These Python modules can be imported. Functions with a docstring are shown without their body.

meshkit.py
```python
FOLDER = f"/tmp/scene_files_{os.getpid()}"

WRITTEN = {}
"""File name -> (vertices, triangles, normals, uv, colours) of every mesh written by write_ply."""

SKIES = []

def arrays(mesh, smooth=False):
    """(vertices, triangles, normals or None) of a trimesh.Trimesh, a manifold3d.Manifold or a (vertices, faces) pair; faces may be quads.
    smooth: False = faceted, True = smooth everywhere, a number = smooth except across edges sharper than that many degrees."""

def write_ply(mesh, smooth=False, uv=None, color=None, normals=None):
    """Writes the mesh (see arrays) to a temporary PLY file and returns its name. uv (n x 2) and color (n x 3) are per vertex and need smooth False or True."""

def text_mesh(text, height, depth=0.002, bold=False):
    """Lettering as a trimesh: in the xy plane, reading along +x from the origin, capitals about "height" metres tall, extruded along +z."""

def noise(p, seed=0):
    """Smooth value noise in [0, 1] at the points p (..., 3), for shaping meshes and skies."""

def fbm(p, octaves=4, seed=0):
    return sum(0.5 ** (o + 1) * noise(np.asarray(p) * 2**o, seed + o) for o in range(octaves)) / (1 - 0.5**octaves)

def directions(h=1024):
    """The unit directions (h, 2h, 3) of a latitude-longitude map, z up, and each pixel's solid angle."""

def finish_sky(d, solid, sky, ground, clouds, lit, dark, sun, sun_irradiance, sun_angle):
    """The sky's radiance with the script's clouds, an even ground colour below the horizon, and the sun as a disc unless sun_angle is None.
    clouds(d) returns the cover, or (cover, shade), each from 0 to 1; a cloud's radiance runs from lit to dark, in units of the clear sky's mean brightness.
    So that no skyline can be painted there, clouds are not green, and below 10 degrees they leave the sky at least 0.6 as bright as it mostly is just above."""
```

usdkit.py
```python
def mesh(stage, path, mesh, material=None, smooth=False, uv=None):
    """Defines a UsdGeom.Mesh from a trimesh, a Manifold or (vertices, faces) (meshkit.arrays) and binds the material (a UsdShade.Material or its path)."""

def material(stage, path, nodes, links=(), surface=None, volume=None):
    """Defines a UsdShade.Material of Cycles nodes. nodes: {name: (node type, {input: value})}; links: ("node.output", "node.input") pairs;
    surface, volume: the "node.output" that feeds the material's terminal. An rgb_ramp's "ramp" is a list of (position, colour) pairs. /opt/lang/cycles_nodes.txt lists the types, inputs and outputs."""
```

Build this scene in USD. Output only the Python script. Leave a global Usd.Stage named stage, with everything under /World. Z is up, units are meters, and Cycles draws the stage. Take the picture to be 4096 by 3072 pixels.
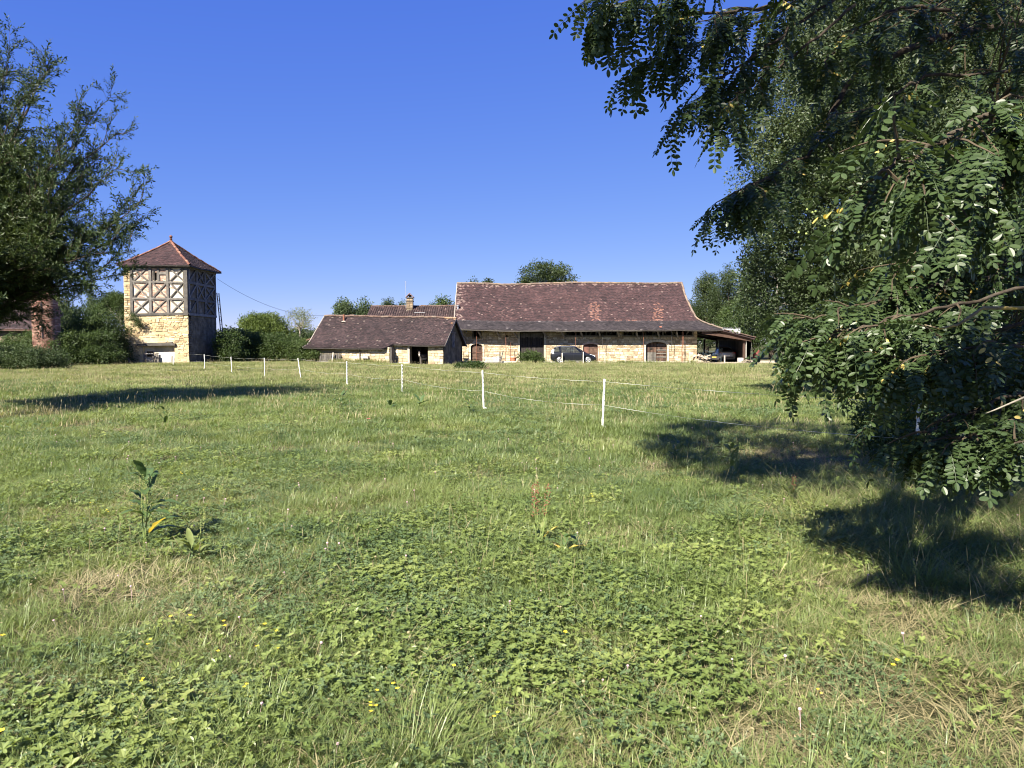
import math, random
import numpy as np
import trimesh, manifold3d, usdkit, meshkit
from shapely.geometry import Polygon, box as sbox
from shapely.ops import unary_union
from pxr import Usd, UsdGeom, UsdLux, UsdShade, Sdf, Gf, Vt

stage = Usd.Stage.CreateInMemory()
UsdGeom.SetStageUpAxis(stage, 'Z'); UsdGeom.SetStageMetersPerUnit(stage, 1.0)
UsdGeom.Xform.Define(stage, '/World'); UsdGeom.Scope.Define(stage, '/World/Looks')
PI = math.pi
# ------------------------------------------------------------------ camera, sky, sun, exposure
FPX, CX, CY, TILT, EYE = 2840.0, 2048.0, 1536.0, math.radians(3.04), 1.6
cam = UsdGeom.Camera.Define(stage, '/World/camera')
cam.AddTranslateOp().Set(Gf.Vec3d(0, 0, EYE)); cam.AddRotateXOp().Set(90 - math.degrees(TILT))
cam.CreateHorizontalApertureAttr(36.0); cam.CreateVerticalApertureAttr(27.0); cam.CreateFocalLengthAttr(36.0 * FPX / 4096)
cam.CreateClippingRangeAttr(Gf.Vec2f(0.05, 6000)); cam.CreateExposureAttr(1.7)
SUN_AZ, SUN_EL = math.radians(29), math.radians(41)       # azimuth: degrees to the left of straight behind the camera
SUN = np.array([-math.sin(SUN_AZ) * math.cos(SUN_EL), -math.cos(SUN_AZ) * math.cos(SUN_EL), math.sin(SUN_EL)])
SKY_STRENGTH, SUN_POWER = 0.0645, 1.22
usdkit.material(stage, '/World/Looks/sky', {
    'sky': ('sky_texture', {'sky_type': 'single_scattering', 'sun_disc': False, 'sun_elevation': SUN_EL, 'sun_rotation': math.atan2(SUN[0], SUN[1]),
                            'altitude': 2000.0, 'air_density': 0.7, 'aerosol_density': 0.0, 'ozone_density': 8.0}),
    'sp': ('separate_color', {}), 'r': ('math', {'math_type': 'power', 'value2': 0.92}), 'g': ('math', {'math_type': 'power', 'value2': 0.68}), 'b': ('math', {'math_type': 'power', 'value2': 0.24}),
    'cb': ('combine_color', {}), 'tint': ('mix_color', {'blend_type': 'multiply', 'fac': 1.0, 'b': (0.90, 1.0, 3.0), 'use_clamp': False}),
    'bg': ('background_shader', {'strength': SKY_STRENGTH})}, [('sky.color', 'sp.color'), ('sp.r', 'r.value1'), ('sp.g', 'g.value1'), ('sp.b', 'b.value1'), ('r.value', 'cb.r'), ('g.value', 'cb.g'), ('b.value', 'cb.b'), ('cb.color', 'tint.a'), ('tint.result', 'bg.color')], surface='bg.background')
dome = UsdLux.DomeLight.Define(stage, '/World/sky')
UsdShade.MaterialBindingAPI.Apply(dome.GetPrim()).Bind(UsdShade.Material.Get(stage, '/World/Looks/sky'))
dome.GetPrim().SetCustomDataByKey('kind', 'structure')
sun = UsdLux.DistantLight.Define(stage, '/World/sun')
sun.CreateIntensityAttr(SUN_POWER); sun.CreateAngleAttr(0.53); sun.CreateNormalizeAttr(True); sun.CreateColorAttr(Gf.Vec3f(1.0, 0.93, 0.80))
_m = Gf.Matrix4d(1.0); _m.SetRotate(Gf.Rotation(Gf.Vec3d(0, 0, 1), Gf.Vec3d(*SUN)))
sun.AddTransformOp().Set(_m)

# ------------------------------------------------------------------ helpers
_names = {}
def fresh(parent, name):
    k = _names.get((parent, name), 0); _names[(parent, name)] = k + 1
    return f'{parent}/{name}' if k == 0 else f'{parent}/{name}_{k:03d}'
def path_of(x):
    return x if isinstance(x, str) else str(x.GetPath())
def tag(o, label=None, cat=None, group=None, kind=None):
    o = stage.GetPrimAtPath(path_of(o))
    for k, v in (('label', label), ('category', cat), ('group', group), ('kind', kind)):
        if v: o.SetCustomDataByKey(k, v)
    return path_of(o)
def thing(name, label, cat, loc=(0, 0, 0), rz=0.0, group=None):
    p = fresh('/World', name); x = UsdGeom.Xform.Define(stage, p)
    if any(loc) or rz:
        x.AddTranslateOp().Set(Gf.Vec3d(*map(float, loc)))
        if rz: x.AddRotateZOp().Set(math.degrees(rz))
    return tag(p, label, cat, group)
def dup(src, name, label, loc, rz=0.0, group=None, scale=None, cat=None, rx=0.0):
    p = fresh('/World', name); x = UsdGeom.Xform.Define(stage, p)
    x.GetPrim().GetReferences().AddInternalReference(src); 
    x.ClearXformOpOrder(); x.AddTranslateOp().Set(Gf.Vec3d(*map(float, loc)))
    x.AddRotateZOp().Set(math.degrees(rz))
    if rx: x.AddRotateYOp().Set(math.degrees(rx))
    if scale: x.AddScaleOp().Set(Gf.Vec3f(*scale))
    x.GetPrim().SetInstanceable(True)
    return tag(p, label, cat, group)

class MB:
    """Collects triangles for one mesh; each added shape may carry a tone (a per-vertex number that its material reads)."""
    def __init__(s): s.v, s.f, s.t, s.n = [], [], [], 0
    def add(s, v, f, tone=0.5):
        v = np.asarray(v, float); f = np.asarray(f, int)
        if f.shape[1] == 4: f = np.vstack([f[:, [0, 1, 2]], f[:, [0, 2, 3]]])
        s.v.append(v); s.f.append(f + s.n); s.n += len(v)
        s.t.append(np.broadcast_to(np.asarray(tone, float), (len(v),)))
        return s
    def mesh(s, m, tone=0.5): return s.add(m.vertices, m.faces, tone)
    def man(s, m, tone=0.5):
        q = m.to_mesh(); return s.add(q.vert_properties[:, :3], q.tri_verts, tone)
    def box(s, c, size, R=None, tone=0.5, jit=0.0, rng=None):
        h = np.array(size, float) / 2
        v = np.array([[x, y, z] for x in (-1, 1) for y in (-1, 1) for z in (-1, 1)], float) * h
        if jit and rng is not None: v = v + rng.uniform(-jit, jit, v.shape)
        if R is not None: v = v @ np.asarray(R).T
        return s.add(v + np.asarray(c, float), [[0, 1, 3, 2], [4, 6, 7, 5], [0, 4, 5, 1], [2, 3, 7, 6], [0, 2, 6, 4], [1, 5, 7, 3]], tone)
    def bar(s, a, b, w, h, up=(0, 0, 1), tone=0.5, jit=0.0, rng=None):
        """A straight beam from a to b, w across and h along "up"."""
        a, b = np.asarray(a, float), np.asarray(b, float); d = b - a; L = np.linalg.norm(d); d = d / L
        side = np.cross(d, up)
        if np.linalg.norm(side) < 1e-6: side = np.cross(d, (1, 0, 0))
        side /= np.linalg.norm(side); u = np.cross(side, d)
        return s.box((a + b) / 2, (L, w, h), np.stack([d, side, u], 1), tone, jit, rng)
    def tube(s, pts, rad, n=6, tone=0.5, cap=True):
        v, f = tube(pts, rad, n, cap); return s.add(v, f, tone)
    def arrays(s): return np.vstack(s.v), np.vstack(s.f), np.concatenate(s.t)
    def build(s, parent, name, mat, smooth=False, label=None, cat=None, group=None, kind=None):
        v, f, t = s.arrays()
        return emit(parent, name, v, f, mat, t, smooth, label, cat, group, kind)

def emit(parent, name, v, f, mat, tone=None, smooth=False, label=None, cat=None, group=None, kind=None):
    p = fresh(path_of(parent), name)
    if smooth is not False and smooth is not True:
        m = usdkit.mesh(stage, p, (v, f), MAT[mat], smooth=smooth); tone = None if np.ndim(tone) else tone
    else:
        m = usdkit.mesh(stage, p, (v, f), MAT[mat], smooth=smooth)
    if tone is not None:
        t = np.atleast_1d(np.asarray(tone, np.float32))
        const = len(t) == 1 or t.min() == t.max()
        pv = UsdGeom.PrimvarsAPI(m).CreatePrimvar('tone', Sdf.ValueTypeNames.FloatArray, 'vertex')
        n = len(m.GetPointsAttr().Get())
        pv.Set(Vt.FloatArray.FromNumpy(np.full(n, t[0], np.float32) if const else t))
    if label or cat or group or kind: tag(p, label, cat, group, kind)
    return p

def tube(pts, rad, n=6, cap=True):
    pts = np.asarray(pts, float); k = len(pts); rad = np.broadcast_to(np.asarray(rad, float), (k,))
    t = np.gradient(pts, axis=0); t /= np.maximum(np.linalg.norm(t, axis=1, keepdims=True), 1e-9)
    ref = np.array([0, 0, 1.0]) if abs(t[:, 2]).mean() < 0.8 else np.array([1.0, 0, 0])
    a = np.cross(t, ref); a /= np.maximum(np.linalg.norm(a, axis=1, keepdims=True), 1e-9); b = np.cross(t, a)
    ang = np.arange(n) * 2 * PI / n
    v = pts[:, None] + rad[:, None, None] * (np.cos(ang)[None, :, None] * a[:, None] + np.sin(ang)[None, :, None] * b[:, None])
    v = v.reshape(-1, 3)
    i, j = np.meshgrid(np.arange(k - 1), np.arange(n), indexing='ij'); j2 = (j + 1) % n
    f = np.stack([i * n + j, (i + 1) * n + j, (i + 1) * n + j2, i * n + j2], -1).reshape(-1, 4)
    f = np.vstack([f[:, [0, 1, 2]], f[:, [0, 2, 3]]])
    if cap:
        c = len(v); v = np.vstack([v, pts[:1], pts[-1:]])
        jj = np.arange(n); f = np.vstack([f, np.stack([np.full(n, c), jj, (jj + 1) % n], 1), np.stack([np.full(n, c + 1), (k - 1) * n + (jj + 1) % n, (k - 1) * n + jj], 1)])
    return v, f

def P(px, py, D):
    """The point at depth D (metres along y) on the ray through pixel (px, py) of the 4096 x 3072 photograph."""
    u, w = (px - CX) / FPX, (CY - py) / FPX
    d = np.array([u, math.cos(TILT) + w * math.sin(TILT), -math.sin(TILT) + w * math.cos(TILT)])
    return np.array([0, 0, EYE]) + d * (D / d[1])
def PZ(px, py, z=0.0):
    u, w = (px - CX) / FPX, (CY - py) / FPX
    d = np.array([u, math.cos(TILT) + w * math.sin(TILT), -math.sin(TILT) + w * math.cos(TILT)])
    return np.array([0, 0, EYE]) + d * ((z - EYE) / d[2])
def sstep(a, b, x):
    t = np.clip((np.asarray(x, float) - a) / (b - a), 0, 1); return t * t * (3 - 2 * t)
def fbm2(x, y, s, seed=0, o=3):
    x, y = np.broadcast_arrays(np.asarray(x, float), np.asarray(y, float))
    return meshkit.fbm(np.stack([x * s, y * s, np.zeros_like(x) + 0.37], -1), o, seed)
def gz(x, y):
    """Height of the ground."""
    x, y = np.asarray(x, float), np.asarray(y, float)
    near = 1 - sstep(45, 60, y) * sstep(-4, 2, x)
    h = (fbm2(x, y, 0.12, 5) - 0.5) * 0.35 * near * sstep(3, 14, np.hypot(x, y)) + (fbm2(x, y, 0.9, 9, 2) - 0.5) * 0.05 * near
    h = h + 0.22 * sstep(38, 56, y) * sstep(-6, -14, x) + 3.0 * sstep(130, 420, np.hypot(x, y))
    return h
def rotz(a): c, s_ = math.cos(a), math.sin(a); return np.array([[c, -s_, 0], [s_, c, 0], [0, 0, 1.0]])
def unit(v): v = np.asarray(v, float); return v / np.linalg.norm(v)

def instancer(parent, name, protos, pos, quat, scale, idx, label=None, cat=None, group=None, kind='stuff'):
    """protos: list of (v, f, material[, tone]). quat: n x 4 (w, x, y, z)."""
    p = fresh(path_of(parent), name); pi = UsdGeom.PointInstancer.Define(stage, p)
    UsdGeom.Scope.Define(stage, p + '/prototypes'); targets = []
    for k, pr in enumerate(protos):
        targets.append(Sdf.Path(emit(p + '/prototypes', 'piece', pr[0], pr[1], pr[2], pr[3] if len(pr) > 3 else None, smooth=False)))
    pi.CreatePrototypesRel().SetTargets(targets)
    pi.CreateProtoIndicesAttr(Vt.IntArray.FromNumpy(np.asarray(idx, np.int32)))
    pi.CreatePositionsAttr(Vt.Vec3fArray.FromNumpy(np.asarray(pos, np.float32)))
    q = np.asarray(quat, np.float32)
    pi.CreateOrientationsAttr(Vt.QuathArray([Gf.Quath(float(a), float(b), float(c), float(d)) for a, b, c, d in q]))
    sc = np.asarray(scale, np.float32); sc = np.repeat(sc[:, None], 3, 1) if sc.ndim == 1 else sc
    pi.CreateScalesAttr(Vt.Vec3fArray.FromNumpy(np.ascontiguousarray(sc)))
    tag(p, label, cat, group, kind)
    return p
def quat_z(a): a = np.asarray(a) / 2; z = np.zeros_like(a); return np.stack([np.cos(a), z, z, np.sin(a)], -1)
def quat_mul(p, q):
    a, b, c, d = np.moveaxis(p, -1, 0); e, f, g, h = np.moveaxis(q, -1, 0)
    return np.stack([a*e-b*f-c*g-d*h, a*f+b*e+c*h-d*g, a*g-b*h+c*e+d*f, a*h+b*g-c*f+d*e], -1)
def quat_axis(axis, ang):
    axis = np.asarray(axis, float); axis = axis / np.maximum(np.linalg.norm(axis, axis=-1, keepdims=True), 1e-9)
    return np.concatenate([np.cos(ang / 2)[..., None], axis * np.sin(ang / 2)[..., None]], -1)
def quat_from_x(d, roll):
    """Rotations taking +x to the unit directions d (n x 3), with +z kept as upward as it can be, then rolled about d."""
    d = d / np.linalg.norm(d, axis=1, keepdims=True)
    yaw = np.arctan2(d[:, 1], d[:, 0]); pit = -np.arcsin(np.clip(d[:, 2], -1, 1)); z = np.zeros(len(d))
    q = quat_mul(quat_z(yaw), quat_axis(np.tile([0, 1.0, 0], (len(d), 1)), pit))
    return quat_mul(q, quat_axis(np.tile([1.0, 0, 0], (len(d), 1)), np.asarray(roll) + z))
def quat_rand(rng, n):
    q = rng.normal(size=(n, 4)); return q / np.linalg.norm(q, axis=1, keepdims=True)

# ------------------------------------------------------------------ materials
MAT = {}
def mat(name, nodes, links, surface='p.BSDF', **k):
    MAT[name] = usdkit.material(stage, '/World/Looks/' + name, nodes, links, surface=surface, **k); return MAT[name]
def plain(name, col, rough=0.6, metal=0.0, var=0.25, scale=6.0, bump=0.0, bscale=30.0, spec=0.5, col2=None, detail=4.0):
    """A colour broken up by noise over the surface, with an optional fine relief."""
    c = np.array(col, float); d = np.array(col2, float) if col2 is not None else c * (1 + var)
    n = {'g': ('geometry', {}), 'n': ('noise_texture', {'scale': scale, 'detail': detail, 'roughness': 0.6}),
         'r': ('rgb_ramp', {'ramp': [(0.28, c * (1 - var)), (0.5, c), (0.72, d)]}),
         'p': ('principled_bsdf', {'roughness': rough, 'metallic': metal, 'specular_ior_level': spec})}
    l = [('g.position', 'n.vector'), ('n.fac', 'r.fac'), ('r.color', 'p.base_color')]
    if bump:
        n['b'] = ('bump', {'strength': bump, 'distance': 0.02}); n['nb'] = ('noise_texture', {'scale': bscale, 'detail': 5.0})
        l += [('g.position', 'nb.vector'), ('nb.fac', 'b.height'), ('b.normal', 'p.normal')]
    return mat(name, n, l)
def toned(name, ramp, rough=0.85, scale=3.0, amount=0.35, fine=40.0, bump=0.4, spec=0.25, stain=None, dist=0.02, grey=None):
    """Colour from each piece's own tone through a ramp, mottled by noise. stain: (colour, noise scale, low, high) for weathering with a shape of its own."""
    n = {'a': ('attribute', {'attribute': 'tone'}), 'r': ('rgb_ramp', {'ramp': ramp}), 'g': ('geometry', {}),
         'n': ('noise_texture', {'scale': scale, 'detail': 5.0, 'roughness': 0.65}), 'm': ('map_range', {'from_min': 0.3, 'from_max': 0.7, 'to_min': 1 - amount, 'to_max': 1 + amount}),
         'x': ('mix_color', {'blend_type': 'multiply', 'fac': 1.0, 'use_clamp': False}), 'nf': ('noise_texture', {'scale': fine, 'detail': 4.0}),
         'b': ('bump', {'strength': bump, 'distance': dist}), 'p': ('principled_bsdf', {'roughness': rough, 'specular_ior_level': spec})}
    l = [('a.fac', 'r.fac'), ('g.position', 'n.vector'), ('n.fac', 'm.value'), ('r.color', 'x.a'), ('m.result', 'x.b'), ('g.position', 'nf.vector'), ('nf.fac', 'b.height'), ('b.normal', 'p.normal')]
    out = 'x.result'
    if stain:
        col, sc, lo, hi = stain
        n |= {'ns': ('noise_texture', {'scale': sc, 'detail': 6.0, 'roughness': 0.7}), 'ms': ('map_range', {'from_min': lo, 'from_max': hi, 'clamp': True}), 'xs': ('mix_color', {'b': col})}
        l += [('g.position', 'ns.vector'), ('ns.fac', 'ms.value'), ('ms.result', 'xs.fac'), (out, 'xs.a')]; out = 'xs.result'
    l += [(out, 'p.base_color')]
    return mat(name, n, l)
def leafy(name, cols, trans=0.35, rough=0.5, spec=0.35, posscale=0.25, bright=0.45, tcol=None):
    """Leaves: colour by the piece's random number and a slow noise over the place; some light passes through."""
    n = {'o': ('object_info', {}), 'g': ('geometry', {}), 'n': ('noise_texture', {'scale': posscale, 'detail': 3.0}),
         's': ('map_range', {'from_min': 0.36, 'from_max': 0.64, 'to_min': 0.0, 'to_max': 0.52, 'clamp': True}), 'k': ('math', {'math_type': 'multiply', 'value2': 0.28}), 't': ('math', {'math_type': 'add'}), 'k2': ('math', {'math_type': 'multiply', 'value2': 0.22}),
         't2': ('math', {'math_type': 'add'}), 'r': ('rgb_ramp', {'ramp': [(i / (len(cols) - 1), c) for i, c in enumerate(cols)]}),
         'p': ('principled_bsdf', {'roughness': rough, 'specular_ior_level': spec}), 'tr': ('translucent_bsdf', {}), 'tc': ('mix_color', {'blend_type': 'multiply', 'fac': 1.0, 'b': tcol or (1.25, 1.2, 0.55), 'use_clamp': False}), 'mx': ('mix_closure', {'fac': trans})}
    l = [('g.position', 'n.vector'), ('n.fac', 's.value'), ('o.random', 'k.value1'), ('k.value', 't.value1'), ('s.result', 't.value2'), ('g.random_per_island', 'k2.value1'), ('k2.value', 't2.value1'), ('t.value', 't2.value2'),
         ('t2.value', 'r.fac'), ('r.color', 'p.base_color'), ('r.color', 'tc.a'), ('tc.result', 'tr.color'), ('p.BSDF', 'mx.closure1'), ('tr.BSDF', 'mx.closure2')]
    return mat(name, n, l, surface='mx.closure')
# stone, timber, tiles
OCHRE = [(0.0, (0.27, 0.20, 0.125)), (0.3, (0.39, 0.305, 0.20)), (0.6, (0.46, 0.38, 0.265)), (0.85, (0.53, 0.455, 0.34)), (1.0, (0.20, 0.15, 0.10))]
toned('ochre_stone', OCHRE, scale=2.2, amount=0.4, fine=24.0, bump=0.7, stain=((0.13, 0.10, 0.07), 1.6, 0.62, 0.86))
toned('pale_stone', [(0, (0.42, 0.36, 0.27)), (0.5, (0.52, 0.45, 0.34)), (1, (0.36, 0.30, 0.22))], scale=2.5, amount=0.35, fine=24.0, bump=0.6)
toned('tower_stone', [(0.0, (0.29, 0.205, 0.11)), (0.4, (0.42, 0.32, 0.185)), (0.8, (0.52, 0.42, 0.265)), (1.0, (0.24, 0.165, 0.09))], scale=1.8, amount=0.42, fine=20.0, bump=0.8, stain=((0.15, 0.12, 0.085), 1.1, 0.60, 0.84))
plain('lime_mortar', (0.23, 0.18, 0.11), rough=0.95, var=0.35, scale=2.5, bump=0.6, bscale=18.0, col2=(0.36, 0.29, 0.19), spec=0.1)
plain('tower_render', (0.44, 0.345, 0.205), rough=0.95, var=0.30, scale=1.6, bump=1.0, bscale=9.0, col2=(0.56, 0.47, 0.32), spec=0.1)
plain('grey_render', (0.110, 0.090, 0.062), rough=0.95, var=0.45, scale=1.6, bump=0.7, bscale=9.0, col2=(0.20, 0.165, 0.115), spec=0.1)  # grey render with shade put into its base: darker, warmed against blue skylight
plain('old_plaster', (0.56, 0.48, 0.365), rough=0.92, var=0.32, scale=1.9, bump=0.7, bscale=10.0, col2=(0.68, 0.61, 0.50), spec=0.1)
plain('dark_plaster', (0.125, 0.102, 0.072), rough=0.95, var=0.45, scale=1.8, bump=0.5, bscale=12.0, col2=(0.21, 0.175, 0.125), spec=0.1)  # plaster for walls away from the sun, shade painted in as darker, warmer colour
plain('concrete', (0.42, 0.40, 0.36), rough=0.9, var=0.18, scale=3.0, bump=0.3, bscale=25.0, spec=0.15)
toned('red_brick', [(0, (0.34, 0.20, 0.145)), (0.4, (0.47, 0.31, 0.23)), (0.8, (0.58, 0.45, 0.35)), (1, (0.28, 0.16, 0.12))], scale=3.0, amount=0.35, fine=40, bump=0.4)
toned('tower_brick', [(0, (0.15, 0.075, 0.055)), (0.5, (0.23, 0.125, 0.09)), (0.85, (0.32, 0.21, 0.155)), (1, (0.09, 0.06, 0.045))], scale=1.5, amount=0.45, fine=40, bump=0.4)
TILE = [(0.0, (0.024, 0.017, 0.018)), (0.25, (0.044, 0.026, 0.027)), (0.5, (0.066, 0.036, 0.036)), (0.72, (0.094, 0.052, 0.050)), (0.80, (0.13, 0.08, 0.072)), (0.87, (0.21, 0.155, 0.135)), (0.9, (0.15, 0.072, 0.055)), (1.0, (0.235, 0.12, 0.088))]
toned('roof_tile', TILE, rough=0.82, scale=1.3, amount=0.30, fine=30, bump=0.5, spec=0.3, stain=((0.14, 0.12, 0.10), 2.6, 0.62, 0.86))
toned('dark_tile', [(0.0, (0.018, 0.014, 0.015)), (0.3, (0.036, 0.025, 0.026)), (0.6, (0.058, 0.037, 0.037)), (0.8, (0.088, 0.062, 0.058)), (0.88, (0.17, 0.14, 0.12)), (0.95, (0.18, 0.09, 0.055)), (1.0, (0.36, 0.19, 0.08))], rough=0.85, scale=1.2, amount=0.34, fine=30, bump=0.5, spec=0.25, stain=((0.15, 0.13, 0.10), 2.2, 0.60, 0.88))
toned('slate_tile', [(0.0, (0.020, 0.017, 0.018)), (0.5, (0.038, 0.031, 0.032)), (0.85, (0.060, 0.050, 0.050)), (0.93, (0.13, 0.115, 0.11)), (1.0, (0.42, 0.15, 0.09))], rough=0.75, scale=1.2, amount=0.28, fine=30, bump=0.4, spec=0.35)
toned('canal_tile', [(0.0, (0.024, 0.017, 0.018)), (0.5, (0.055, 0.036, 0.034)), (0.85, (0.092, 0.058, 0.052)), (1.0, (0.17, 0.135, 0.115))], rough=0.85, scale=1.5, amount=0.35, fine=30, bump=0.5, stain=((0.05, 0.045, 0.04), 2.0, 0.55, 0.8))
toned('ridge_tile', [(0.0, (0.09, 0.056, 0.045)), (0.5, (0.135, 0.092, 0.072)), (0.8, (0.18, 0.142, 0.112)), (1.0, (0.33, 0.17, 0.08))], rough=0.85, scale=6.0, amount=0.35, fine=25, bump=0.6, stain=((0.24, 0.20, 0.16), 3.5, 0.58, 0.80))
toned('red_ridge', [(0.0, (0.10, 0.045, 0.033)), (0.6, (0.17, 0.075, 0.052)), (1.0, (0.24, 0.13, 0.09))], rough=0.8, scale=4.0, amount=0.35, fine=25, bump=0.5)
plain('mortar_pale', (0.30, 0.27, 0.23), rough=0.95, var=0.2, scale=6, bump=0.4, spec=0.1)
toned('grey_timber', [(0, (0.070, 0.064, 0.057)), (0.5, (0.105, 0.095, 0.084)), (1, (0.165, 0.150, 0.132))], rough=0.85, scale=4.0, amount=0.35, fine=28, bump=0.7, spec=0.2)
toned('brown_timber', [(0, (0.045, 0.026, 0.018)), (0.5, (0.075, 0.042, 0.030)), (1, (0.115, 0.070, 0.050))], rough=0.7, scale=5.0, amount=0.35, fine=30, bump=0.5, spec=0.3)
toned('black_timber', [(0, (0.020, 0.017, 0.016)), (0.5, (0.032, 0.027, 0.025)), (1, (0.055, 0.046, 0.042))], rough=0.8, scale=6.0, amount=0.4, fine=30, bump=0.5, spec=0.25, stain=((0.16, 0.145, 0.13), 2.2, 0.60, 0.82))
toned('pale_timber', [(0, (0.24, 0.20, 0.15)), (0.5, (0.34, 0.29, 0.22)), (1, (0.46, 0.41, 0.34))], rough=0.85, scale=5.0, amount=0.3, fine=30, bump=0.5, spec=0.2)
toned('red_timber', [(0, (0.10, 0.045, 0.035)), (1, (0.17, 0.085, 0.065))], rough=0.75, scale=5.0, amount=0.3, fine=30, bump=0.4, spec=0.25)
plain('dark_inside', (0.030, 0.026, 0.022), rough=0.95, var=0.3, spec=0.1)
plain('rust', (0.17, 0.065, 0.038), rough=0.8, var=0.4, scale=9, bump=0.3)
plain('iron', (0.045, 0.042, 0.040), rough=0.6, metal=0.3, var=0.3, scale=9)
plain('galvanised', (0.42, 0.43, 0.44), rough=0.45, metal=0.6, var=0.18, scale=4)
plain('zinc_sheet', (0.50, 0.52, 0.54), rough=0.5, metal=0.2, var=0.12, scale=2)
plain('bark', (0.055, 0.044, 0.033), rough=0.95, var=0.45, scale=9, bump=0.9, bscale=22.0, col2=(0.11, 0.092, 0.072), spec=0.1)
plain('pale_bark', (0.24, 0.215, 0.175), rough=0.95, var=0.35, scale=9, bump=0.6, bscale=22.0, spec=0.1)
plain('lichen_bark', (0.20, 0.17, 0.12), rough=0.95, var=0.4, scale=14, bump=0.7, bscale=30.0, col2=(0.50, 0.36, 0.08), spec=0.1)
plain('twig', (0.075, 0.058, 0.038), rough=0.9, var=0.3, scale=12, spec=0.15)
plain('green_twig', (0.15, 0.20, 0.06), rough=0.7, var=0.25, scale=12, spec=0.25)
plain('white_plastic', (0.72, 0.72, 0.70), rough=0.45, var=0.06, scale=9)
plain('white_tape', (0.40, 0.40, 0.34), rough=0.6, var=0.14, scale=4)
plain('terracotta', (0.38, 0.15, 0.085), rough=0.85, var=0.2, scale=8)
plain('white_pot', (0.62, 0.60, 0.56), rough=0.7, var=0.1, scale=8)
plain('cable_black', (0.03, 0.03, 0.035), rough=0.6, var=0.1)
plain('red_paint', (0.20, 0.055, 0.045), rough=0.6, var=0.3, scale=5)
plain('blue_iron', (0.05, 0.075, 0.09), rough=0.55, var=0.3, scale=6)
plain('straw_heap', (0.30, 0.22, 0.14), rough=0.95, var=0.35, scale=14, bump=0.8, bscale=40)
# car
plain('dark_paint', (0.010, 0.011, 0.014), rough=0.25, var=0.08, spec=0.5)
plain('silver_paint', (0.40, 0.40, 0.41), rough=0.3, metal=0.55, var=0.05)
plain('rubber', (0.022, 0.022, 0.022), rough=0.8, var=0.15)
plain('alloy', (0.62, 0.62, 0.63), rough=0.3, metal=0.6, var=0.05)
plain('chrome', (0.70, 0.70, 0.72), rough=0.15, metal=0.9, var=0.03)
plain('tail_red', (0.42, 0.025, 0.02), rough=0.2, var=0.05)
plain('lamp_white', (0.66, 0.68, 0.70), rough=0.15, var=0.05)
plain('plate_white', (0.72, 0.72, 0.70), rough=0.4, var=0.03)
plain('black_trim', (0.018, 0.018, 0.019), rough=0.5, var=0.1)
mat('car_glass', {'tr': ('transparent_bsdf', {'color': (0.42, 0.47, 0.47)}), 'gl': ('glossy_bsdf', {'color': (0.95, 0.97, 1.0), 'roughness': 0.03}), 'fr': ('fresnel', {'IOR': 1.7}), 'mx': ('mix_closure', {})},
    [('fr.fac', 'mx.fac'), ('tr.BSDF', 'mx.closure1'), ('gl.BSDF', 'mx.closure2')], surface='mx.closure')
# donkey
plain('donkey_coat', (0.105, 0.092, 0.084), rough=0.9, var=0.28, scale=7, bump=0.4, bscale=60, spec=0.1)
plain('donkey_pale', (0.50, 0.46, 0.40), rough=0.9, var=0.15, scale=9, spec=0.1)
plain('donkey_dark', (0.028, 0.024, 0.022), rough=0.85, var=0.2, scale=9, spec=0.15)
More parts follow.
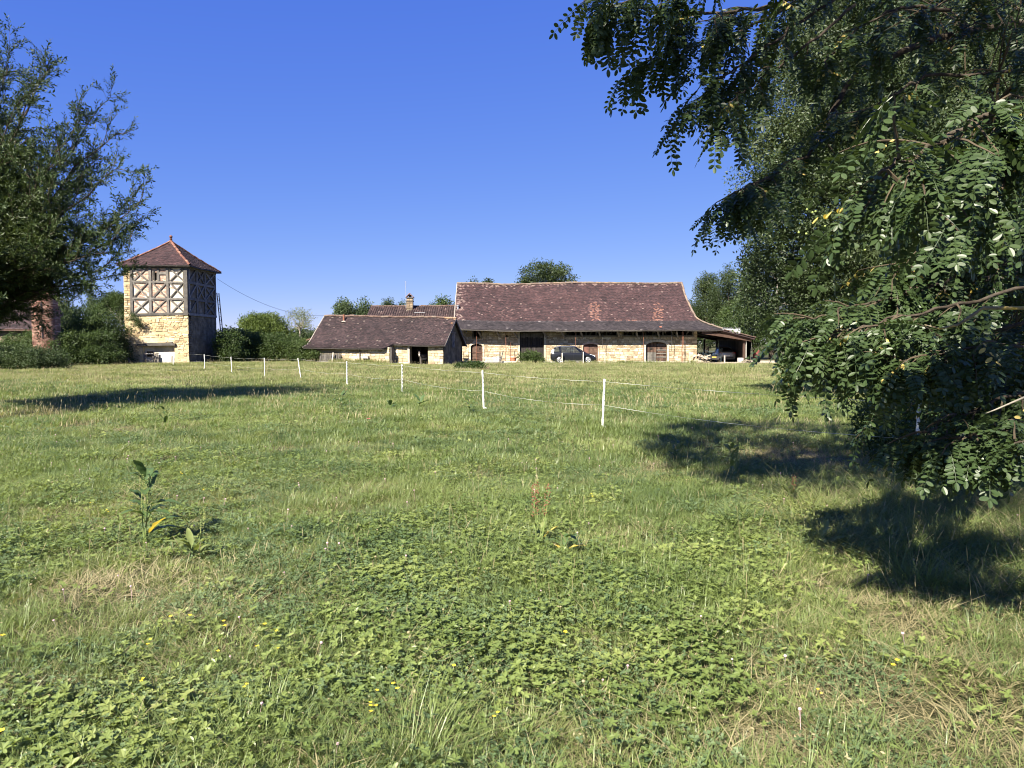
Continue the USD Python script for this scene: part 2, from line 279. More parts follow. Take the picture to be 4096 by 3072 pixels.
# leaves
leafy('leaf_left', [(0.0255, 0.0442, 0.0127), (0.0425, 0.0680, 0.0187), (0.0723, 0.0952, 0.0289)], trans=0.25)
leafy('leaf_fruit', [(0.0288, 0.0475, 0.0144), (0.0475, 0.0706, 0.0230), (0.0828, 0.1044, 0.0432)], trans=0.25, spec=0.45)
leafy('leaf_hedge', [(0.0289, 0.0510, 0.0119), (0.0493, 0.0799, 0.0187), (0.0850, 0.1148, 0.0298)], trans=0.28)
leafy('leaf_bright', [(0.070, 0.105, 0.020), (0.110, 0.150, 0.030), (0.160, 0.190, 0.045)], trans=0.35)
leafy('leaf_wood', [(0.0255, 0.0420, 0.0128), (0.0413, 0.0615, 0.0180), (0.0713, 0.0900, 0.0270)], trans=0.25)
leafy('leaf_poplar', [(0.042, 0.068, 0.030), (0.065, 0.095, 0.040), (0.10, 0.13, 0.06)], trans=0.25)
leafy('leaf_sparse', [(0.13, 0.15, 0.055), (0.17, 0.19, 0.075), (0.22, 0.23, 0.10)], trans=0.35)
leafy('leaf_robinia', [(0.0265, 0.0484, 0.0172), (0.0406, 0.0686, 0.0234), (0.0663, 0.0975, 0.0328)], trans=0.28, rough=0.42, spec=0.45)
leafy('leaf_yellow', [(0.52, 0.36, 0.06), (0.66, 0.50, 0.12), (0.62, 0.50, 0.24)], trans=0.4)
plain('green_fruit', (0.22, 0.27, 0.07), rough=0.4, var=0.15)
# meadow
leafy('grass_green', [(0.110, 0.162, 0.050), (0.192, 0.245, 0.078), (0.325, 0.335, 0.138)], trans=0.42, rough=0.4, spec=0.5, posscale=0.5)
leafy('grass_far', [(0.150, 0.190, 0.064), (0.250, 0.278, 0.108), (0.40, 0.385, 0.205)], trans=0.42, rough=0.6, posscale=0.3)
leafy('grass_dry', [(0.26, 0.23, 0.12), (0.38, 0.33, 0.19), (0.48, 0.42, 0.27)], trans=0.35, rough=0.6, posscale=0.5)
leafy('cinquefoil', [(0.110, 0.165, 0.046), (0.210, 0.265, 0.076), (0.360, 0.385, 0.130)], trans=0.4, rough=0.4, spec=0.5, posscale=0.8)
leafy('clover', [(0.080, 0.130, 0.055), (0.130, 0.185, 0.078), (0.210, 0.255, 0.110)], trans=0.35, rough=0.5, posscale=0.8)
leafy('dock_leaf', [(0.055, 0.100, 0.030), (0.080, 0.130, 0.040), (0.13, 0.18, 0.055)], trans=0.3, rough=0.45, spec=0.5, posscale=3)
leafy('dock_pale', [(0.16, 0.20, 0.06), (0.22, 0.25, 0.09)], trans=0.35, posscale=3)
plain('dock_seed', (0.20, 0.085, 0.045), rough=0.9, var=0.3, scale=30)
plain('dock_seed_green', (0.20, 0.22, 0.07), rough=0.9, var=0.3, scale=30)
plain('petal_yellow', (0.80, 0.60, 0.03), rough=0.6, var=0.1)
plain('petal_pink', (0.52, 0.34, 0.36), rough=0.7, var=0.2)
plain('petal_red', (0.62, 0.16, 0.14), rough=0.7, var=0.2)
# ground: soil and thatch between the blades, straw where the meadow has dried out
mat('ground_soil', {'g': ('geometry', {}), 'n1': ('noise_texture', {'scale': 0.35, 'detail': 6.0, 'roughness': 0.6}), 'n2': ('noise_texture', {'scale': 9.0, 'detail': 6.0, 'roughness': 0.7}),
    'r1': ('rgb_ramp', {'ramp': [(0.35, (0.045, 0.052, 0.020)), (0.55, (0.075, 0.078, 0.034)), (0.72, (0.19, 0.155, 0.095))]}), 'r2': ('rgb_ramp', {'ramp': [(0.3, (0.45, 0.45, 0.45)), (0.6, (1.1, 1.1, 1.1)), (0.75, (1.5, 1.4, 1.25))]}),
    'x': ('mix_color', {'blend_type': 'multiply', 'fac': 1.0, 'use_clamp': False}), 'b': ('bump', {'strength': 0.9, 'distance': 0.05}), 'p': ('principled_bsdf', {'roughness': 0.95, 'specular_ior_level': 0.1})},
    [('g.position', 'n1.vector'), ('g.position', 'n2.vector'), ('n1.fac', 'r1.fac'), ('n2.fac', 'r2.fac'), ('r1.color', 'x.a'), ('r2.color', 'x.b'), ('x.result', 'p.base_color'), ('n2.fac', 'b.height'), ('b.normal', 'p.normal')])
plain('gravel', (0.40, 0.34, 0.26), rough=0.95, var=0.3, scale=9, bump=0.6, bscale=60, spec=0.1)
# ------------------------------------------------------------------ the ground
def axis(lo, hi, fine_lo, fine_hi, step, n):
    a = -np.geomspace(1, 1 + fine_lo - lo, n)[::-1] + 1 + fine_lo
    b = np.geomspace(1, 1 + hi - fine_hi, n) - 1 + fine_hi
    return np.concatenate([a[:-1], np.arange(fine_lo, fine_hi, step), b])
_x, _y = axis(-1500, 1500, -45, 45, 0.6, 18), axis(-300, 2200, -6, 84, 0.6, 18)
_X, _Y = np.meshgrid(_x, _y, indexing='ij'); _Z = gz(_X, _Y)
_i, _j = np.meshgrid(np.arange(len(_x) - 1), np.arange(len(_y) - 1), indexing='ij'); _k = _i * len(_y) + _j
tag(emit('/World', 'ground', np.stack([_X, _Y, _Z], -1).reshape(-1, 3), np.stack([_k, _k + len(_y), _k + len(_y) + 1, _k + 1], -1).reshape(-1, 4), 'ground_soil', smooth=True), kind='structure')

# ------------------------------------------------------------------ builders for masonry and roofs
def slab(poly, org, U, N, thick, lift=0.0):
    """A wall slab: a shapely polygon in (u, z) at org, running along U, its face towards N, thick metres deep behind the face."""
    U, N = unit(U), unit(N); org = np.asarray(org, float); out = MB()
    for g in getattr(poly, 'geoms', [poly]):
        m = trimesh.creation.extrude_polygon(g, thick, engine='earcut')
        v = m.vertices; w = org + v[:, :1] * U + v[:, 1:2] * np.array([0, 0, 1.0]) + (lift - v[:, 2:3]) * N
        f = m.faces
        if np.linalg.det(np.stack([U, [0, 0, 1.0], -N])) < 0: f = f[:, ::-1]
        out.add(w, f)
    return out
def arch_poly(u0, u1, z0, z1, rise, n=10):
    """An opening with a segmental arch: z1 is its crown."""
    t = np.linspace(0, PI, n + 1); c, h = (u0 + u1) / 2, (u1 - u0) / 2
    a = np.array([(c + h * math.cos(x), z1 - rise + rise * math.sin(x) ** 0.8) for x in t])
    return Polygon([(u0, z0), (u1, z0)] + [tuple(p) for p in a])
def stone_quads(rng, region, courses=(0.14, 0.3), widths=(0.18, 0.5), gap=0.02, wob=0.02):
    """Stones in rough courses that fill a polygon in (u, z); returns a list of four-cornered outlines."""
    u0, z0, u1, z1 = region.bounds; out = []; z = z0
    while z < z1 - 0.05:
        h = min(rng.uniform(*courses), z1 - z)
        band = region.intersection(sbox(u0 - 1, z + 0.35 * h, u1 + 1, z + 0.65 * h))
        for g in getattr(band, 'geoms', [band]):
            if g.is_empty: continue
            a, _, b, _ = g.bounds; u = a
            while u < b - 0.05:
                w = rng.uniform(*widths) * (0.7 + 0.6 * h / courses[1])
                if b - (u + w) < widths[0] * 0.7: w = b - u
                hh = [(h, 0.0)]
                if h > 0.72 * courses[1] and w < 0.34 and rng.random() < 0.35:
                    s = rng.uniform(0.4, 0.6); hh = [(h * s, 0.0), (h * (1 - s), h * s)]
                for (q, o) in hh:
                    c = np.array([[u, z + o], [u + w, z + o], [u + w, z + o + q], [u, z + o + q]])
                    m = c.mean(0); c = m + (c - m) * np.maximum(1 - gap * 2 / np.array([w, q]), 0.5) + rng.uniform(-wob, wob, (4, 2)) * [1, 0.8]
                    out.append(c)
                u += w
        z += h
    return out
def stone_block(c, org, U, N, out, bev):
    U, N = unit(U), unit(N); Z = np.array([0, 0, 1.0]); org = np.asarray(org, float)
    m = c.mean(0); inn = m + (c - m) * np.maximum(1 - 2 * bev / np.maximum(np.ptp(c, axis=0), 0.05), 0.4)
    lay = lambda q, d: org + q[:, :1] * U + q[:, 1:] * Z + np.reshape(d, (-1, 1)) * N
    v = np.vstack([lay(c, np.full(4, -0.04)), lay(c, np.full(4, out * 0.45)), lay(inn, out * np.ones(4))])
    f = [[8, 9, 10, 11]]
    for a in (0, 4): f += [[a + i, a + (i + 1) % 4, a + 4 + (i + 1) % 4, a + 4 + i] for i in range(4)]
    f = np.array(f)
    if np.dot(np.cross(U, Z), N) < 0: f = f[:, ::-1]
    return v, f
def lay_stones(rng, parent, quads, org, U, N, matname, singles, out=(0.012, 0.045), name='stone', tone=None, stuff='stone_rubble'):
    """The largest "singles" stones as parts of their own, the rest as one part."""
    area = [Polygon(c).area for c in quads]; order = np.argsort(area)[::-1]; rest = MB()
    for k, i in enumerate(order):
        v, f = stone_block(quads[i], org, U, N, rng.uniform(*out), 0.018)
        t = rng.random() if tone is None else tone(quads[i].mean(0), rng)
        if k < singles: emit(parent, name, v, f, matname, t)
        else: rest.add(v, f, t)
    if rest.n: rest.build(parent, stuff, matname, kind='stuff')
def tiles(rng, S, u0, u1, v0, v1, w, g, inside=None, tone=None, thick=0.022, jit=0.006, over=0.35):
    """Overlapping flat tiles on the surface S(u, v) (u along the eave, v up the slope); each tile has a top and a front edge."""
    nu, nv = int((u1 - u0) / w) + 2, int((v1 - v0) / g) + 1
    r, c = np.meshgrid(np.arange(nv), np.arange(nu), indexing='ij'); r, c = r.ravel(), c.ravel()
    n = len(r); u = u0 + (c - 0.5 * (r % 2)) * w + rng.normal(0, 0.006, n); v = v0 + r * g + rng.normal(0, jit, n)
    uc, vc = u + w / 2, v + g / 2
    keep = (uc > u0 + 0.02) & (uc < u1 - 0.02)
    if inside is not None: keep &= inside(uc, vc)
    u, v, uc, vc = u[keep], v[keep], uc[keep], vc[keep]; n = len(u)
    gap = w * 0.03; ua, ub = np.clip(u + gap, u0, u1), np.clip(u + w - gap, u0, u1); vt = v + g * (1 + over)
    lo = thick + rng.uniform(0, 0.012, n); tw = rng.normal(0, 0.005, n); hi = 0.002
    def at(uu, vv, d):
        p = S(uu, vv); e = 0.01; a = S(uu + e, vv) - S(uu - e, vv); b = S(uu, vv + e) - S(uu, vv - e)
        nn = np.cross(a, b); nn /= np.maximum(np.linalg.norm(nn, axis=-1, keepdims=True), 1e-12); nn *= np.where(nn[..., 2:] < 0, -1.0, 1.0); return p + nn * np.reshape(d, (-1, 1))
    q = np.stack([at(ua, v, lo + tw), at(ub, v, lo - tw), at(ub, vt, np.full(n, hi)), at(ua, vt, np.full(n, hi)), at(ua, v, lo + tw - thick), at(ub, v, lo - tw - thick)], 1)
    f = np.array([[0, 1, 2], [0, 2, 3], [4, 5, 1], [4, 1, 0], [1, 5, 2], [0, 3, 4]])
    F = (np.arange(n)[:, None, None] * 6 + f[None]).reshape(-1, 3)
    t = np.clip(rng.beta(2.0, 2.4, n) * 0.8, 0, 0.8) if tone is None else tone(uc, vc, rng)
    m = MB(); m.add(q.reshape(-1, 3), F, np.repeat(t, 6)); return m
def deck(S, us, vs, thick, mask=None):
    """The closed board underneath the tiles."""
    us, vs = np.asarray(us, float), np.asarray(vs, float); a, b = len(us), len(vs)
    U, W = np.meshgrid(us, vs, indexing='ij'); top = S(U.ravel(), W.ravel()) ; bot = top - [0, 0, thick]
    i, j = np.meshgrid(np.arange(a - 1), np.arange(b - 1), indexing='ij'); k = (i * b + j).ravel(); q = np.stack([k, k + b, k + b + 1, k + 1], 1); n = a * b
    rim = np.concatenate([np.arange(a) * b, (a - 1) * b + np.arange(1, b), (np.arange(a - 2, -1, -1)) * b + b - 1, np.arange(b - 2, 0, -1)])
    r2 = np.roll(rim, -1); side = np.stack([rim, rim + n, r2 + n, r2], 1)
    m = MB(); m.add(np.vstack([top, bot]), np.vstack([q, q[:, ::-1] + n, side])); return m
def ridge_row(rng, pts, parent, name, matname, r=0.11, step=0.36, tone=None, squash=0.75):
    """Half-round ridge tiles along a line, each overlapping the last."""
    pts = np.asarray(pts, float); d = np.r_[0, np.cumsum(np.linalg.norm(np.diff(pts, axis=0), axis=1))]; n = max(int(d[-1] / step), 1); m = MB()
    at = lambda s: np.stack([np.interp(s, d, pts[:, k]) for k in range(3)], -1)
    for i in range(n):
        a, b = at(d[-1] * i / n), at(min(d[-1] * (i + 1.18) / n, d[-1])); t = unit(b - a); s = unit(np.cross(t, (0, 0, 1))); up = np.cross(s, t)
        ang = np.linspace(-0.15 * PI, 1.15 * PI, 7); j = rng.normal(0, 0.012, 3); ra, rb = r * 1.08, r * 0.92
        ring = lambda c, q: c + j + q * (np.cos(ang)[:, None] * s + squash * np.sin(ang)[:, None] * up)
        v = np.vstack([ring(a, ra), ring(b, rb), ring(a, ra - 0.025), ring(b, rb - 0.025)])
        f = [[k, k + 1, 8 + k, 7 + k] for k in range(6)] + [[14 + k, 14 + k + 1, k + 1, k] for k in range(6)]
        m.add(v, f, rng.random() if tone is None else tone(i / n, rng))
    return m.build(parent, name, matname)
def planks(rng, parent, poly, org, U, N, w, matname, thick=0.03, lift=0.0, name='plank', tone=None):
    """Upright boards that fill a polygon in (u, z), each a part."""
    u0, z0, u1, z1 = poly.bounds; n = max(int(round((u1 - u0) / w)), 1); e = np.linspace(u0, u1, n + 1)
    for i in range(n):
        g = poly.intersection(sbox(e[i] + 0.006, z0, e[i + 1] - 0.006, z1))
        if g.is_empty: continue
        m = slab(g, org, U, N, thick, lift + rng.uniform(-0.006, 0.006)); v, f, _ = m.arrays()
        emit(parent, name, v, f, matname, rng.random() if tone is None else tone(rng))
# ------------------------------------------------------------------ the big barn
rng = np.random.default_rng(11)
FY = 70.0
def fu(px, D=FY): return (px - CX) / FPX * D
def fz(py, D=FY): return float(P(CX, py, D)[2])
X3, NF = (1, 0, 0), (0, -1, 0)
barn = thing('stone_barn', 'long ochre stone barn with huge hipped brown tile roof and darker eave band', 'barn')
F0, F1 = -5.5, fu(2787)
op_window = sbox(fu(1895), fz(1348), fu(1921), fz(1323))
op_door1 = arch_poly(fu(1884), fu(1930), -0.1, fz(1376), 0.30)
op_hole = sbox(fu(2024), fz(1347), fu(2031), fz(1340))
op_big = sbox(fu(2079), -0.1, fu(2176), fz(1328))
op_slot1 = sbox(fu(2263), fz(1342), fu(2466), fz(1319))
op_slot2 = sbox(fu(2492), fz(1342), fu(2769), fz(1319))
op_door2 = arch_poly(fu(2332), fu(2391), -0.1, fz(1376), 0.22)
op_door3 = arch_poly(fu(2584), fu(2667), -0.1, fz(1368), 0.42)
openings = unary_union([op_window, op_door1, op_hole, op_big, op_slot1, op_slot2, op_door2, op_door3])
WTOP = 3.55
front = sbox(F0, -0.3, F1, WTOP).difference(openings)
slab(front, (0, FY, 0), X3, NF, 0.55).build(barn, 'wall', 'lime_mortar')
frames = unary_union([op_door1.buffer(0.20, join_style=2), op_door2.buffer(0.16, join_style=2), op_door3.buffer(0.24, join_style=2), sbox(fu(2079) - .22, -.3, fu(2176) + .22, fz(1328) + .2), op_window.buffer(.14, join_style=2), op_slot1.buffer(.12, join_style=2), op_slot2.buffer(.12, join_style=2)])
qs = stone_quads(rng, sbox(F0 + .4, 0.02, F1, WTOP - 0.05).difference(frames).difference(op_hole.buffer(0.08)).buffer(-0.004), (0.12, 0.29), (0.16, 0.56), gap=0.018, wob=0.026)
lay_stones(rng, barn, qs, (0, FY, 0), X3, NF, 'ochre_stone', 300, tone=lambda c, r: np.clip(r.uniform(0, .86) + (0.14 if r.random() < 0.06 else 0), 0, 1), out=(0.010, 0.038))
def surround(poly, wid, matname, n_arch, tones):
    """Dressed stones round an arched opening: jambs and voussoirs, each a part."""
    u0, z0, u1, z1 = poly.bounds; c = (u0 + u1) / 2; ring = poly.buffer(wid, join_style=1, quad_segs=12).difference(poly.buffer(0.01)).intersection(sbox(u0 - 2, 0.0, u1 + 2, z1 + 2))
    zs = sorted(set([p[1] for p in poly.exterior.coords])); zspring = [p[1] for p in poly.exterior.coords if abs(p[0] - u1) < 1e-6]; zspring = max(zspring)
    for side in (u0 - wid, u1):
        z = 0.0
        while z < zspring - 0.1:
            h = min(rng.uniform(0.28, 0.42), zspring - z); ww = wid * rng.uniform(0.85, 1.0)
            q = sbox(side + (wid - ww if side < c else 0) + 0.006, z + 0.008, side + (wid if side < c else ww) - 0.006, z + h - 0.008)
            v, f, _ = slab(q, (0, FY, 0), X3, NF, 0.2, 0.05 + rng.uniform(0, .01)).arrays(); emit(barn, 'jamb_stone', v, f, matname, rng.uniform(*tones)); z += h
    for k in range(n_arch):
        a0, a1 = PI * k / n_arch + 0.015, PI * (k + 1) / n_arch - 0.015; R = 5.0
        w = Polygon([(c, zspring - 0.25)] + [(c + R * math.cos(a), zspring - 0.25 + R * math.sin(a)) for a in np.linspace(a0, a1, 4)])
        q = ring.intersection(w).intersection(sbox(u0 - 2, zspring, u1 + 2, z1 + 2))
        if q.is_empty or q.area < 0.004: continue
        v, f, _ = slab(q, (0, FY, 0), X3, NF, 0.2, 0.052).arrays(); emit(barn, 'arch_stone', v, f, matname, rng.uniform(*tones))
surround(op_door1, 0.20, 'pale_stone', 7, (0.2, 0.7)); surround(op_door2, 0.16, 'red_brick', 13, (0.2, 0.8)); surround(op_door3, 0.24, 'pale_stone', 9, (0.2, 0.7))
m = MB(); m.bar((fu(2079) - .25, FY - .02, fz(1328) + .1), (fu(2176) + .25, FY - .02, fz(1328) + .1), .2, .2, tone=.4); m.build(barn, 'lintel', 'grey_timber')
for s in (fu(2079) - .1, fu(2176) + .1):
    z = 0.0
    while z < fz(1330):
        h = rng.uniform(.3, .5); v, f, _ = slab(sbox(s - .11, z + .008, s + .11, min(z + h, fz(1329)) - .008), (0, FY, 0), X3, NF, .3, .045).arrays(); emit(barn, 'jamb_stone', v, f, 'pale_stone', rng.random()); z += h
# doors: boards one by one
d = fresh(barn, 'door'); UsdGeom.Xform.Define(stage, d); tag(d, 'small arched brown board door at the left')
planks(rng, d, op_door1.buffer(-0.01), (0, FY, 0), X3, NF, 0.16, 'brown_timber', lift=-0.16)
m = MB()
for z in (.35, 1.0): m.box(((fu(1884) + fu(1930)) / 2, FY + .135, z), (1.08, .04, .11))
m.build(d, 'ledge', 'brown_timber', smooth=False)
MB().box((fu(1919), FY + .15, fz(1395)), (.12, .05, .16)).build(d, 'peephole', 'dark_inside')
d = fresh(barn, 'door'); UsdGeom.Xform.Define(stage, d); tag(d, 'tall black weathered double barn door of upright boards')
planks(rng, d, sbox(fu(2079) + .02, 0.03, (fu(2079) + fu(2176)) / 2 - .01, fz(1329)), (0, FY, 0), X3, NF, 0.17, 'black_timber', lift=-0.2)
planks(rng, d, sbox((fu(2079) + fu(2176)) / 2 + .01, 0.03, fu(2176) - .02, fz(1329)), (0, FY, 0), X3, NF, 0.17, 'black_timber', lift=-0.2)
m = MB(); m.box(((fu(2127) + fu(2176)) / 2, FY + .17, fz(1382)), (1.1, .03, .09)); m.build(d, 'ledge', 'black_timber')
m = MB()
for k in range(9):
    a = fu(2082) + (fu(2172) - fu(2082)) * (k + .5) / 9
    m.box((a, FY + .165, fz(1332) - .18 - rng.uniform(0, .1)), (.22, .018, .42 + rng.uniform(-.1, .1)), tone=rng.uniform(.4, .9))
m.build(d, 'pale_patch', 'grey_timber', label='grey bare boards along the top of the black door')
d = fresh(barn, 'door'); UsdGeom.Xform.Define(stage, d); tag(d, 'reddish brown panelled door in a brick surround')
planks(rng, d, op_door2.intersection(sbox(fu(2332), 0, fu(2355), 9)).buffer(-.005), (0, FY, 0), X3, NF, .57, 'red_timber', lift=-.12)
planks(rng, d, op_door2.intersection(sbox(fu(2355), 0, fu(2391), 9)).buffer(-.005), (0, FY, 0), X3, NF, .45, 'brown_timber', lift=-.16, tone=lambda r: r.uniform(.8, 1))
m = MB()
for a in (2356.5, 2372, 2389.5): m.box((fu(a), FY + .15, .95), (.1, .03, 1.7))
for z in (.2, .95, 1.5): m.box(((fu(2355) + fu(2391)) / 2, FY + .147, z), (.85, .026, .12))
m.build(d, 'rail', 'brown_timber')
d = fresh(barn, 'door'); UsdGeom.Xform.Define(stage, d); tag(d, 'wide arched double door with faded grey lower half')
mid = (fu(2584) + fu(2667)) / 2
for (a, b) in ((fu(2584), mid - .01), (mid + .01, fu(2667))):
    zs_ = fz(1409)
    planks(rng, d, op_door3.intersection(sbox(a, zs_, b, 9)).buffer(-.005), (0, FY, 0), X3, NF, .17, 'brown_timber', lift=-.2)
    planks(rng, d, op_door3.intersection(sbox(a, 0, b, zs_)).buffer(-.005), (0, FY, 0), X3, NF, .17, 'grey_timber' if a < mid - 0.1 else 'brown_timber', lift=-.2)
m = MB()
for z in (fz(1380), fz(1400), fz(1414), fz(1428)): m.box(((mid + fu(2667)) / 2, FY + .17, z), (.95, .04, .1), tone=.9)
m.build(d, 'ledge', 'grey_timber')
for a in (2605, 2645): MB().box((fu(a), FY + .19, fz(1394)), (.24, .05, .2)).build(d, 'peephole', 'dark_inside')
# small barred window, frames and posts of the long slots
m = MB()
for k in range(6): a = fu(1895) + (fu(1921) - fu(1895)) * (k + .5) / 6; m.bar((a, FY + .2, fz(1348)), (a, FY + .2, fz(1323)), .03, .03)
w = fresh(barn, 'window'); UsdGeom.Xform.Define(stage, w); m.build(w, 'bar', 'black_timber')
m = MB()
for (a, b) in ((1893, 1893), (1922.5, 1922.5)): m.bar((fu(a), FY - .01, fz(1348)), (fu(b), FY - .01, fz(1322)), .09, .1)
m.bar((fu(1890), FY - .015, fz(1349)), (fu(1926), FY - .015, fz(1349)), .1, .1); m.build(w, 'frame', 'grey_timber')
for (a, b) in ((2263, 2466), (2492, 2769)):
    s = fresh(barn, 'loft_opening'); UsdGeom.Xform.Define(stage, s); m = MB()
    m.bar((fu(a) - .1, FY - .02, fz(1342) - .05), (fu(b) + .1, FY - .02, fz(1342) - .05), .14, .12, tone=.7); m.build(s, 'sill', 'grey_timber')
    n = 5 if a < 2400 else 7
    for k in range(n + 1):
        u = fu(a) + (fu(b) - fu(a)) * k / n; m = MB(); m.bar((u, FY + .05, fz(1342)), (u, FY + .05, WTOP), .13, .13, tone=rng.random()); m.build(s, 'post', 'grey_timber')
    for k in range(n):
        if rng.random() < .75:
            u = fu(a) + (fu(b) - fu(a)) * (k + .35) / n; m = MB(); m.bar((u, FY + .1, fz(1342)), (u + rng.choice([-.4, .4]), FY + .1, WTOP), .09, .09, tone=rng.random()); m.build(s, 'strut', 'grey_timber')
MB().box(((fu(2024) + fu(2031)) / 2, FY + .2, (fz(1340) + fz(1347)) / 2), (.3, .02, .3)).build(barn, 'niche_back', 'dark_inside')
# roof
RE, RJ, RR = (68.65, 3.20), (70.3, 4.05), (74.4, 8.10)
LJ = math.hypot(RJ[0] - RE[0], RJ[1] - RE[1]); LM = math.hypot(RR[0] - RJ[0], RR[1] - RJ[1]); LT = LJ + LM
def roof_yz(v):
    return np.interp(v, [0, LJ, LT], [RE[0], RJ[0], RR[0]]), np.interp(v, [0, LJ, LT], [RE[1], RJ[1], RR[1]])
def barn_S(u, v):
    u, v = np.broadcast_arrays(np.asarray(u, float), np.asarray(v, float)); y, z = roof_yz(v)
    sag = (fbm2(u, v * 0.5, 0.16, 3, 2) - 0.5) * 0.34 + (fbm2(u, v, 0.7, 8, 2) - .5) * 0.09
    return np.stack([u, y, z + sag + 0.06 * np.sin((u - 3) * 0.45) * (v / LT)], -1)
HV, HU = [0, .9, LJ, 2.4, 3.75, 5.5, LT], [20.35, 19.5, 18.6, 18.2, 17.95, 17.72, 17.66]
hip_u = lambda v: np.interp(v, HV, HU)
RL = -5.75
def tone_barn(u, v, r):
    n = len(u); t = r.beta(2.2, 2.6, n) * 0.66 + (fbm2(u, v, 0.35, 21) - .5) * .5
    t = np.where(r.random(n) < .012, r.uniform(.8, .87, n), np.clip(t, 0.02, .78))
    patch = np.zeros(n)
    for (pu, v0, v1, w) in ((fu(2377, 71.5), LJ, LJ + 2.9, .55), (fu(2628, 71.5), LJ, LJ + 2.75, .5)):
        edge = w * (1 - .55 * sstep(LJ + 2.2, v1, v)) * (0.85 + .5 * (fbm2(u, v, 1.7, 5) - .3)); patch = np.maximum(patch, ((abs(u - pu - .12 * np.sin(v * 2)) < edge) & (v < v1)) * 1.0)
    halo = np.clip(1 - np.abs(u - fu(2377, 71.5)) / 1.6, 0, 1) * np.clip(1 - np.abs(v - 3.6) / 2, 0, 1) + .6 * np.clip(1 - np.abs(u - fu(2040, 71.5)) / 2.5, 0, 1) * (v < LJ + 2.2)
    t = np.where(r.random(n) < halo * .34, r.uniform(.70, .80, n), t)
    t = np.where((patch > 0) & (r.random(n) < .42), r.uniform(.88, .98, n), t)
    top = sstep(LT - .6, LT - .1, v) + sstep(RL + 1.3, RL + .2, u); t = np.where(r.random(n) < top * .35, r.uniform(.80, .87, n), t)
    t = np.where((np.abs(v - LJ - .1) < .14) & (u > 10) & (u < 15) & (r.random(n) < .5), r.uniform(.9, .97, n), t)
    return t
r_ = fresh(barn, 'roof'); UsdGeom.Xform.Define(stage, r_)
us = np.linspace(0, 1, 30); vs = np.r_[np.linspace(0, LJ, 5), np.linspace(LJ, LT, 14)[1:]]
Sd = lambda s, v: barn_S(RL + s * (hip_u(v) - RL), v) - np.array([0, 0, .02])
deck(Sd, us, vs, .12).build(r_, 'boarding', 'black_timber')
mirror = lambda s, v: np.stack([Sd(s, v)[..., 0], 2 * RR[0] - Sd(s, v)[..., 1], Sd(s, v)[..., 2]], -1)
bk = deck(mirror, us, vs, .12); v_, f_, _ = bk.arrays(); emit(r_, 'back_slope', v_, f_[:, ::-1], 'roof_tile', .4)
tiles(rng, barn_S, RL, 18.7, LJ + .02, LT - .05, .19, .115, inside=lambda u, v: u < hip_u(v) - .05, tone=tone_barn).build(r_, 'tile', 'roof_tile', kind='stuff')
tone_sl = lambda u, v, r: np.where(np.hypot(u - fu(2640, 69), v - .6) < .16, 1.0, np.where(r.random(len(u)) < .012, .93, np.clip(r.beta(2, 2, len(u)) * .8 + (fbm2(u, v, .5, 4) - .5) * .4, 0, .88)))
tiles(rng, barn_S, RL, 20.4, -.06, LJ - .05, .235, .20, inside=lambda u, v: u < hip_u(v) - .05, tone=tone_sl, thick=.026).build(r_, 'eave_tile', 'slate_tile', kind='stuff', label='darker grey-brown larger tiles of the eave band')
# the hip end and the lean-to over the carport: one concave slope falling to the right
ES, EX = (23.45, 2.40), None
px_, pz_ = np.array(HU[::-1] + [ES[0]]), np.r_[[roof_yz(v)[1] for v in HV[::-1]], ES[1]]
py_ = np.r_[[roof_yz(v)[0] for v in HV[::-1]], RE[0]]
sl = np.r_[0, np.cumsum(np.hypot(np.diff(px_), np.diff(pz_)))]
def hip_S(y01, s):
    y01, s = np.broadcast_arrays(np.asarray(y01, float), np.asarray(s, float)); ss = sl[-1] - s
    x, z, yf = np.interp(ss, sl, px_), np.interp(ss, sl, pz_), np.interp(ss, sl, py_)
    yb = 2 * RR[0] - yf; return np.stack([x, yf + (yb - yf) * y01, z - .02], -1)
deck(hip_S, np.linspace(0, 1, 8), np.linspace(0, sl[-1] - .02, 26), .12).build(r_, 'hip_end', 'dark_tile')
def hip_T(u, v): L = 2 * (RR[0] - RE[0]); return hip_S(np.asarray(u) / L, v) + np.array([0, 0, .02])
tiles(rng, lambda u, v: hip_T(u, v), 0.0, 11.4, 0, 3.6, .19, .14).build(r_, 'lean_to_tile', 'dark_tile', kind='stuff')
hv = np.linspace(0, LT, 40); hp = barn_S(hip_u(hv), hv) + [0, -.02, .07]
ridge_row(rng, hp[::-1], r_, 'hip_tile', 'ridge_tile', r=.10, step=.33, tone=lambda t, r: r.uniform(.6, .85))
uu = np.linspace(RL, 17.66, 60); ridge_row(rng, barn_S(uu, np.full(60, LT)) + [0, .05, .05], r_, 'ridge_tile', 'ridge_tile', r=.15, step=.4, tone=lambda t, r: r.uniform(.5, .85))
vv = np.linspace(0.3, LT, 30); m = MB(); m.tube(barn_S(np.full(30, RL + .03), vv) + [0, 0, .02], .05, 5); m.build(r_, 'verge', 'mortar_pale')
lv = np.stack([np.linspace(20.4, 23.5, 8), np.full(8, RE[0] - .03), np.linspace(3.24, 2.45, 8)], -1); ridge_row(rng, lv[::-1], r_, 'verge_tile', 'ridge_tile', r=.09, step=.3, tone=lambda t, r: r.uniform(0, .3))
m = MB(); m.tube(np.stack([uu[:45] * 24.5 / 23.4 + .3, np.full(45, RE[0] + .03), barn_S(uu[:45], np.zeros(45))[:, 2] - .09], -1), .05, 5, tone=.5); m.build(r_, 'eave_board', 'grey_timber')
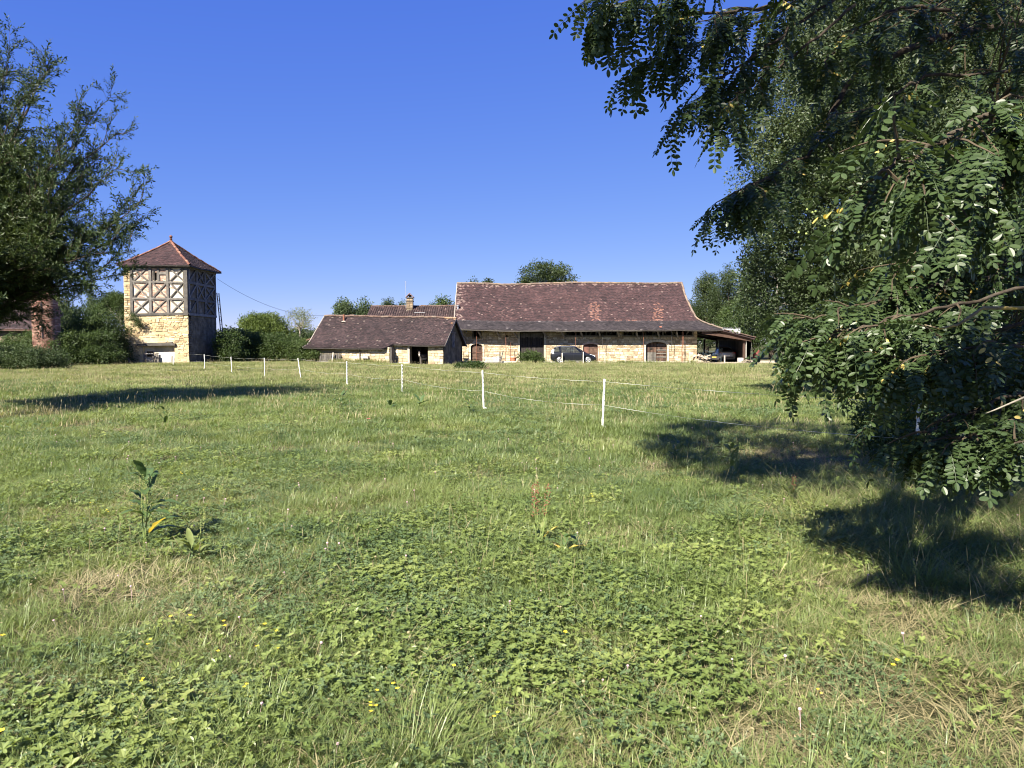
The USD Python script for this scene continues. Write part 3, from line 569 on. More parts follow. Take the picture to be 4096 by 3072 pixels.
# eave struts, rafter ends and the thin props under the eave
for zx, b3 in [(225, 0), (430, 0), (645, 0), (860, 0), (1230, 0), (1460, 0), (1690, 0), (1920, 0), (2160, 0), (440, 1), (690, 1), (935, 1)]:
    a = (2400 if b3 else 1780) + zx * .3165; u = fu(a); m = MB()
    m.bar((u - .05 + rng.uniform(-.1, .1), RE[0] + .12, 3.2), (u + .35 + rng.uniform(-.1, .1), FY - .03, 2.45 + rng.uniform(-.08, .08)), .13, .12, tone=rng.uniform(.6, 1)); m.build(barn, 'eave_strut', 'grey_timber')
rt = MB()
for u in np.arange(F0, 20, .55): rt.bar((u, RE[0] + .14, 2.98), (u, RJ[0], 3.80), .07, .1, tone=rng.random())
rt.build(barn, 'rafter', 'grey_timber', kind='stuff')
for px, y1, mt, lab in [(1905, 1440, 'rust', 0), (2023, 1441, 'rust', 0), (2301, 1396, 'rust', 0), (2410, 1394, 'iron', 0), (2572.5, 1449, 'rust', 0), (2727, 1451, 'rust', 0), (2685, 1404, 'iron', 0), (2731, 1451, 'rust', 0), (2041, 1440, 'rust', 1)]:
    D = 69.2; x = fu(px, D); m = MB(); top = 3.3 if not lab else 1.95
    z1 = max(fz(y1, D), 0); z1 = 0.0 if y1 > 1438 else z1
    m.tube([(x, D, z1), (x + .02, D, (z1 + top) / 2), (x, D, top)], .026, 6); m.build(barn, 'prop_pole', mt)
# inside, gables and the plinth
ins = MB(); ins.box((6.3, 78.8, 1.8), (24.2, .4, 3.9)); ins.box((F0 + .2, 74.4, 1.7), (.4, 8.7, 3.7)); ins.build(barn, 'back_wall', 'lime_mortar')
gp = Polygon([(FY + .1, -.2), (78.9, -.2), (78.9, 3.5), (RR[0], 7.8), (FY + .1, 3.7)]); slab(gp, (F0 + .05, 0, 0), (0, 1, 0), (-1, 0, 0), .4).build(barn, 'gable', 'lime_mortar')
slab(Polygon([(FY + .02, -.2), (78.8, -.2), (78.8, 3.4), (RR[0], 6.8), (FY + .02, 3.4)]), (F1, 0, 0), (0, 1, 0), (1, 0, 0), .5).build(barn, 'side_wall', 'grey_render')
MB().box((8, 74.4, .01), (22, 8.2, .04)).build(barn, 'floor', 'dark_inside')
# carport: pier, beams, back wall
m = MB()
for k in range(7):
    for j in range(2): m.box((23.0 + j * .01, 69.35, .16 + k * .32), (.42, .62, .312), tone=.5)
m.build(barn, 'pier', 'concrete', label='pale block pier at the right end of the carport')
for k, (a, b, w_, h_) in enumerate([((18.4, 69.0, 2.95), (23.2, 69.0, 2.2), .18, .26), ((20.2, 69.1, 3.0), (20.2, 79.6, 3.0), .2, .24), ((22.9, 69.1, 2.3), (22.9, 79.6, 2.3), .2, .22), ((18.4, 72.5, 3.7), (22.9, 72.5, 2.3), .16, .2), ((18.4, 76.0, 3.7), (22.9, 76.0, 2.3), .16, .2), ((18.4, 79.4, 3.2), (22.9, 79.4, 2.3), .18, .24)]):
    m = MB(); m.bar(a, b, w_, h_, tone=.3); m.build(barn, 'beam', 'brown_timber')
for x, y in ((22.6, 69.3), (21.5, 79.5), (22.9, 79.5)): m = MB(); m.bar((x, y, 0), (x, y, 2.4), .18, .18, tone=.2); m.build(barn, 'post', 'brown_timber')
cw = MB()
for k in range(44): cw.box((23.1, 69.75 + k * .225, 1.1), (.03, .212, 2.25), tone=rng.random())
cw.build(barn, 'side_boarding', 'black_timber')
MB().box((20.8, 79.7, .45), (4.6, .3, .9)).build(barn, 'low_back_wall', 'grey_render')
pl = MB(); pl.box((fu(1953), 68.7, .06), (5.4, 1.0, .22)); pl.build(barn, 'plinth', 'concrete')
MB().box(((F0 + F1) / 2 + 3, FY - .16, .05), (17.8, .3, .14)).build(barn, 'kerb', 'concrete')
# flue pipe low on the roof's left corner
fl = fresh(barn, 'flue_pipe'); UsdGeom.Xform.Define(stage, fl); b = P(1832, 1247, 71.55); m = MB(); m.tube([b - [0, 0, .3], b + [0, 0, .62]], .085, 10); m.tube([b + [0, 0, .60], b + [0, 0, .66]], .19, 10); m.build(fl, 'pipe', 'galvanised', smooth=40)
m = MB(); m.tube([b - [0, .1, .35], b - [0, 0.03, .02]], [.27, .12], 8); m.build(fl, 'flashing', 'zinc_sheet')
# pale corrugated sheet roof behind the carport
sh = thing('sheet_metal_shed', 'pale grey sheet-metal shed roof showing just above the carport eave', 'shed')
m = MB(); xs = np.arange(21.6, 26.4, .06)
v = np.concatenate([[(x, 82 + 3 * t, 3.55 + .03 * math.sin(x * 40) - .9 * t * 0 + .25 * (1 - t)) for x in xs] for t in (0, 1)]); n = len(xs)
m.add(v, [[i, i + 1, n + i + 1, n + i] for i in range(n - 1)]); m.build(sh, 'roof_sheet', 'zinc_sheet')
MB().box((24.2, 82.05, 3.2), (4.2, .1, .85)).build(sh, 'front_panel', 'zinc_sheet')
for x in (22.2, 24.2, 26.2): m = MB(); m.bar((x, 82.1, 0), (x, 82.1, 2.9), .12, .12); m.build(sh, 'post', 'iron')
# ------------------------------------------------------------------ the low stable in front of the barn's left end, turned a little
rng = np.random.default_rng(12)
stable = thing('low_stable', 'low stone stable with a sagging brown tile roof and an open black doorway', 'stable')
FC = P(1774, 1449, 62.0); FC[2] = 0
SU = unit((-0.97, 0.24, 0)); SN = np.cross((0, 0, 1), SU); SN = SN if SN[1] < 0 else -SN      # along the front to the left; the front's outward normal
SB = -SN                                                                                       # towards the back
def on_line(px, org=FC):
    """Distance along the front to the point seen at column px."""
    k = (px - CX) / FPX; return float((k * org[1] - org[0]) / (SU[0] - k * SU[1]))
def sz(py, s, org=FC): D = org[1] + s * SU[1]; return float(P(CX, py, D)[2])
J = on_line(1576); REC = FC.copy(); LFT = FC + SN * 0.95                                       # the left half stands forward
sL = on_line(1236, LFT)
GW, PITCH = 5.3, math.radians(40)
sdoor0, sdoor1 = on_line(1712), on_line(1640)
# right part: pier right of the doorway, pier left of it
wr = sbox(-0.0, -.3, J + .35, 1.88).difference(sbox(sdoor0, -.1, sdoor1, 1.76))
slab(wr, FC, SU, SN, .5).build(stable, 'wall', 'lime_mortar')
q = stone_quads(rng, sbox(0.02, .02, J + .3, 1.86).difference(sbox(sdoor0 - .03, -.1, sdoor1 + .2, 1.8)), (.16, .32), (.22, .5), gap=.016, wob=.028)
wl = sbox(J, -.3, sL, 1.42)
slab(wl, LFT, SU, SN, .45).build(stable, 'wall', 'lime_mortar')
cut = on_line(1367, LFT)
q2 = stone_quads(rng, sbox(J + .02, .02, cut, 1.36), (.16, .30), (.2, .46), gap=.018, wob=.03)
lay_stones(rng, stable, q, FC, SU, SN, 'ochre_stone', 110, tone=lambda c, r: r.uniform(.05, .86), out=(.008, .03))
lay_stones(rng, stable, q2, LFT, SU, SN, 'ochre_stone', 190, tone=lambda c, r: r.uniform(.1, .88), out=(.008, .035))
# cheek wall of the step, doorway frame, plank wall at the left end, dark joists
slab(sbox(0, -.3, .95, 1.5), FC + SU * J, SN, -SU, .3).build(stable, 'cheek_wall', 'pale_stone')
m = MB(); a = FC + SU * (J - .12) + SN * .9; m.bar(a, a + [0, 0, 1.5], .14, .14, tone=.3); m.build(stable, 'post', 'grey_timber')
cs = fresh(stable, 'cheek_boarding'); UsdGeom.Xform.Define(stage, cs)
for k in range(4): m = MB(); a = FC + SU * (J - .05) + SN * (.2 + .19 * k); m.bar(a + [0, 0, .05], a + [0, 0, 1.55], .03, .17, up=SN, tone=rng.uniform(.3, .9)); m.build(cs, 'board', 'grey_timber')
m = MB(); a = FC + SU * (sdoor1 + .1) + SN * .03; m.bar(a, a + [0, 0, 1.88], .22, .18, tone=.9); m.build(stable, 'door_post', 'pale_timber')
m = MB(); m.bar(FC + SU * (sdoor0 - .2) + SN * .02 + [0, 0, 1.80], FC + SU * (sdoor1 + .4) + SN * .02 + [0, 0, 1.80], .2, .11, tone=.2); m.build(stable, 'lintel', 'brown_timber')
m = MB(); a = LFT + SU * on_line(1441, LFT) + SN * .06; m.bar(a, a + [0, 0, 1.4], .1, .1, tone=.3); m.build(stable, 'post', 'grey_timber')
slab(sbox(cut, -.3, sL - .1, 1.0), LFT, SU, SN, .2, .03).build(stable, 'end_wall', 'grey_render')
fence_s0, fence_s1 = on_line(1286, LFT), on_line(1366, LFT)
# stone manger on the left wall
mg = MB(); a = LFT + SU * on_line(1467, LFT) + SN * .16; R = np.stack([SU, SN, [0, 0, 1]], 1); mg.box(a + [0, 0, .62], (.52, .36, .20), R); mg.build(stable, 'feed_box', 'concrete'); mg = MB(); mg.box(a + SN * .185 + [0, 0, .50], (.40, .03, .1), R); mg.build(stable, 'feed_slot', 'dark_inside')
# gable wall facing right and its loft door
gp = Polygon([(0, -.3), (GW, -.3), (GW, 1.95), (GW / 2, 1.78 + GW / 2 * math.tan(PITCH)), (0, 1.8)])
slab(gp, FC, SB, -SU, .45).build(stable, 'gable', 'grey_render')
ql = [c for c in stone_quads(rng, gp.buffer(-.1).intersection(sbox(0, .02, GW, 4)), (.2, .36), (.25, .6), gap=.03, wob=.04) if rng.random() < .55]
lay_stones(rng, stable, ql, FC, SB, -SU, 'grey_render', 60, out=(.004, .02), name='gable_stone', stuff='gable_rubble')
ld = fresh(stable, 'loft_door'); UsdGeom.Xform.Define(stage, ld); c = 2.45
for k in range(3): v, f, _ = slab(sbox(c - .42 + k * .29, 1.5, c - .14 + k * .29, 2.75), FC, SB, -SU, .04, .07).arrays(); emit(ld, 'plank', v, f, 'grey_timber', rng.uniform(.3, .9))
m = MB(); m.bar(FC + SB * (c - .55) - SU * .1 + [0, 0, 2.82], FC + SB * (c + .55) - SU * .1 + [0, 0, 2.82], .1, .09, tone=.8); m.build(ld, 'head_rail', 'grey_timber')
m = MB(); m.bar(FC + SB * (c - .35) - SU * .1 + [0, 0, 1.4], FC + SB * (c + .3) - SU * .1 + [0, 0, 2.1], .06, .08, up=-SU, tone=.8); m.build(ld, 'brace', 'grey_timber')
# roof: u along the eave from the right end to the left, v up the slope; the left half hangs lower at the front
EV = 0.42; HALF = GW / 2 + EV
L1 = HALF / math.cos(PITCH); LX = .95 / math.cos(PITCH); zr = 1.95 + GW / 2 * math.tan(PITCH)
ulen = sL + .35
def st_S(u, v):
    u, v = np.broadcast_arrays(np.asarray(u, float), np.asarray(v, float)); w = v * math.cos(PITCH)
    z = zr - (HALF - w) * math.tan(PITCH) + (fbm2(u, v, .22, 14, 2) - .5) * .30 + (fbm2(u, v, .9, 17, 2) - .5) * .08 + .16 * np.clip(-w, 0, 1) + .02 * u
    fl = np.clip((.9 - w), 0, 2) ** 2 * .10
    return FC + np.stack([u * SU[0], u * SU[1], z * 0], -1) + (w - EV)[..., None] * SB + np.stack([0 * u, 0 * u, z + fl], -1)
jog = J - .1
vmin = lambda u: np.where(u < jog, 0.0, -LX * sstep(jog - .05, jog + .55, u))
inside = lambda u, v: (v > vmin(u) - .02) & (u > -.32)
def tone_st(u, v, r):
    n = len(u); t = np.clip(r.beta(2.1, 2.6, n) * .72 + (fbm2(u, v, .4, 31) - .5) * .42, 0, .78)
    t = np.where(r.random(n) < .018, r.uniform(.82, .88, n), t)
    e = sstep(.9, .1, u + .35) * sstep(L1 - 1.3, L1, v); return np.where(r.random(n) < e * .6, r.uniform(.95, 1, n), t)
sr = fresh(stable, 'roof'); UsdGeom.Xform.Define(stage, sr)
tiles(rng, st_S, -.34, ulen, -LX - .02, L1 - .04, .19, .125, inside=inside, tone=tone_st, jit=.012).build(sr, 'tile', 'dark_tile', kind='stuff')
Sd = lambda s, v: st_S(-.32 + s * (ulen + .3), np.maximum(v, vmin(-.32 + s * (ulen + .3)))) - np.array([0, 0, .03])
deck(Sd, np.r_[np.linspace(0, .32, 8), np.linspace(.34, .40, 8), np.linspace(.42, 1, 14)], np.linspace(-LX, L1, 18), .09).build(sr, 'boarding', 'black_timber')
def st_back(s, v): u = -.32 + s * (ulen + .3); p = st_S(u, v); w = v * math.cos(PITCH); return p + ((GW + 2 * EV - 2 * w))[..., None] * SB - np.array([0, 0, .02])
bk = deck(lambda s, v: st_back(*np.broadcast_arrays(np.asarray(s, float), np.asarray(v, float))), np.linspace(0, 1, 20), np.linspace(0, L1, 10), .09); v_, f_, _ = bk.arrays(); emit(sr, 'back_slope', v_, f_[:, ::-1], 'dark_tile', .3)
uu = np.linspace(-.34, ulen, 40); ridge_row(rng, st_S(uu, np.full(40, L1)) + np.array([0, 0, .03]), sr, 'ridge_tile', 'ridge_tile', r=.13, step=.38, tone=lambda t, r: r.uniform(.85, 1) if t < .06 else r.uniform(.1, .75))
vv = np.linspace(-LX, L1, 20); m = MB(); m.tube(st_S(np.full(20, ulen + .02), vv) + [0, 0, .0], .045, 5); m.build(sr, 'verge', 'mortar_pale')
for bb in (0, 1):
    p0 = st_S(-.30, 0.0) if not bb else st_back(np.array(0.0), np.array(0.0)); p1 = st_S(-.30, L1 - .02); m = MB(); m.bar(p0 - [0, 0, .10], p1 - [0, 0, .10], .05, .16, tone=.5); m.build(sr, 'bargeboard', 'grey_timber')
for u in np.arange(.1, ulen, .62): m = MB(); v0 = float(vmin(np.array(u))); m.bar(st_S(u, v0 + .05) - [0, 0, .12], st_S(u, v0 + 1.0) - [0, 0, .12], .08, .09, tone=rng.random()); m.build(stable, 'rafter', 'grey_timber')
# inside
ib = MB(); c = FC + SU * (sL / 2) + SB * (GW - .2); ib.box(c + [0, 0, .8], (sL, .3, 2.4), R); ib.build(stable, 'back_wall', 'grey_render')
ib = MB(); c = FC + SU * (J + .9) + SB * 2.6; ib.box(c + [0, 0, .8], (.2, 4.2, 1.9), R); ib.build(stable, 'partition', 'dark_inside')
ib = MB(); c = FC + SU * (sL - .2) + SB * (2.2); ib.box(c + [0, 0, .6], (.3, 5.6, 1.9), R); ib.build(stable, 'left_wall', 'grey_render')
ib = MB(); c = FC + SU * (J / 2) + SB * 2.6; ib.box(c + [0, 0, .015], (J, 4.6, .05), R); ib.build(stable, 'floor', 'dark_inside')
fp = fresh(stable, 'flue_pipe'); UsdGeom.Xform.Define(stage, fp); s0 = on_line(1349) ; b = st_S(s0 + .35, L1 - .75); m = MB(); m.tube([b - [0, 0, .2], b + [0, 0, .62]], .095, 10); m.build(fp, 'pipe', 'rust', smooth=40); m = MB(); m.tube([b - [0, .05, .16], b - [0, 0, .0]], [.3, .13], 8); m.build(fp, 'flashing', 'mortar_pale')
# paling screen leaning on the stable's left end
pf = thing('paling_screen', 'weathered grey paling screen propped under the stable eave at its left end', 'fence')
n = 24
for k in range(n):
    s = fence_s0 + (fence_s1 - fence_s0) * k / (n - 1); a = LFT + SU * s + SN * (.35 + .02 * math.sin(k)); m = MB(); t = a + [0, 0, .95 + rng.uniform(-.06, .06)] - SN * .12 + SU * rng.uniform(-.04, .04)
    m.bar(a, t, .055, .03, up=SN, tone=rng.uniform(.2, .7)); m.build(pf, 'pale', 'grey_timber')
for z in (.25, .8): m = MB(); m.bar(LFT + SU * fence_s0 + SN * (.33 - z * .12) + [0, 0, z], LFT + SU * fence_s1 + SN * (.33 - z * .12) + [0, 0, z], .04, .07, tone=.4); m.build(pf, 'rail', 'grey_timber')
m = MB(); s = on_line(1341, LFT); a = LFT + SU * s + SN * .65; m.bar(a, a + [.12, .1, 1.05], .10, .03, up=SN, tone=.9); m.build(pf, 'leaning_board', 'pale_timber')

# ------------------------------------------------------------------ the house between stable and barn: curved clay tiles, chimney, aerial
rng = np.random.default_rng(13)
house = thing('farmhouse', 'low farmhouse with dark curved-tile roof tucked behind the stable roof', 'house')
HX0, HX1 = fu(1490, 75.0), RL + .05; HRZ = float(P(CX, 1227, 75.0)[2]); HP = math.radians(27); HYF = 70.6; HD = 75.0 - HYF
def ho_S(u, v): u, v = np.broadcast_arrays(np.asarray(u, float), np.asarray(v, float)); w = v * math.cos(HP); return np.stack([u, HYF + w, HRZ - (HD - w) * math.tan(HP) + (fbm2(u, v, .3, 41, 2) - .5) * .16], -1)
HL = HD / math.cos(HP); hr = fresh(house, 'roof'); UsdGeom.Xform.Define(stage, hr)
deck(ho_S, np.linspace(HX0, HX1, 12), np.linspace(0, HL, 6), .12).build(hr, 'boarding', 'dark_tile')
bk = deck(lambda u, v: ho_S(u, v) * [1, -1, 1] + [0, 150.0, 0], np.linspace(HX0, HX1, 12), np.linspace(0, HL, 6), .12); v_, f_, _ = bk.arrays(); emit(hr, 'back_slope', v_, f_[:, ::-1], 'dark_tile', .3)
cu = np.arange(HX0 + .08, HX1, .235); cv = np.arange(0, HL - .1, .36); cuv = np.array([(a, b) for a in cu for b in cv]); m = MB(); ang = np.linspace(-.1, PI + .1, 6)
for a, b in cuv:
    a += rng.normal(0, .012); r0, r1 = .098, .078; w = []
    for (vv_, rr, zz) in ((b, r0, .045), (min(b + .44, HL), r1, .012)): p = ho_S(a, vv_); w += [p + [rr * math.cos(x), 0, zz + rr * .85 * math.sin(x)] for x in ang]
    w += [ho_S(a, b) + [r0 * math.cos(x) * .8, 0, .02 + r0 * .6 * math.sin(x)] for x in ang]
    m.add(w, [[k, k + 1, 6 + k + 1, 6 + k] for k in range(5)] + [[12 + k, 12 + k + 1, k + 1, k] for k in range(5)], np.clip(rng.normal(.42, .2), 0, 1))
m.build(hr, 'curved_tile', 'canal_tile', kind='stuff')
uu = np.linspace(HX0, HX1, 20); ridge_row(rng, ho_S(uu, np.full(20, HL)) + [0, 0, .06], hr, 'ridge_tile', 'ridge_tile', r=.13, step=.42, tone=lambda t, r: r.uniform(0, .35))
ridge_row(rng, ho_S(np.full(12, HX0), np.linspace(0, HL, 12)) + [0, 0, .06], hr, 'verge_tile', 'canal_tile', r=.10, step=.38)
v, f, _ = slab(sbox(HX0 + .25, -.2, HX1, ho_S(0, 0)[2] + .2), (0, HYF + .5, 0), X3, NF, .4).arrays(); emit(house, 'wall', v, f, 'lime_mortar', .5)
slab(Polygon([(HYF + .5, -.2), (79.2, -.2), (79.2, 3.6), (75, HRZ - .15), (HYF + .5, 3.75)]), (HX0 + .25, 0, 0), (0, 1, 0), (-1, 0, 0), .4).build(house, 'gable', 'lime_mortar')
ch = fresh(house, 'chimney'); UsdGeom.Xform.Define(stage, ch); b = P(1640, 1236, 74.4); cxh, cyh = b[0], b[1]; zc = b[2]; zt = float(P(CX, 1192, 74.4)[2])
m = MB(); m.box((cxh, cyh, (zc + zt) / 2 - .3), (.60, .56, zt - zc + .6)); m.build(ch, 'core', 'grey_render')
sm = MB()
for k in range(int((zt - zc) / .17)):
    z = zc + .03 + k * .17
    for dx, dy, sx, sy in ((-.16, -.29, .30, .06), (.16, -.29, .30, .06), (.31, -.14, .06, .26), (.31, .14, .06, .26), (-.31, 0, .06, .5)): sm.box((cxh + dx + rng.uniform(-.01, .01), cyh + dy, z + .08), (sx, sy, .15), tone=rng.choice([.0, .97, 1.0, 1.0]), jit=.006, rng=rng)
sm.build(ch, 'stone', 'ochre_stone', kind='stuff')
for z, w_ in ((zt - .34, .76), (zt + .02, .82)): m = MB(); m.box((cxh, cyh, z), (w_, w_ - .06, .07)); m.build(ch, 'ledge', 'grey_timber')
m = MB(); A, B, C, Dd = [(cxh + x, cyh + y, zt + .07) for x, y in ((-.36, -.32), (.36, -.32), (.36, .32), (-.36, .32))]
for s in (-1, 1): m.bar((cxh + s * .40, cyh, zt + .06), (cxh, cyh, zt + .47), .66, .05, up=(0, 0, 1), tone=.9)
m.build(ch, 'cap', 'red_ridge')
m = MB(); m.box((cxh, cyh + .2, zt + .2), (.3, .04, .25)); m.build(ch, 'cap_back', 'mortar_pale')
ae = thing('television_aerial', 'thin rod aerial on a mast beside the farmhouse chimney', 'aerial'); b = P(1624, 1232, 74.2); t = P(1622, 1124, 74.2); m = MB(); m.tube([b, t], .018, 5); m.build(ae, 'mast', 'galvanised')
for k in range(7): z = t[2] - .08 - k * .10; m = MB(); m.bar((t[0] - .18 + .015 * k, t[1] - .05, z), (t[0] + .16 - .01 * k, t[1] + .1, z + .03), .012, .012); m.build(ae, 'element', 'galvanised')
m = MB(); m.bar(ho_S(fu(1660, 73.5), HL * .62) + [0, -.05, .13], ho_S(fu(1703, 73.5), HL * .62) + [0, -.05, .13], .03, .05); m.build(house, 'snow_rail', 'galvanised')
ot = thing('orange_tile_stack', 'small stack of orange roof tiles beyond the stable\'s left verge', 'tiles'); a = P(1240, 1358, 70)
for k in range(5): m = MB(); m.box(a + [0.03 * k - .05, 0, .07 * k - .2], (.75, .5, .05), rotz(.15 * k) @ np.array([[math.cos(.35), 0, -math.sin(.35)], [0, 1, 0], [math.sin(.35), 0, math.cos(.35)]]), tone=.9); m.build(ot, 'tile', 'red_ridge')
MB().box(a + [.1, 0.05, -1.2], (.7, .6, 1.75)).build(ot, 'base_block', 'lime_mortar')
# ------------------------------------------------------------------ the timber-framed tower
rng = np.random.default_rng(21)
tower = thing('timber_framed_tower', 'square stone and half-timbered dovecote tower with a pyramid tile roof and ball finial', 'tower')
TD = 58.0
def tu(px): return (px - CX) / FPX * TD
def tz(py): return float(P(CX, py, TD)[2])
TX0, TX1, TZ0, TZ1, TDEP = tu(503), tu(757), tz(1257), tz(1062), 5.5
BASE = -.2; YF = TD
core = sbox(TX0, BASE, TX1, TZ0)
# front, lower storey: recessed trough opening under a timber lintel
tw0, tw1 = tu(573), tu(700); toz0, toz1 = .05, tz(1383)
lower = core.difference(sbox(tw0, toz0, tw1, toz1))
slab(lower, (0, YF, 0), X3, NF, .5).build(tower, 'wall', 'tower_render')
win = sbox(tu(609) + .12, tz(1128) + .11, tu(640), TZ1 - .52)
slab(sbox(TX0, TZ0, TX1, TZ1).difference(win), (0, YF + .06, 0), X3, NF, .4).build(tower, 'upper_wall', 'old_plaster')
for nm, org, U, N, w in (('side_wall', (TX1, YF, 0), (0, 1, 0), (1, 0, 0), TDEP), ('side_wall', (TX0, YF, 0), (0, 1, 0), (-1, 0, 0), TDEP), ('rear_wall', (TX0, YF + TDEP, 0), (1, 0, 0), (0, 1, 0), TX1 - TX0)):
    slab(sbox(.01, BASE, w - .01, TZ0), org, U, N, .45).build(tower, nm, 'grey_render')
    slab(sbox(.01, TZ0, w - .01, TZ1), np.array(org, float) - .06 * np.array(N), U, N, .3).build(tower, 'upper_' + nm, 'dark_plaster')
arch_c, arch_z = (tw0 + tw1) / 2, tz(1345)
q = stone_quads(rng, sbox(TX0 + .01, 0, TX1 - .01, TZ0 - .08).difference(sbox(tw0 - .25, -.2, tw1 + .25, toz1 + .26)), (.10, .26), (.16, .46), gap=.020, wob=.028)
# the render still clings in places
q = [c for c in q if fbm2(c[:, 0].mean(), c[:, 1].mean(), .55, 77) + .25 * (c[:, 0].mean() > TX1 - 1.2) + .12 * (c[:, 1].mean() < 2.6) > .49 or rng.random() < .2]
lay_stones(rng, tower, q, (0, YF, 0), X3, NF, 'tower_stone', 300, tone=lambda c, r: r.uniform(0, .86) + (.12 if r.random() < .08 else 0), out=(.006, .06))
qc = stone_quads(rng, sbox(TX0 + .01, TZ0 + .02, tu(530), TZ1 - .25), (.16, .30), (.2, .42), gap=.02, wob=.02)
lay_stones(rng, tower, qc, (0, YF, 0), X3, NF, 'tower_stone', 40, tone=lambda c, r: r.uniform(.1, .8), out=(.02, .06), name='pier_stone', stuff='pier_rubble')
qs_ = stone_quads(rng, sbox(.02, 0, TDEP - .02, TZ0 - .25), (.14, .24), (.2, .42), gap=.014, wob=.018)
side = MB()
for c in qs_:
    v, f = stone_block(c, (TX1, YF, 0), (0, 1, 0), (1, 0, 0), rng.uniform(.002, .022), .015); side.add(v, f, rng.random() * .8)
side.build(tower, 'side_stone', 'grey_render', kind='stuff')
# relieving arch of stones over the trough
for k in range(15):
    a = math.radians(28 + 124 * k / 14); R0, rr = 2.0, .28; c0 = np.array([arch_c, arch_z - .85])
    p = lambda rad, an: c0 + rad * np.array([math.cos(an) * .95, math.sin(an)])
    h = math.radians(4.1); qd = np.array([p(R0, a - h), p(R0 + rr, a - h), p(R0 + rr, a + h), p(R0, a + h)]) + rng.uniform(-.015, .015, (4, 2))
    v, f = stone_block(qd, (0, YF, 0), X3, NF, .065, .02); emit(tower, 'arch_stone', v, f, 'tower_stone', rng.uniform(.1, .5))
# trough: plaster back, dark hatch, boards, lintel
slab(sbox(tw0 - .1, -.2, tw1 + .1, toz1 + .1), (0, YF + .32, 0), X3, NF, .1).build(tower, 'recess_back', 'old_plaster')
slab(sbox(tw0 + (tw1 - tw0) * .42, .25, tw1 - .05, .95), (0, YF + .30, 0), X3, NF, .03).build(tower, 'recess_lower_wall', 'concrete')
MB().box((tu(595), YF + .30, tz(1416)), (.5, .06, .44)).build(tower, 'hatch', 'dark_inside', label='small black hatch in the trough recess')
m = MB(); m.bar((tw0 - .35, YF - .03, toz1 + .07), (tw1 + .12, YF - .03, toz1 + .11), .34, .17, tone=.3, jit=.03, rng=rng); m.build(tower, 'lintel', 'grey_timber')
m = MB(); m.bar((tw0 + .1, YF - .05, toz1 + .2), (tw1 - .1, YF - .05, toz1 + .23), .3, .07, tone=.8, jit=.02, rng=rng); m.build(tower, 'lintel_board', 'grey_timber')
for a, b, w_ in [((tu(574), .0), (tu(574.5), 1.0), .12), ((tu(581), .0), (tu(581), .95), .10), ((tu(611), .1), (tu(612), .92), .13), ((tu(622), 0), (tu(627), 1.08), .16), ((tu(630), .0), (tu(632), .85), .14), ((tu(689), .0), (tu(687), .8), .07)]:
    m = MB(); m.bar((a[0], YF - .06, a[1]), (b[0], YF + .1, b[1]), w_, .04, up=NF, tone=rng.uniform(.5, 1)); m.build(tower, 'leaning_board', 'grey_timber')
m = MB(); m.bar((tu(580), YF + .05, .52), (tu(612), YF + .05, .52), .05, .5 * .3, tone=.9); m.bar((tu(580), YF + .05, 1.0), (tu(612), YF + .05, 1.0), .05, .1, tone=.9); m.build(tower, 'hatch_frame', 'pale_timber')
# frame of the front: three bays, three storeys of crosses
fx = [tu(a) for a in (535, 609, 679, 750)]; fzs = [TZ0 + .02, tz(1194), tz(1128), TZ1 - .12]
def beam(a, b, w, t=None, N=NF, proud=.05, name='beam', y=None):
    m = MB(); N = np.array(N, float); o = (np.array([0, YF, 0]) if N[1] else np.array([TX1, YF, 0])) + N * (proud - .06)
    q = lambda p: o + (np.array([p[0], 0, p[1]]) if N[1] else np.array([0, p[0], p[1]]))
    m.bar(q(a), q(b), w, .12, up=N, tone=rng.uniform(.25, .9) if t is None else t, jit=.012, rng=rng); return m.build(tower, name, 'grey_timber')
for x in fx[:]: beam((x, fzs[0] - .03), (x + rng.uniform(-.05, .05), fzs[3]), .21 if x != fx[3] else .3, proud=.062, name='post')
for k, z in enumerate(fzs):
    if k == 3: beam((TX0, z + .02), (TX1, z + .02), .2, t=.2, proud=.07, name='top_plate')
    elif k == 0: beam((TX0 + .6, z - .05), (TX1 + .03, z + .02), .18, t=.2, proud=.09, name='sill_beam')
    else: beam((fx[0], z + .03), (fx[3], z - .04), .15, proud=.056, name='rail')
BR = MB(); brick_n = 0
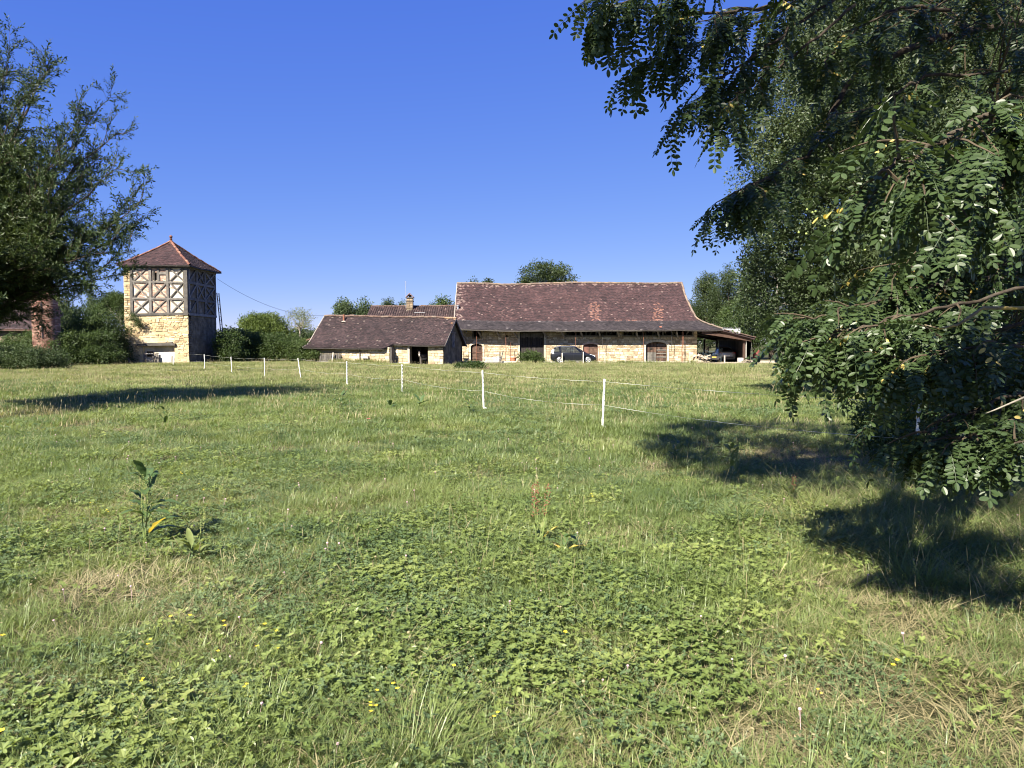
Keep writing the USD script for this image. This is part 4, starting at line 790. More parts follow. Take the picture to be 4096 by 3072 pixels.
for r in range(3):
    for c in range(3):
        x0, x1, z0, z1 = fx[c] + .12, fx[c + 1] - .12, fzs[r] + .09, fzs[r + 1] - .08
        if r == 2 and c == 1:      # the slatted window, brick beside and above it
            beam((tu(643), z0), (tu(643), z1), .17, name='post'); wx0, wx1, wz0 = x0, tu(640), z0 + .02; wz1 = z1 - .32
            w = fresh(tower, 'window'); UsdGeom.Xform.Define(stage, w); MB().box(((wx0 + wx1) / 2, YF + .5, (wz0 + wz1) / 2), (wx1 - wx0 + .3, .04, wz1 - wz0 + .3)).build(w, 'dark_opening', 'dark_inside')
            for k in range(5):
                if k in (0, 3): continue
                u = wx0 + (wx1 - wx0) * (k + .5) / 5; m = MB(); m.bar((u, YF - .02, wz0 + (.0 if k != 2 else -.25)), (u + rng.uniform(-.04, .04), YF - .02, wz1 + .1), .052, .03, up=NF, tone=rng.uniform(.1, .7)); m.build(w, 'slat', 'grey_timber')
            beam((tu(646), tz(1093)), (tu(676), tz(1093)), .2, t=.8, name='rail')
        else:
            e = rng.uniform(-.1, .1, 4); beam((x0 + abs(e[0]), z1), (x1 - abs(e[1]), z0), .105 + e[2] * .25, name='brace', proud=.048); beam((x0 + abs(e[3]), z0), (x1 - abs(e[2]), z1), .10 + e[0] * .25, name='brace', proud=.042)
        bz = z0; row = 0
        while bz < z1 - .03:      # bricks where the plaster has come away
            bx = x0 - (.11 if row % 2 else 0)
            while bx < x1:
                a, b = max(bx, x0), min(bx + .215, x1); mx, mz = (a + b) / 2, bz + .03
                bare = .5 * fbm2(mx, mz, .75, 55) + .5 * fbm2(mx, mz, 2.2, 56) - .02 + (.16 if (c == 1 and r < 2) or (r == 2 and c == 1) else 0) - (.10 if c == 2 and r > 0 else 0)
                if b - a > .05 and bare > .49 and not (r == 2 and c == 1 and mx < tu(640) and mz < wz1): BR.box((mx, YF + .052, mz), (b - a - .012, .03, .056), tone=rng.random(), jit=.004, rng=rng)
                bx += .225
            bz += .070; row += 1
BR.build(tower, 'brick', 'red_brick', kind='stuff')
# frame of the shaded right side
S1 = (1, 0, 0); sy = [.18, 1.75, 3.3, TDEP - .12]
for y in sy: beam((y, fzs[0]), (y, fzs[3]), .26, N=S1, name='post')
for k, z in enumerate(fzs): beam((0, z), (TDEP, z), .2, N=S1, proud=.056 if k not in (0, 3) else .08, name=('sill_beam', 'rail', 'rail', 'top_plate')[k])
for r in range(3):
    for c in range(3):
        y0, y1, z0, z1 = sy[c] + .13, sy[c + 1] - .13, fzs[r] + .1, fzs[r + 1] - .1
        if (r, c) == (0, 1):
            lv_ = fresh(tower, 'louvre'); UsdGeom.Xform.Define(stage, lv_); MB().box((TX1 - .03, (y0 + y1) / 2, (z0 + z1) / 2), (.06, y1 - y0, z1 - z0)).build(lv_, 'dark_opening', 'dark_inside')
            for k in range(8): m = MB(); z = z0 + (z1 - z0) * (k + .5) / 8; m.bar((TX1 + .01, y0, z), (TX1 + .01, y1, z), .03, .09, up=(.6, 0, .8), tone=.5); m.build(lv_, 'slat', 'grey_timber')
            continue
        if (r, c) == (1, 1): MB().box((TX1 - .04, y0 + .22, (z0 + z1) / 2), (.06, .4, z1 - z0)).build(tower, 'side_opening', 'dark_inside')
        beam((y0, z0), (y1, z1), .13, N=S1, name='brace', proud=.047)
        if c != 0: beam((y0, z1), (y1, z0), .13, N=S1, name='brace', proud=.041)
# pyramid roof with a flared foot
AX, AY = (TX0 + TX1) / 2 + .05, YF + TDEP / 2; AZ = float(P(CX, 966, AY)[2])
EO, EZ = .36, TZ1 - .02
prof = lambda t: EZ + (AZ - EZ) * (0.86 * t + .14 * t ** 2) - .10 * np.sin(PI * np.clip(t, 0, 1)) * 0
hx, hy = (TX1 - TX0) / 2 + EO, TDEP / 2 + EO; SLN = math.hypot(hy, AZ - EZ)
tr = fresh(tower, 'roof'); UsdGeom.Xform.Define(stage, tr)
hips = []
for k, (U, O, hw, hd) in enumerate([((1, 0, 0), (0, -1, 0), hx, hy), ((0, 1, 0), (1, 0, 0), hy, hx), ((-1, 0, 0), (0, 1, 0), hx, hy), ((0, -1, 0), (-1, 0, 0), hy, hx)]):
    U, O = np.array(U, float), np.array(O, float)
    def S(u, v, U=U, O=O, hd=hd, s=k):
        u, v = np.broadcast_arrays(np.asarray(u, float), np.asarray(v, float)); t = v / SLN; z = prof(t) + (fbm2(u + 9 * s, v, .5, 61, 2) - .5) * .14 * np.clip(1.0 - t, 0, 1)
        return np.array([AX, AY, 0]) + u[..., None] * U + (hd * (1 - t))[..., None] * O + np.stack([0 * z, 0 * z, z], -1)
    deck(lambda a, v, S=S, hw=hw: S((a * 2 - 1) * hw * np.maximum(1 - v / SLN, .004), v) - np.array([0, 0, .02]), np.linspace(0, 1, 9), np.linspace(0, SLN * .996, 9), .07).build(tr, 'boarding', 'black_timber')
    tn = (lambda u, v, r: np.clip(r.beta(2.2, 2.5, len(u)) * .74 + (fbm2(u, v, .6, 71) - .5) * .36, 0, .79)) if k == 0 else (lambda u, v, r: np.clip(r.beta(2, 2.2, len(u)) * .9, 0, .9))
    tiles(rng, S, -hw, hw, .0, SLN * .985, .18, .12, inside=lambda u, v, hw=hw: np.abs(u) < hw * (1 - v / SLN) + .02, tone=tn, jit=.010).build(tr, 'tile', 'roof_tile' if k == 0 else 'dark_tile', kind='stuff')
    t = np.linspace(0, .985, 24); hp = S(hw * (1 - t), t * SLN) + np.array([0, 0, .05]); ridge_row(rng, hp[::-1], tr, 'hip_tile', 'red_ridge', r=.10, step=.30)
fi = fresh(tower, 'finial'); UsdGeom.Xform.Define(stage, fi); m = MB(); zz = AZ - .12
m.tube([(AX, AY, zz - .12), (AX, AY, zz + .05), (AX, AY, zz + .26), (AX, AY, zz + .34), (AX, AY, zz + .42)], [.27, .17, .09, .12, .05], 12); m.build(fi, 'stem', 'red_ridge', smooth=40)
s_ = trimesh.creation.icosphere(2, .13); s_.apply_translation((AX, AY, zz + .52)); MB().mesh(s_).build(fi, 'ball', 'red_ridge', smooth=True)
for k in range(9):
    u = TX0 + .15 + k * (TX1 - TX0 - .3) / 8; m = MB(); m.bar((u, YF - EO + .06, EZ - .06), (u, YF + .2, EZ + .06), .1, .12, tone=rng.uniform(.4, 1)); m.build(tower, 'rafter_end', 'grey_timber')
# ladder against the tower's far right edge
ld = thing('wooden_ladder', 'long wooden ladder leaning against the right rear corner of the timber-framed tower', 'ladder')
a, b = P(888, 1445, YF + 4.6), P(866, 1172, YF + 4.6); a[2] = .1; ax = np.array([.0, .42, 0]); a2 = a + [.25, 0, 0]
for s in (-.5, .5): m = MB(); m.bar(a2 + ax * s, b + [.12, 0, 0] + ax * s, .05, .08, tone=.8); m.build(ld, 'rail', 'pale_timber')
for k in range(17): p = a2 + (b + [.12, 0, 0] - a2) * (k + .6) / 17.4; m = MB(); m.tube([p - ax * .5, p + ax * .5], .02, 5, tone=.7); m.build(ld, 'rung', 'pale_timber')
# overhead cable from the tower to the farmhouse
cb = thing('overhead_cable', 'thin black cable sagging from the tower across the sky to the stable roof', 'cable')
A = P(869, 1115, YF + 2.0); B = P(1352, 1259, 70.0); C2 = P(1480, 1262, 74.0)
t = np.linspace(0, 1, 40)[:, None]; pts = A + (B - A) * t - np.array([0, 0, 1.0]) * (1.1 * 4 * t * (1 - t))
m = MB(); m.tube(np.vstack([pts, C2[None]]), .013, 4); m.build(cb, 'wire', 'cable_black')

# ------------------------------------------------------------------ round brick tower and the dark-roofed building at the far left
rng = np.random.default_rng(22)
rt_ = thing('round_brick_tower', 'round red-brick tower rising from bushes at the left', 'tower')
RD = 52.0; rc = P(190, 1400, RD); rc[2] = 0; rr = 47 * RD / FPX; RT = float(P(CX, 1143, RD - rr)[2])
v, f = tube([(rc[0], RD, -.2), (rc[0], RD, RT)], rr - .02, 28); emit(rt_, 'core', v, f, 'lime_mortar', .5, smooth=40)
m = MB(); z = .0; row = 0; nb = 24; singles = []
while z < RT - .05:
    for k in range(nb):
        a = (k + .5 * (row % 2)) * 2 * PI / nb + rng.normal(0, .006)
        if math.sin(a) > .35: continue
        R_ = rotz(a + PI / 2); c = np.array([rc[0] + rr * math.cos(a), RD + rr * math.sin(a), z + .04]); w = 2 * PI * rr / nb
        singles.append((c, w, R_))
    z += .085; row += 1
order = sorted(range(len(singles)), key=lambda i: -singles[i][0][2] + 0.0 * i)
for j, i in enumerate(order):
    c, w, R_ = singles[i]; bb = MB() if j < 300 else m; bb.box(c, (w - .014, .07 + rng.uniform(0, .02), .068), R_, tone=rng.random(), jit=.004, rng=rng)
    if j < 300: bb.build(rt_, 'brick', 'tower_brick')
m.build(rt_, 'lower_brick', 'tower_brick', kind='stuff')
m = MB(); m.tube([(rc[0], RD, RT), (rc[0], RD, RT + .07)], rr + .07, 28); m.build(rt_, 'coping', 'tower_brick')
m = MB()
for zz in (2.2, 4.0): m.bar((rc[0] + .25, RD - rr - .05, zz), (rc[0] + .25, RD - rr - .05, zz + .8), .05, .05)
m.build(rt_, 'iron_strap', 'iron')
hs = thing('dark_roofed_house', 'low house with a dark brown tile roof half hidden by the left tree', 'house')
HA = P(-130, 1400, 55.0); hx0, hx1 = HA[0], P(146, 1400, 55.0)[0]; he, hrz = 2.9, float(P(CX, 1172, 58.5)[2])
def hs_S(u, v): u, v = np.broadcast_arrays(np.asarray(u, float), np.asarray(v, float)); t = v / 4.4; return np.stack([u, 54.6 + 3.6 * t, he + (hrz - he) * t], -1)
r2 = fresh(hs, 'roof'); UsdGeom.Xform.Define(stage, r2); hip = lambda v: hx1 - 1.9 * v / 4.4
deck(lambda s, v: hs_S(hx0 - 2 + s * (hip(v) - hx0 + 2), v) - np.array([0, 0, .02]), np.linspace(0, 1, 8), np.linspace(0, 4.4, 6), .1).build(r2, 'boarding', 'brown_timber')
deck(lambda s, v: np.array([1, -1, 1]) * (hs_S(hx0 - 2 + s * (hip(v) - hx0 + 2), v) - np.array([0, 0, .02])) + np.array([0, 2 * 58.2, 0]), np.linspace(0, 1, 8), np.linspace(0, 4.4, 6), .1).build(r2, 'back_slope', 'dark_tile')
tiles(rng, hs_S, hx0 - 2, hx1, 0, 4.4, .2, .14, inside=lambda u, v: u < hip(v), tone=lambda u, v, r: np.clip(r.beta(2, 2, len(u)) * .8, 0, .8)).build(r2, 'tile', 'dark_tile', kind='stuff')
deck(lambda s, v: np.stack([hip(v) + (hx1 - hip(v)) * 0 + 0 * s, 54.6 + 3.6 * v / 4.4 + s * (7.2 - 7.2 * v / 4.4), he + (hrz - he) * v / 4.4 + 0 * s], -1), np.linspace(0, 1, 5), np.linspace(0, 4.38, 6), .1).build(r2, 'hip_end', 'dark_tile')
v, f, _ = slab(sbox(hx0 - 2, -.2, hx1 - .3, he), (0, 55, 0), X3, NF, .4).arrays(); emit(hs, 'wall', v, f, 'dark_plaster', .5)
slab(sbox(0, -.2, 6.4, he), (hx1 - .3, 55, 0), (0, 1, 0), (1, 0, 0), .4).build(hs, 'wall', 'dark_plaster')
# ------------------------------------------------------------------ the donkey
rng = np.random.default_rng(31)
def body_from(bones, L=.02, it=8):
    """One continuous surface: hulls of the spheres at each bone's two joints, added together, refined and smoothed."""
    tot = None
    for (a, ra, b, rb) in bones:
        s = [manifold3d.Manifold.sphere(r, 20).translate(tuple(map(float, p))) for p, r in ((a, ra), (b, rb))]
        h = manifold3d.Manifold.batch_hull(s); tot = h if tot is None else tot + h
    m = tot.refine_to_length(L).to_mesh(); t = trimesh.Trimesh(m.vert_properties[:, :3], m.tri_verts, process=True)
    trimesh.smoothing.filter_taubin(t, lamb=.5, nu=.51, iterations=it); return t
# built facing +x, shoulder height about 0.95
B_ = []
def bone(a, ra, b, rb): B_.append((np.array(a, float), ra, np.array(b, float), rb))
bone((.36, 0, .70), .185, (.02, 0, .68), .215); bone((.02, 0, .68), .215, (-.36, 0, .72), .20); bone((.34, 0, .74), .15, (-.38, 0, .77), .14)
bone((.42, 0, .76), .15, (.62, 0, .97), .105); bone((.40, 0, .70), .15, (.60, 0, .93), .09); bone((.62, 0, .98), .10, (.70, 0, 1.03), .095)
bone((.69, 0, 1.03), .092, (.84, 0, .88), .066); bone((.84, 0, .88), .066, (.93, 0, .78), .056); bone((.70, 0, .98), .08, (.80, 0, .88), .06)
for s in (-1, 1):
    y = .10 * s; dx = .05 * s
    bone((.34, y, .66), .105, (.36 + dx, y, .47), .062); bone((.36 + dx, y, .47), .055, (.37 + dx, y, .30), .04); bone((.37 + dx, y, .30), .043, (.365 + dx, y, .09), .03); bone((.365 + dx, y, .09), .036, (.39 + dx, y, .04), .042)
    bone((-.38, y, .70), .145, (-.33 - dx, y * 1.1, .50), .085); bone((-.33 - dx, y * 1.1, .50), .075, (-.45 - dx, y, .33), .046); bone((-.45 - dx, y, .33), .046, (-.42 - dx, y, .10), .031); bone((-.42 - dx, y, .10), .036, (-.395 - dx, y, .04), .043)
bone((-.53, 0, .84), .03, (-.60, 0, .62), .026)
def turn(v):
    """Turns the head and neck towards the viewer."""
    v = np.array(v, float); a = math.radians(46) * sstep(.42, .72, v[:, 0]) * (v[:, 2] > .55); c, s = np.cos(a), np.sin(a); x, y = v[:, 0] - .52, v[:, 1].copy(); o = v.copy(); o[:, 0], o[:, 1] = .52 + c * x - s * y, s * x + c * y; return o
dl = P(1694, 1450, 63.2); AZD = math.radians(-128)
donkey = thing('donkey', 'dark grey donkey with a pale muzzle standing in the stable doorway', 'donkey', (dl[0], 63.3, 0.04), AZD)
body = body_from(B_); emit(donkey, 'body', turn(body.vertices), body.faces, 'donkey_coat', .5, smooth=True)
for s in (-1, 1):
    e = body_from([(np.array([.655, .055 * s, 1.10]), .032, np.array([.62, .10 * s, 1.22]), .042), (np.array([.62, .10 * s, 1.22]), .042, np.array([.60, .135 * s, 1.34]), .012)], .015, 4); e.vertices[:, 0] = .63 + (e.vertices[:, 0] - .63) * .6; emit(donkey, 'ear', turn(e.vertices), e.faces, 'donkey_coat', .5, smooth=True)
    e = body_from([(np.array([.675, .06 * s, 1.13]), .014, np.array([.645, .105 * s, 1.25]), .02)], .015, 2); emit(donkey, 'ear_lining', turn(e.vertices), e.faces, 'donkey_dark', .5, smooth=True)
    e = trimesh.creation.icosphere(1, .02); e.apply_translation((.765, .068 * s, 1.0)); emit(donkey, 'eye', turn(e.vertices), e.faces, 'donkey_dark', .5, smooth=True)
    e = body_from([(np.array([.39 + .05 * s, .10 * s, .03]), .045, np.array([.40 + .05 * s, .10 * s, .01]), .05)], .02, 1); emit(donkey, 'hoof', e.vertices, e.faces, 'donkey_dark')
    e = body_from([(np.array([-.40 - .05 * s, .10 * s, .03]), .045, np.array([-.39 - .05 * s, .10 * s, .01]), .05)], .02, 1); emit(donkey, 'hoof', e.vertices, e.faces, 'donkey_dark')
    e = trimesh.creation.icosphere(1, .012); e.apply_translation((.972, .03 * s, .78)); emit(donkey, 'nostril', turn(e.vertices), e.faces, 'donkey_dark', .5, smooth=True)
e = body_from([(np.array([.875, 0, .845]), .066, np.array([.935, 0, .775]), .062)], .018, 4); emit(donkey, 'muzzle', turn(e.vertices), e.faces, 'donkey_pale', .5, smooth=True)
e = body_from([(np.array([.10, 0, .50]), .14, np.array([-.22, 0, .52]), .13)], .03, 3); e.vertices[:, 2] -= .015; emit(donkey, 'belly', e.vertices, e.faces, 'donkey_pale', .5, smooth=True)
e = body_from([(np.array([.46, 0, .90]), .03, np.array([.60, 0, 1.07]), .04), (np.array([.60, 0, 1.07]), .04, np.array([.68, 0, 1.12]), .03)], .02, 3); emit(donkey, 'mane', turn(e.vertices), e.faces, 'donkey_dark', .5, smooth=True)
e = body_from([(np.array([-.60, 0, .62]), .03, np.array([-.61, 0, .42]), .045), (np.array([-.61, 0, .42]), .045, np.array([-.60, 0, .34]), .015)], .02, 2); emit(donkey, 'tail_tuft', e.vertices, e.faces, 'donkey_dark', .5, smooth=True)

# ------------------------------------------------------------------ cars
def loft(stations):
    """stations: list of (x, [(half width, z), ...] from the bottom up): a closed body symmetrical about y = 0."""
    n = len(stations[0][1]); V_, F_ = [], []
    for x, sec in stations:
        s = np.array(sec, float); V_.append(np.vstack([np.c_[np.full(n, x), -s[:, 0], s[:, 1]], np.c_[np.full(n, x), s[::-1, 0], s[::-1, 1]]]))
    k = len(V_); r = 2 * n; V_ = np.vstack(V_)
    for i in range(k - 1):
        for j in range(r): F_.append([i * r + j, (i + 1) * r + j, (i + 1) * r + (j + 1) % r, i * r + (j + 1) % r])
    F_ = np.array(F_); F_ = np.vstack([F_[:, [0, 1, 2]], F_[:, [0, 2, 3]]]); caps = []
    for b, fl in ((0, 0), ((k - 1) * r, 1)):
        for j in range(1, r - 1): caps.append([b, b + j + 1, b + j] if fl else [b, b + j, b + j + 1])
    t = trimesh.Trimesh(V_, np.vstack([F_, caps]), process=True); t.fix_normals(); return t
def interp_stations(keys, n):
    xs = np.linspace(keys[0][0], keys[-1][0], n); kx = [k[0] for k in keys]; A = np.array([k[1] for k in keys], float)
    from scipy.interpolate import PchipInterpolator
    g = PchipInterpolator(kx, A); return [(x, g(x)) for x in xs]
def body_sec(w, zb, zt, wt, crown=.03): zm = zb + (zt - zb) * .5; return [(w - .07, zb), (w - .015, zb + .09), (w, zm), (w - .02, zt - .13), (wt, zt), (wt - .2, zt + crown * .8), (.01, zt + crown)]
def car(name, label, paint, loc, rz, W, base, body, green, roofz, wheels, WR, side_windows, screens, pillars, lights, extras=None):
    c = thing(name, label, 'car', loc, rz)
    t = loft(interp_stations(body, 60)); man = manifold3d.Manifold(manifold3d.Mesh(np.asarray(t.vertices, np.float32), np.asarray(t.faces, np.uint32)))
    if man.is_empty(): man = None
    if man is not None:
        for x in wheels:
            for s in (-1, 1): man = man - manifold3d.Manifold.cylinder(.36, WR + .055, WR + .055, 32).rotate((90, 0, 0)).translate((x, s * (W - .16) + .18, WR + .02))
        q = man.to_mesh(); v, f = q.vert_properties[:, :3], q.tri_verts
    else: v, f = t.vertices, t.faces
    emit(c, 'body', v, f, paint, .5, smooth=28)
    t = loft(interp_stations(green, 30)); emit(c, 'cabin_glass', t.vertices, t.faces, 'car_glass', .5, smooth=30, label='windows all round')
    # roof skin and pillars
    rs = [(x, s_) for x, s_ in interp_stations(green, 30) if roofz[0] <= x <= roofz[1]]
    V_ = []; 
    for x, s_ in rs: w1, z1 = s_[-3]; V_ += [(x, -w1 - .015, z1 - .02), (x, -w1 * .8, z1 + .028), (x, 0, s_[-1][1] + .018), (x, w1 * .8, z1 + .028), (x, w1 + .015, z1 - .02)]
    F_ = [[i * 5 + j, (i + 1) * 5 + j, (i + 1) * 5 + j + 1, i * 5 + j + 1] for i in range(len(rs) - 1) for j in range(4)]
    emit(c, 'roof', np.array(V_), np.array(F_), paint, .5, smooth=True)
    gi = interp_stations(green, 60); gx = np.array([g[0] for g in gi]); gs = np.array([g[1] for g in gi])
    def on_glass(x, t_, s, o=.006):
        sec = np.array([[np.interp(x, gx, gs[:, k, j]) for j in (0, 1)] for k in range(gs.shape[1])]); a, b = sec[0], sec[-3]; p = a + (b - a) * t_
        return np.array([x, s * (p[0] + o), p[1]])
    for s in (-1, 1):
        for (x0, x1, w) in pillars:
            m = MB(); m.tube([on_glass(x0 + (x1 - x0) * q_, q_, s) for q_ in np.linspace(0, 1.0, 6)], w, 6); m.build(c, 'pillar', paint, smooth=50)
        m = MB(); m.tube([on_glass(x, 1.0, s, .012) for x in np.linspace(roofz[0] + .03, roofz[1] - .02, 14)], .025, 6); m.build(c, 'roof_rail', 'chrome' if extras and extras.get('rails') else paint, smooth=50)
        for x in wheels:
            yw = s * (W - .10)
            tv, tf = tube([(x, yw - .10, WR), (x, yw - .07, WR), (x, yw + .07, WR), (x, yw + .10, WR)], [WR - .03, WR, WR, WR - .03], 28)
            tp = emit(c, 'wheel', tv, tf, 'rubber', .5, smooth=40)
            yo = yw + s * .103; sp = MB(); sp.tube([(x, yo - s * .02, WR), (x, yo + s * .004, WR)], [WR * .2, WR * .18], 14)
            for k in range(5): a = k * 2 * PI / 5 + .3; sp.bar((x, yo, WR), (x + WR * .64 * math.cos(a), yo, WR + WR * .64 * math.sin(a)), .022, WR * .26, up=(-math.sin(a), 0, math.cos(a)))
            ang = np.linspace(0, 2 * PI, 29); ring = np.array([(x + WR * .66 * math.cos(a), yo, WR + WR * .66 * math.sin(a)) for a in ang]); sp.tube(ring, .028, 6, cap=False); sp.build(tp, 'rim', 'alloy', smooth=40)
        m = MB(); mx = extras['mirror']; p = on_glass(mx, .12, s, .10); m.box(p, (.13, .17, .12)); m.build(c, 'door_mirror', paint)
    for nm, mt, pts, sx in lights:
        for s in (-1, 1):
            m = MB(); m.add(np.array([(x, s * y, z) for x, y, z in pts]), [[0, k, k + 1] for k in range(1, len(pts) - 1)]); m.build(c, nm, mt)
    return c
def sec_g(w0, z0, w1, z1): return [(w0, z0), ((w0 * 2 + w1) / 3, z0 + (z1 - z0) * .33), ((w0 + 2 * w1) / 3, z0 + (z1 - z0) * .66), (w1, z1), (w1 * .75, z1 + .02), (.01, z1 + .04)]
W = .90
mpv_body = [(0.0, body_sec(.70, .42, .80, .62)), (.05, body_sec(.80, .30, .98, .72)), (.35, body_sec(.88, .20, 1.02, .80)), (1.2, body_sec(.90, .18, .99, .84)), (2.4, body_sec(.90, .18, .96, .84)), (3.10, body_sec(.90, .18, .955, .83)), (3.55, body_sec(.88, .18, .90, .76)), (3.95, body_sec(.82, .20, .80, .66)), (4.20, body_sec(.70, .26, .66, .52)), (4.31, body_sec(.50, .36, .54, .36))]
mpv_green = [(.10, sec_g(.70, .97, .66, 1.02)), (.30, sec_g(.80, .98, .62, 1.36)), (.48, sec_g(.82, .98, .60, 1.50)), (1.0, sec_g(.83, .97, .62, 1.575)), (1.7, sec_g(.84, .95, .63, 1.60)), (2.25, sec_g(.84, .94, .61, 1.56)), (2.7, sec_g(.83, .935, .64, 1.36)), (3.1, sec_g(.81, .93, .70, 1.12)), (3.42, sec_g(.75, .90, .72, .93))]
dk = P(2201, 1450, 68.0)
dark_car = car('dark_hatchback', 'dark blue-black tall hatchback car parked side-on before the barn wall', 'dark_paint', (dk[0], 68.0 - .55, 0), 0.0, W, None, mpv_body, mpv_green, (.40, 2.42), (.80, 3.46), .325, None, None,
    [(.06, .40, .055), (.98, .86, .05), (1.98, 2.0, .035), (3.40, 2.38, .045), (2.92, 2.9, .02)],
    [('head_lamp', 'lamp_white', [(3.62, .80, .86), (3.98, .74, .80), (4.16, .66, .70), (4.12, .70, .62), (3.80, .80, .70)], 1), ('tail_lamp', 'lamp_white', [(.055, .80, 1.0), (.20, .83, 1.30), (.30, .80, 1.32), (.26, .84, .98), (.10, .835, .86)], 1)], {'mirror': 3.0, 'rails': True})
m = MB()
for s in (-1, 1): m.bar((1.16, s * .905, .24), (3.06, s * .905, .24), .03, .05)
m.build(dark_car, 'sill_strip', 'chrome')
m = MB()
for s in (-1, 1):
    for x in (1.28, 2.26): m.bar((x, s * .885, .80), (x + .2, s * .885, .80), .03, .03)
m.build(dark_car, 'door_handle', 'dark_paint')
m = MB()
for s in (-1, 1):
    for x0, x1 in ((1.10, 1.15), (2.06, 2.06), (3.05, 3.12)): m.tube([(x1, s * .905, .30), (x0, s * .904, .60), (x0, s * .885, .84)], .006, 4)
m.build(dark_car, 'door_gap', 'black_trim')
sd = thing('x', None, None) if False else None
W2 = .89
sed_body = [(0.0, body_sec(.62, .42, .82, .56)), (.06, body_sec(.78, .32, .96, .68)), (.30, body_sec(.86, .24, 1.01, .76)), (.75, body_sec(.89, .20, 1.02, .80)), (1.6, body_sec(.89, .18, .96, .83)), (2.8, body_sec(.89, .18, .93, .83)), (3.3, body_sec(.88, .18, .90, .80)), (4.0, body_sec(.82, .20, .80, .70)), (4.35, body_sec(.66, .28, .64, .52)), (4.45, body_sec(.48, .38, .52, .36))]
sed_green = [(.62, sec_g(.70, 1.0, .66, 1.03)), (.95, sec_g(.76, 1.0, .62, 1.22)), (1.35, sec_g(.80, .97, .58, 1.38)), (1.9, sec_g(.83, .95, .60, 1.44)), (2.5, sec_g(.83, .93, .58, 1.41)), (3.0, sec_g(.80, .92, .66, 1.12)), (3.35, sec_g(.74, .90, .70, .92))]
sp_ = P(2905, 1450, 72.5)
silver = car('silver_saloon', 'silver saloon car parked tail-out under the carport', 'silver_paint', (sp_[0] + .05, 72.3, .03), PI / 2 - .10, W2, None, sed_body, sed_green, (1.25, 2.55), (.95, 3.6), .32, None, None,
    [(.62, 1.3, .06), (2.0, 2.0, .03), (3.33, 2.5, .04)], [('tail_lamp', 'tail_red', [(.012, .48, .80), (.03, .78, .78), (.16, .855, .80), (.14, .85, .92), (.02, .74, .95), (.0, .50, .90)], 1)], {'mirror': 2.95})
MB().box((-.012, 0, .62), (.02, .52, .12)).build(silver, 'number_plate', 'plate_white'); m = MB(); m.box((-.02, 0, .47), (.06, 1.3, .1)); m.build(silver, 'bumper_strip', 'black_trim')

# ------------------------------------------------------------------ carport clutter
lg = thing('log_pile', 'rough heap of pale split branches and logs at the carport\'s left side', 'log pile')
c = P(2806, 1450, 69.4)
for k in range(26):
    a = rng.uniform(0, PI); L = rng.uniform(.5, 1.3); p = c + [rng.uniform(-.55, .55), rng.uniform(-.5, .8), .06 + .62 * rng.random() ** 1.5]; dr = np.array([math.cos(a), math.sin(a) * .6, rng.uniform(-.35, .35)])
    m = MB(); m.tube([p - dr * L / 2, p + [0, 0, rng.uniform(-.03, .06)], p + dr * L / 2], [.05, .06, .045], 7, tone=rng.random()); m.build(lg, 'log', 'pale_timber')
hr_ = thing('blue_hay_rack', 'blue-grey iron hay rack of curved bars in the carport', 'hay rack')
o = P(2805, 1420, 70.6); x1 = P(2888, 1420, 70.6)[0]; xs = np.linspace(o[0], x1, 16); zc_ = lambda x: .95 - .35 * np.sin((x - o[0]) / (x1 - o[0]) * PI)
for x in xs: m = MB(); m.tube([(x, 70.9, .45), (x, 70.75, zc_(x) + .1), (x, 70.5, zc_(x) + .45)], .014, 5); m.build(hr_, 'bar', 'blue_iron')
for y, dz in ((70.88, .0), (70.75, .12), (70.52, .45)): m = MB(); m.tube([(x, y, (zc_(x) if dz else .46) + dz) for x in xs], .022, 6); m.build(hr_, 'rail', 'blue_iron')
for x in (xs[0], xs[-1]): m = MB(); m.tube([(x, 70.9, 0), (x, 70.9, 1.0)], .025, 6); m.build(hr_, 'leg', 'blue_iron')
tr_ = thing('small_cart', 'dark small trailer with wheels and a yellow number plate beside the silver saloon', 'trailer')
o = P(2855, 1450, 70.0); m = MB(); m.box(o + [0, .5, .45], (1.0, 1.2, .32)); m.build(tr_, 'box', 'iron')
for s in (-.55, .55): v, f = tube([o + [s - .07, .5, .28], o + [s + .07, .5, .28]], .28, 18); tp = emit(tr_, 'wheel', v, f, 'rubber', .5, smooth=40); m = MB(); m.tube([o + [s - .08, .5, .28], o + [s + .08, .5, .28]], .14, 12); m.build(tp, 'rim', 'galvanised')
m = MB(); m.box(o + [0, -.12, .52], (.42, .02, .13)); m.build(tr_, 'number_plate', 'leaf_yellow'); m = MB(); m.tube([o + [.1, .4, .6], o + [.2, .2, 1.15]], .02, 6); m.build(tr_, 'handle', 'iron')
cr = thing('white_crate', 'white slatted plastic crate on the ground by the carport pier', 'crate'); o = P(2961, 1450, 69.2); o[2] = .03
for k in range(4): z = .07 + k * .11; m = MB(); m.bar(o + [-.22, -.2, z], o + [.22, -.2, z], .02, .08); m.bar(o + [-.22, .2, z], o + [.22, .2, z], .02, .08); m.bar(o + [-.22, -.2, z], o + [-.22, .2, z], .02, .08); m.bar(o + [.22, -.2, z], o + [.22, .2, z], .02, .08); m.build(cr, 'slat', 'white_pot')
MB().box(o + [0, 0, .02], (.42, .38, .03)).build(cr, 'base', 'white_pot')
sc = thing('board_heap', 'low heap of broken boards on the ground at the carport\'s right', 'board heap'); o = P(2972, 1452, 68.7)
for k in range(9): a = rng.uniform(-.6, .6); p = o + [rng.uniform(-.5, .5), rng.uniform(-.3, .3), .05 + .03 * k]; dr = np.array([math.cos(a), math.sin(a), rng.uniform(-.1, .1)]); m = MB(); m.bar(p - dr * .4, p + dr * .4, .12, .03, tone=rng.random()); m.build(sc, 'board', 'pale_timber')
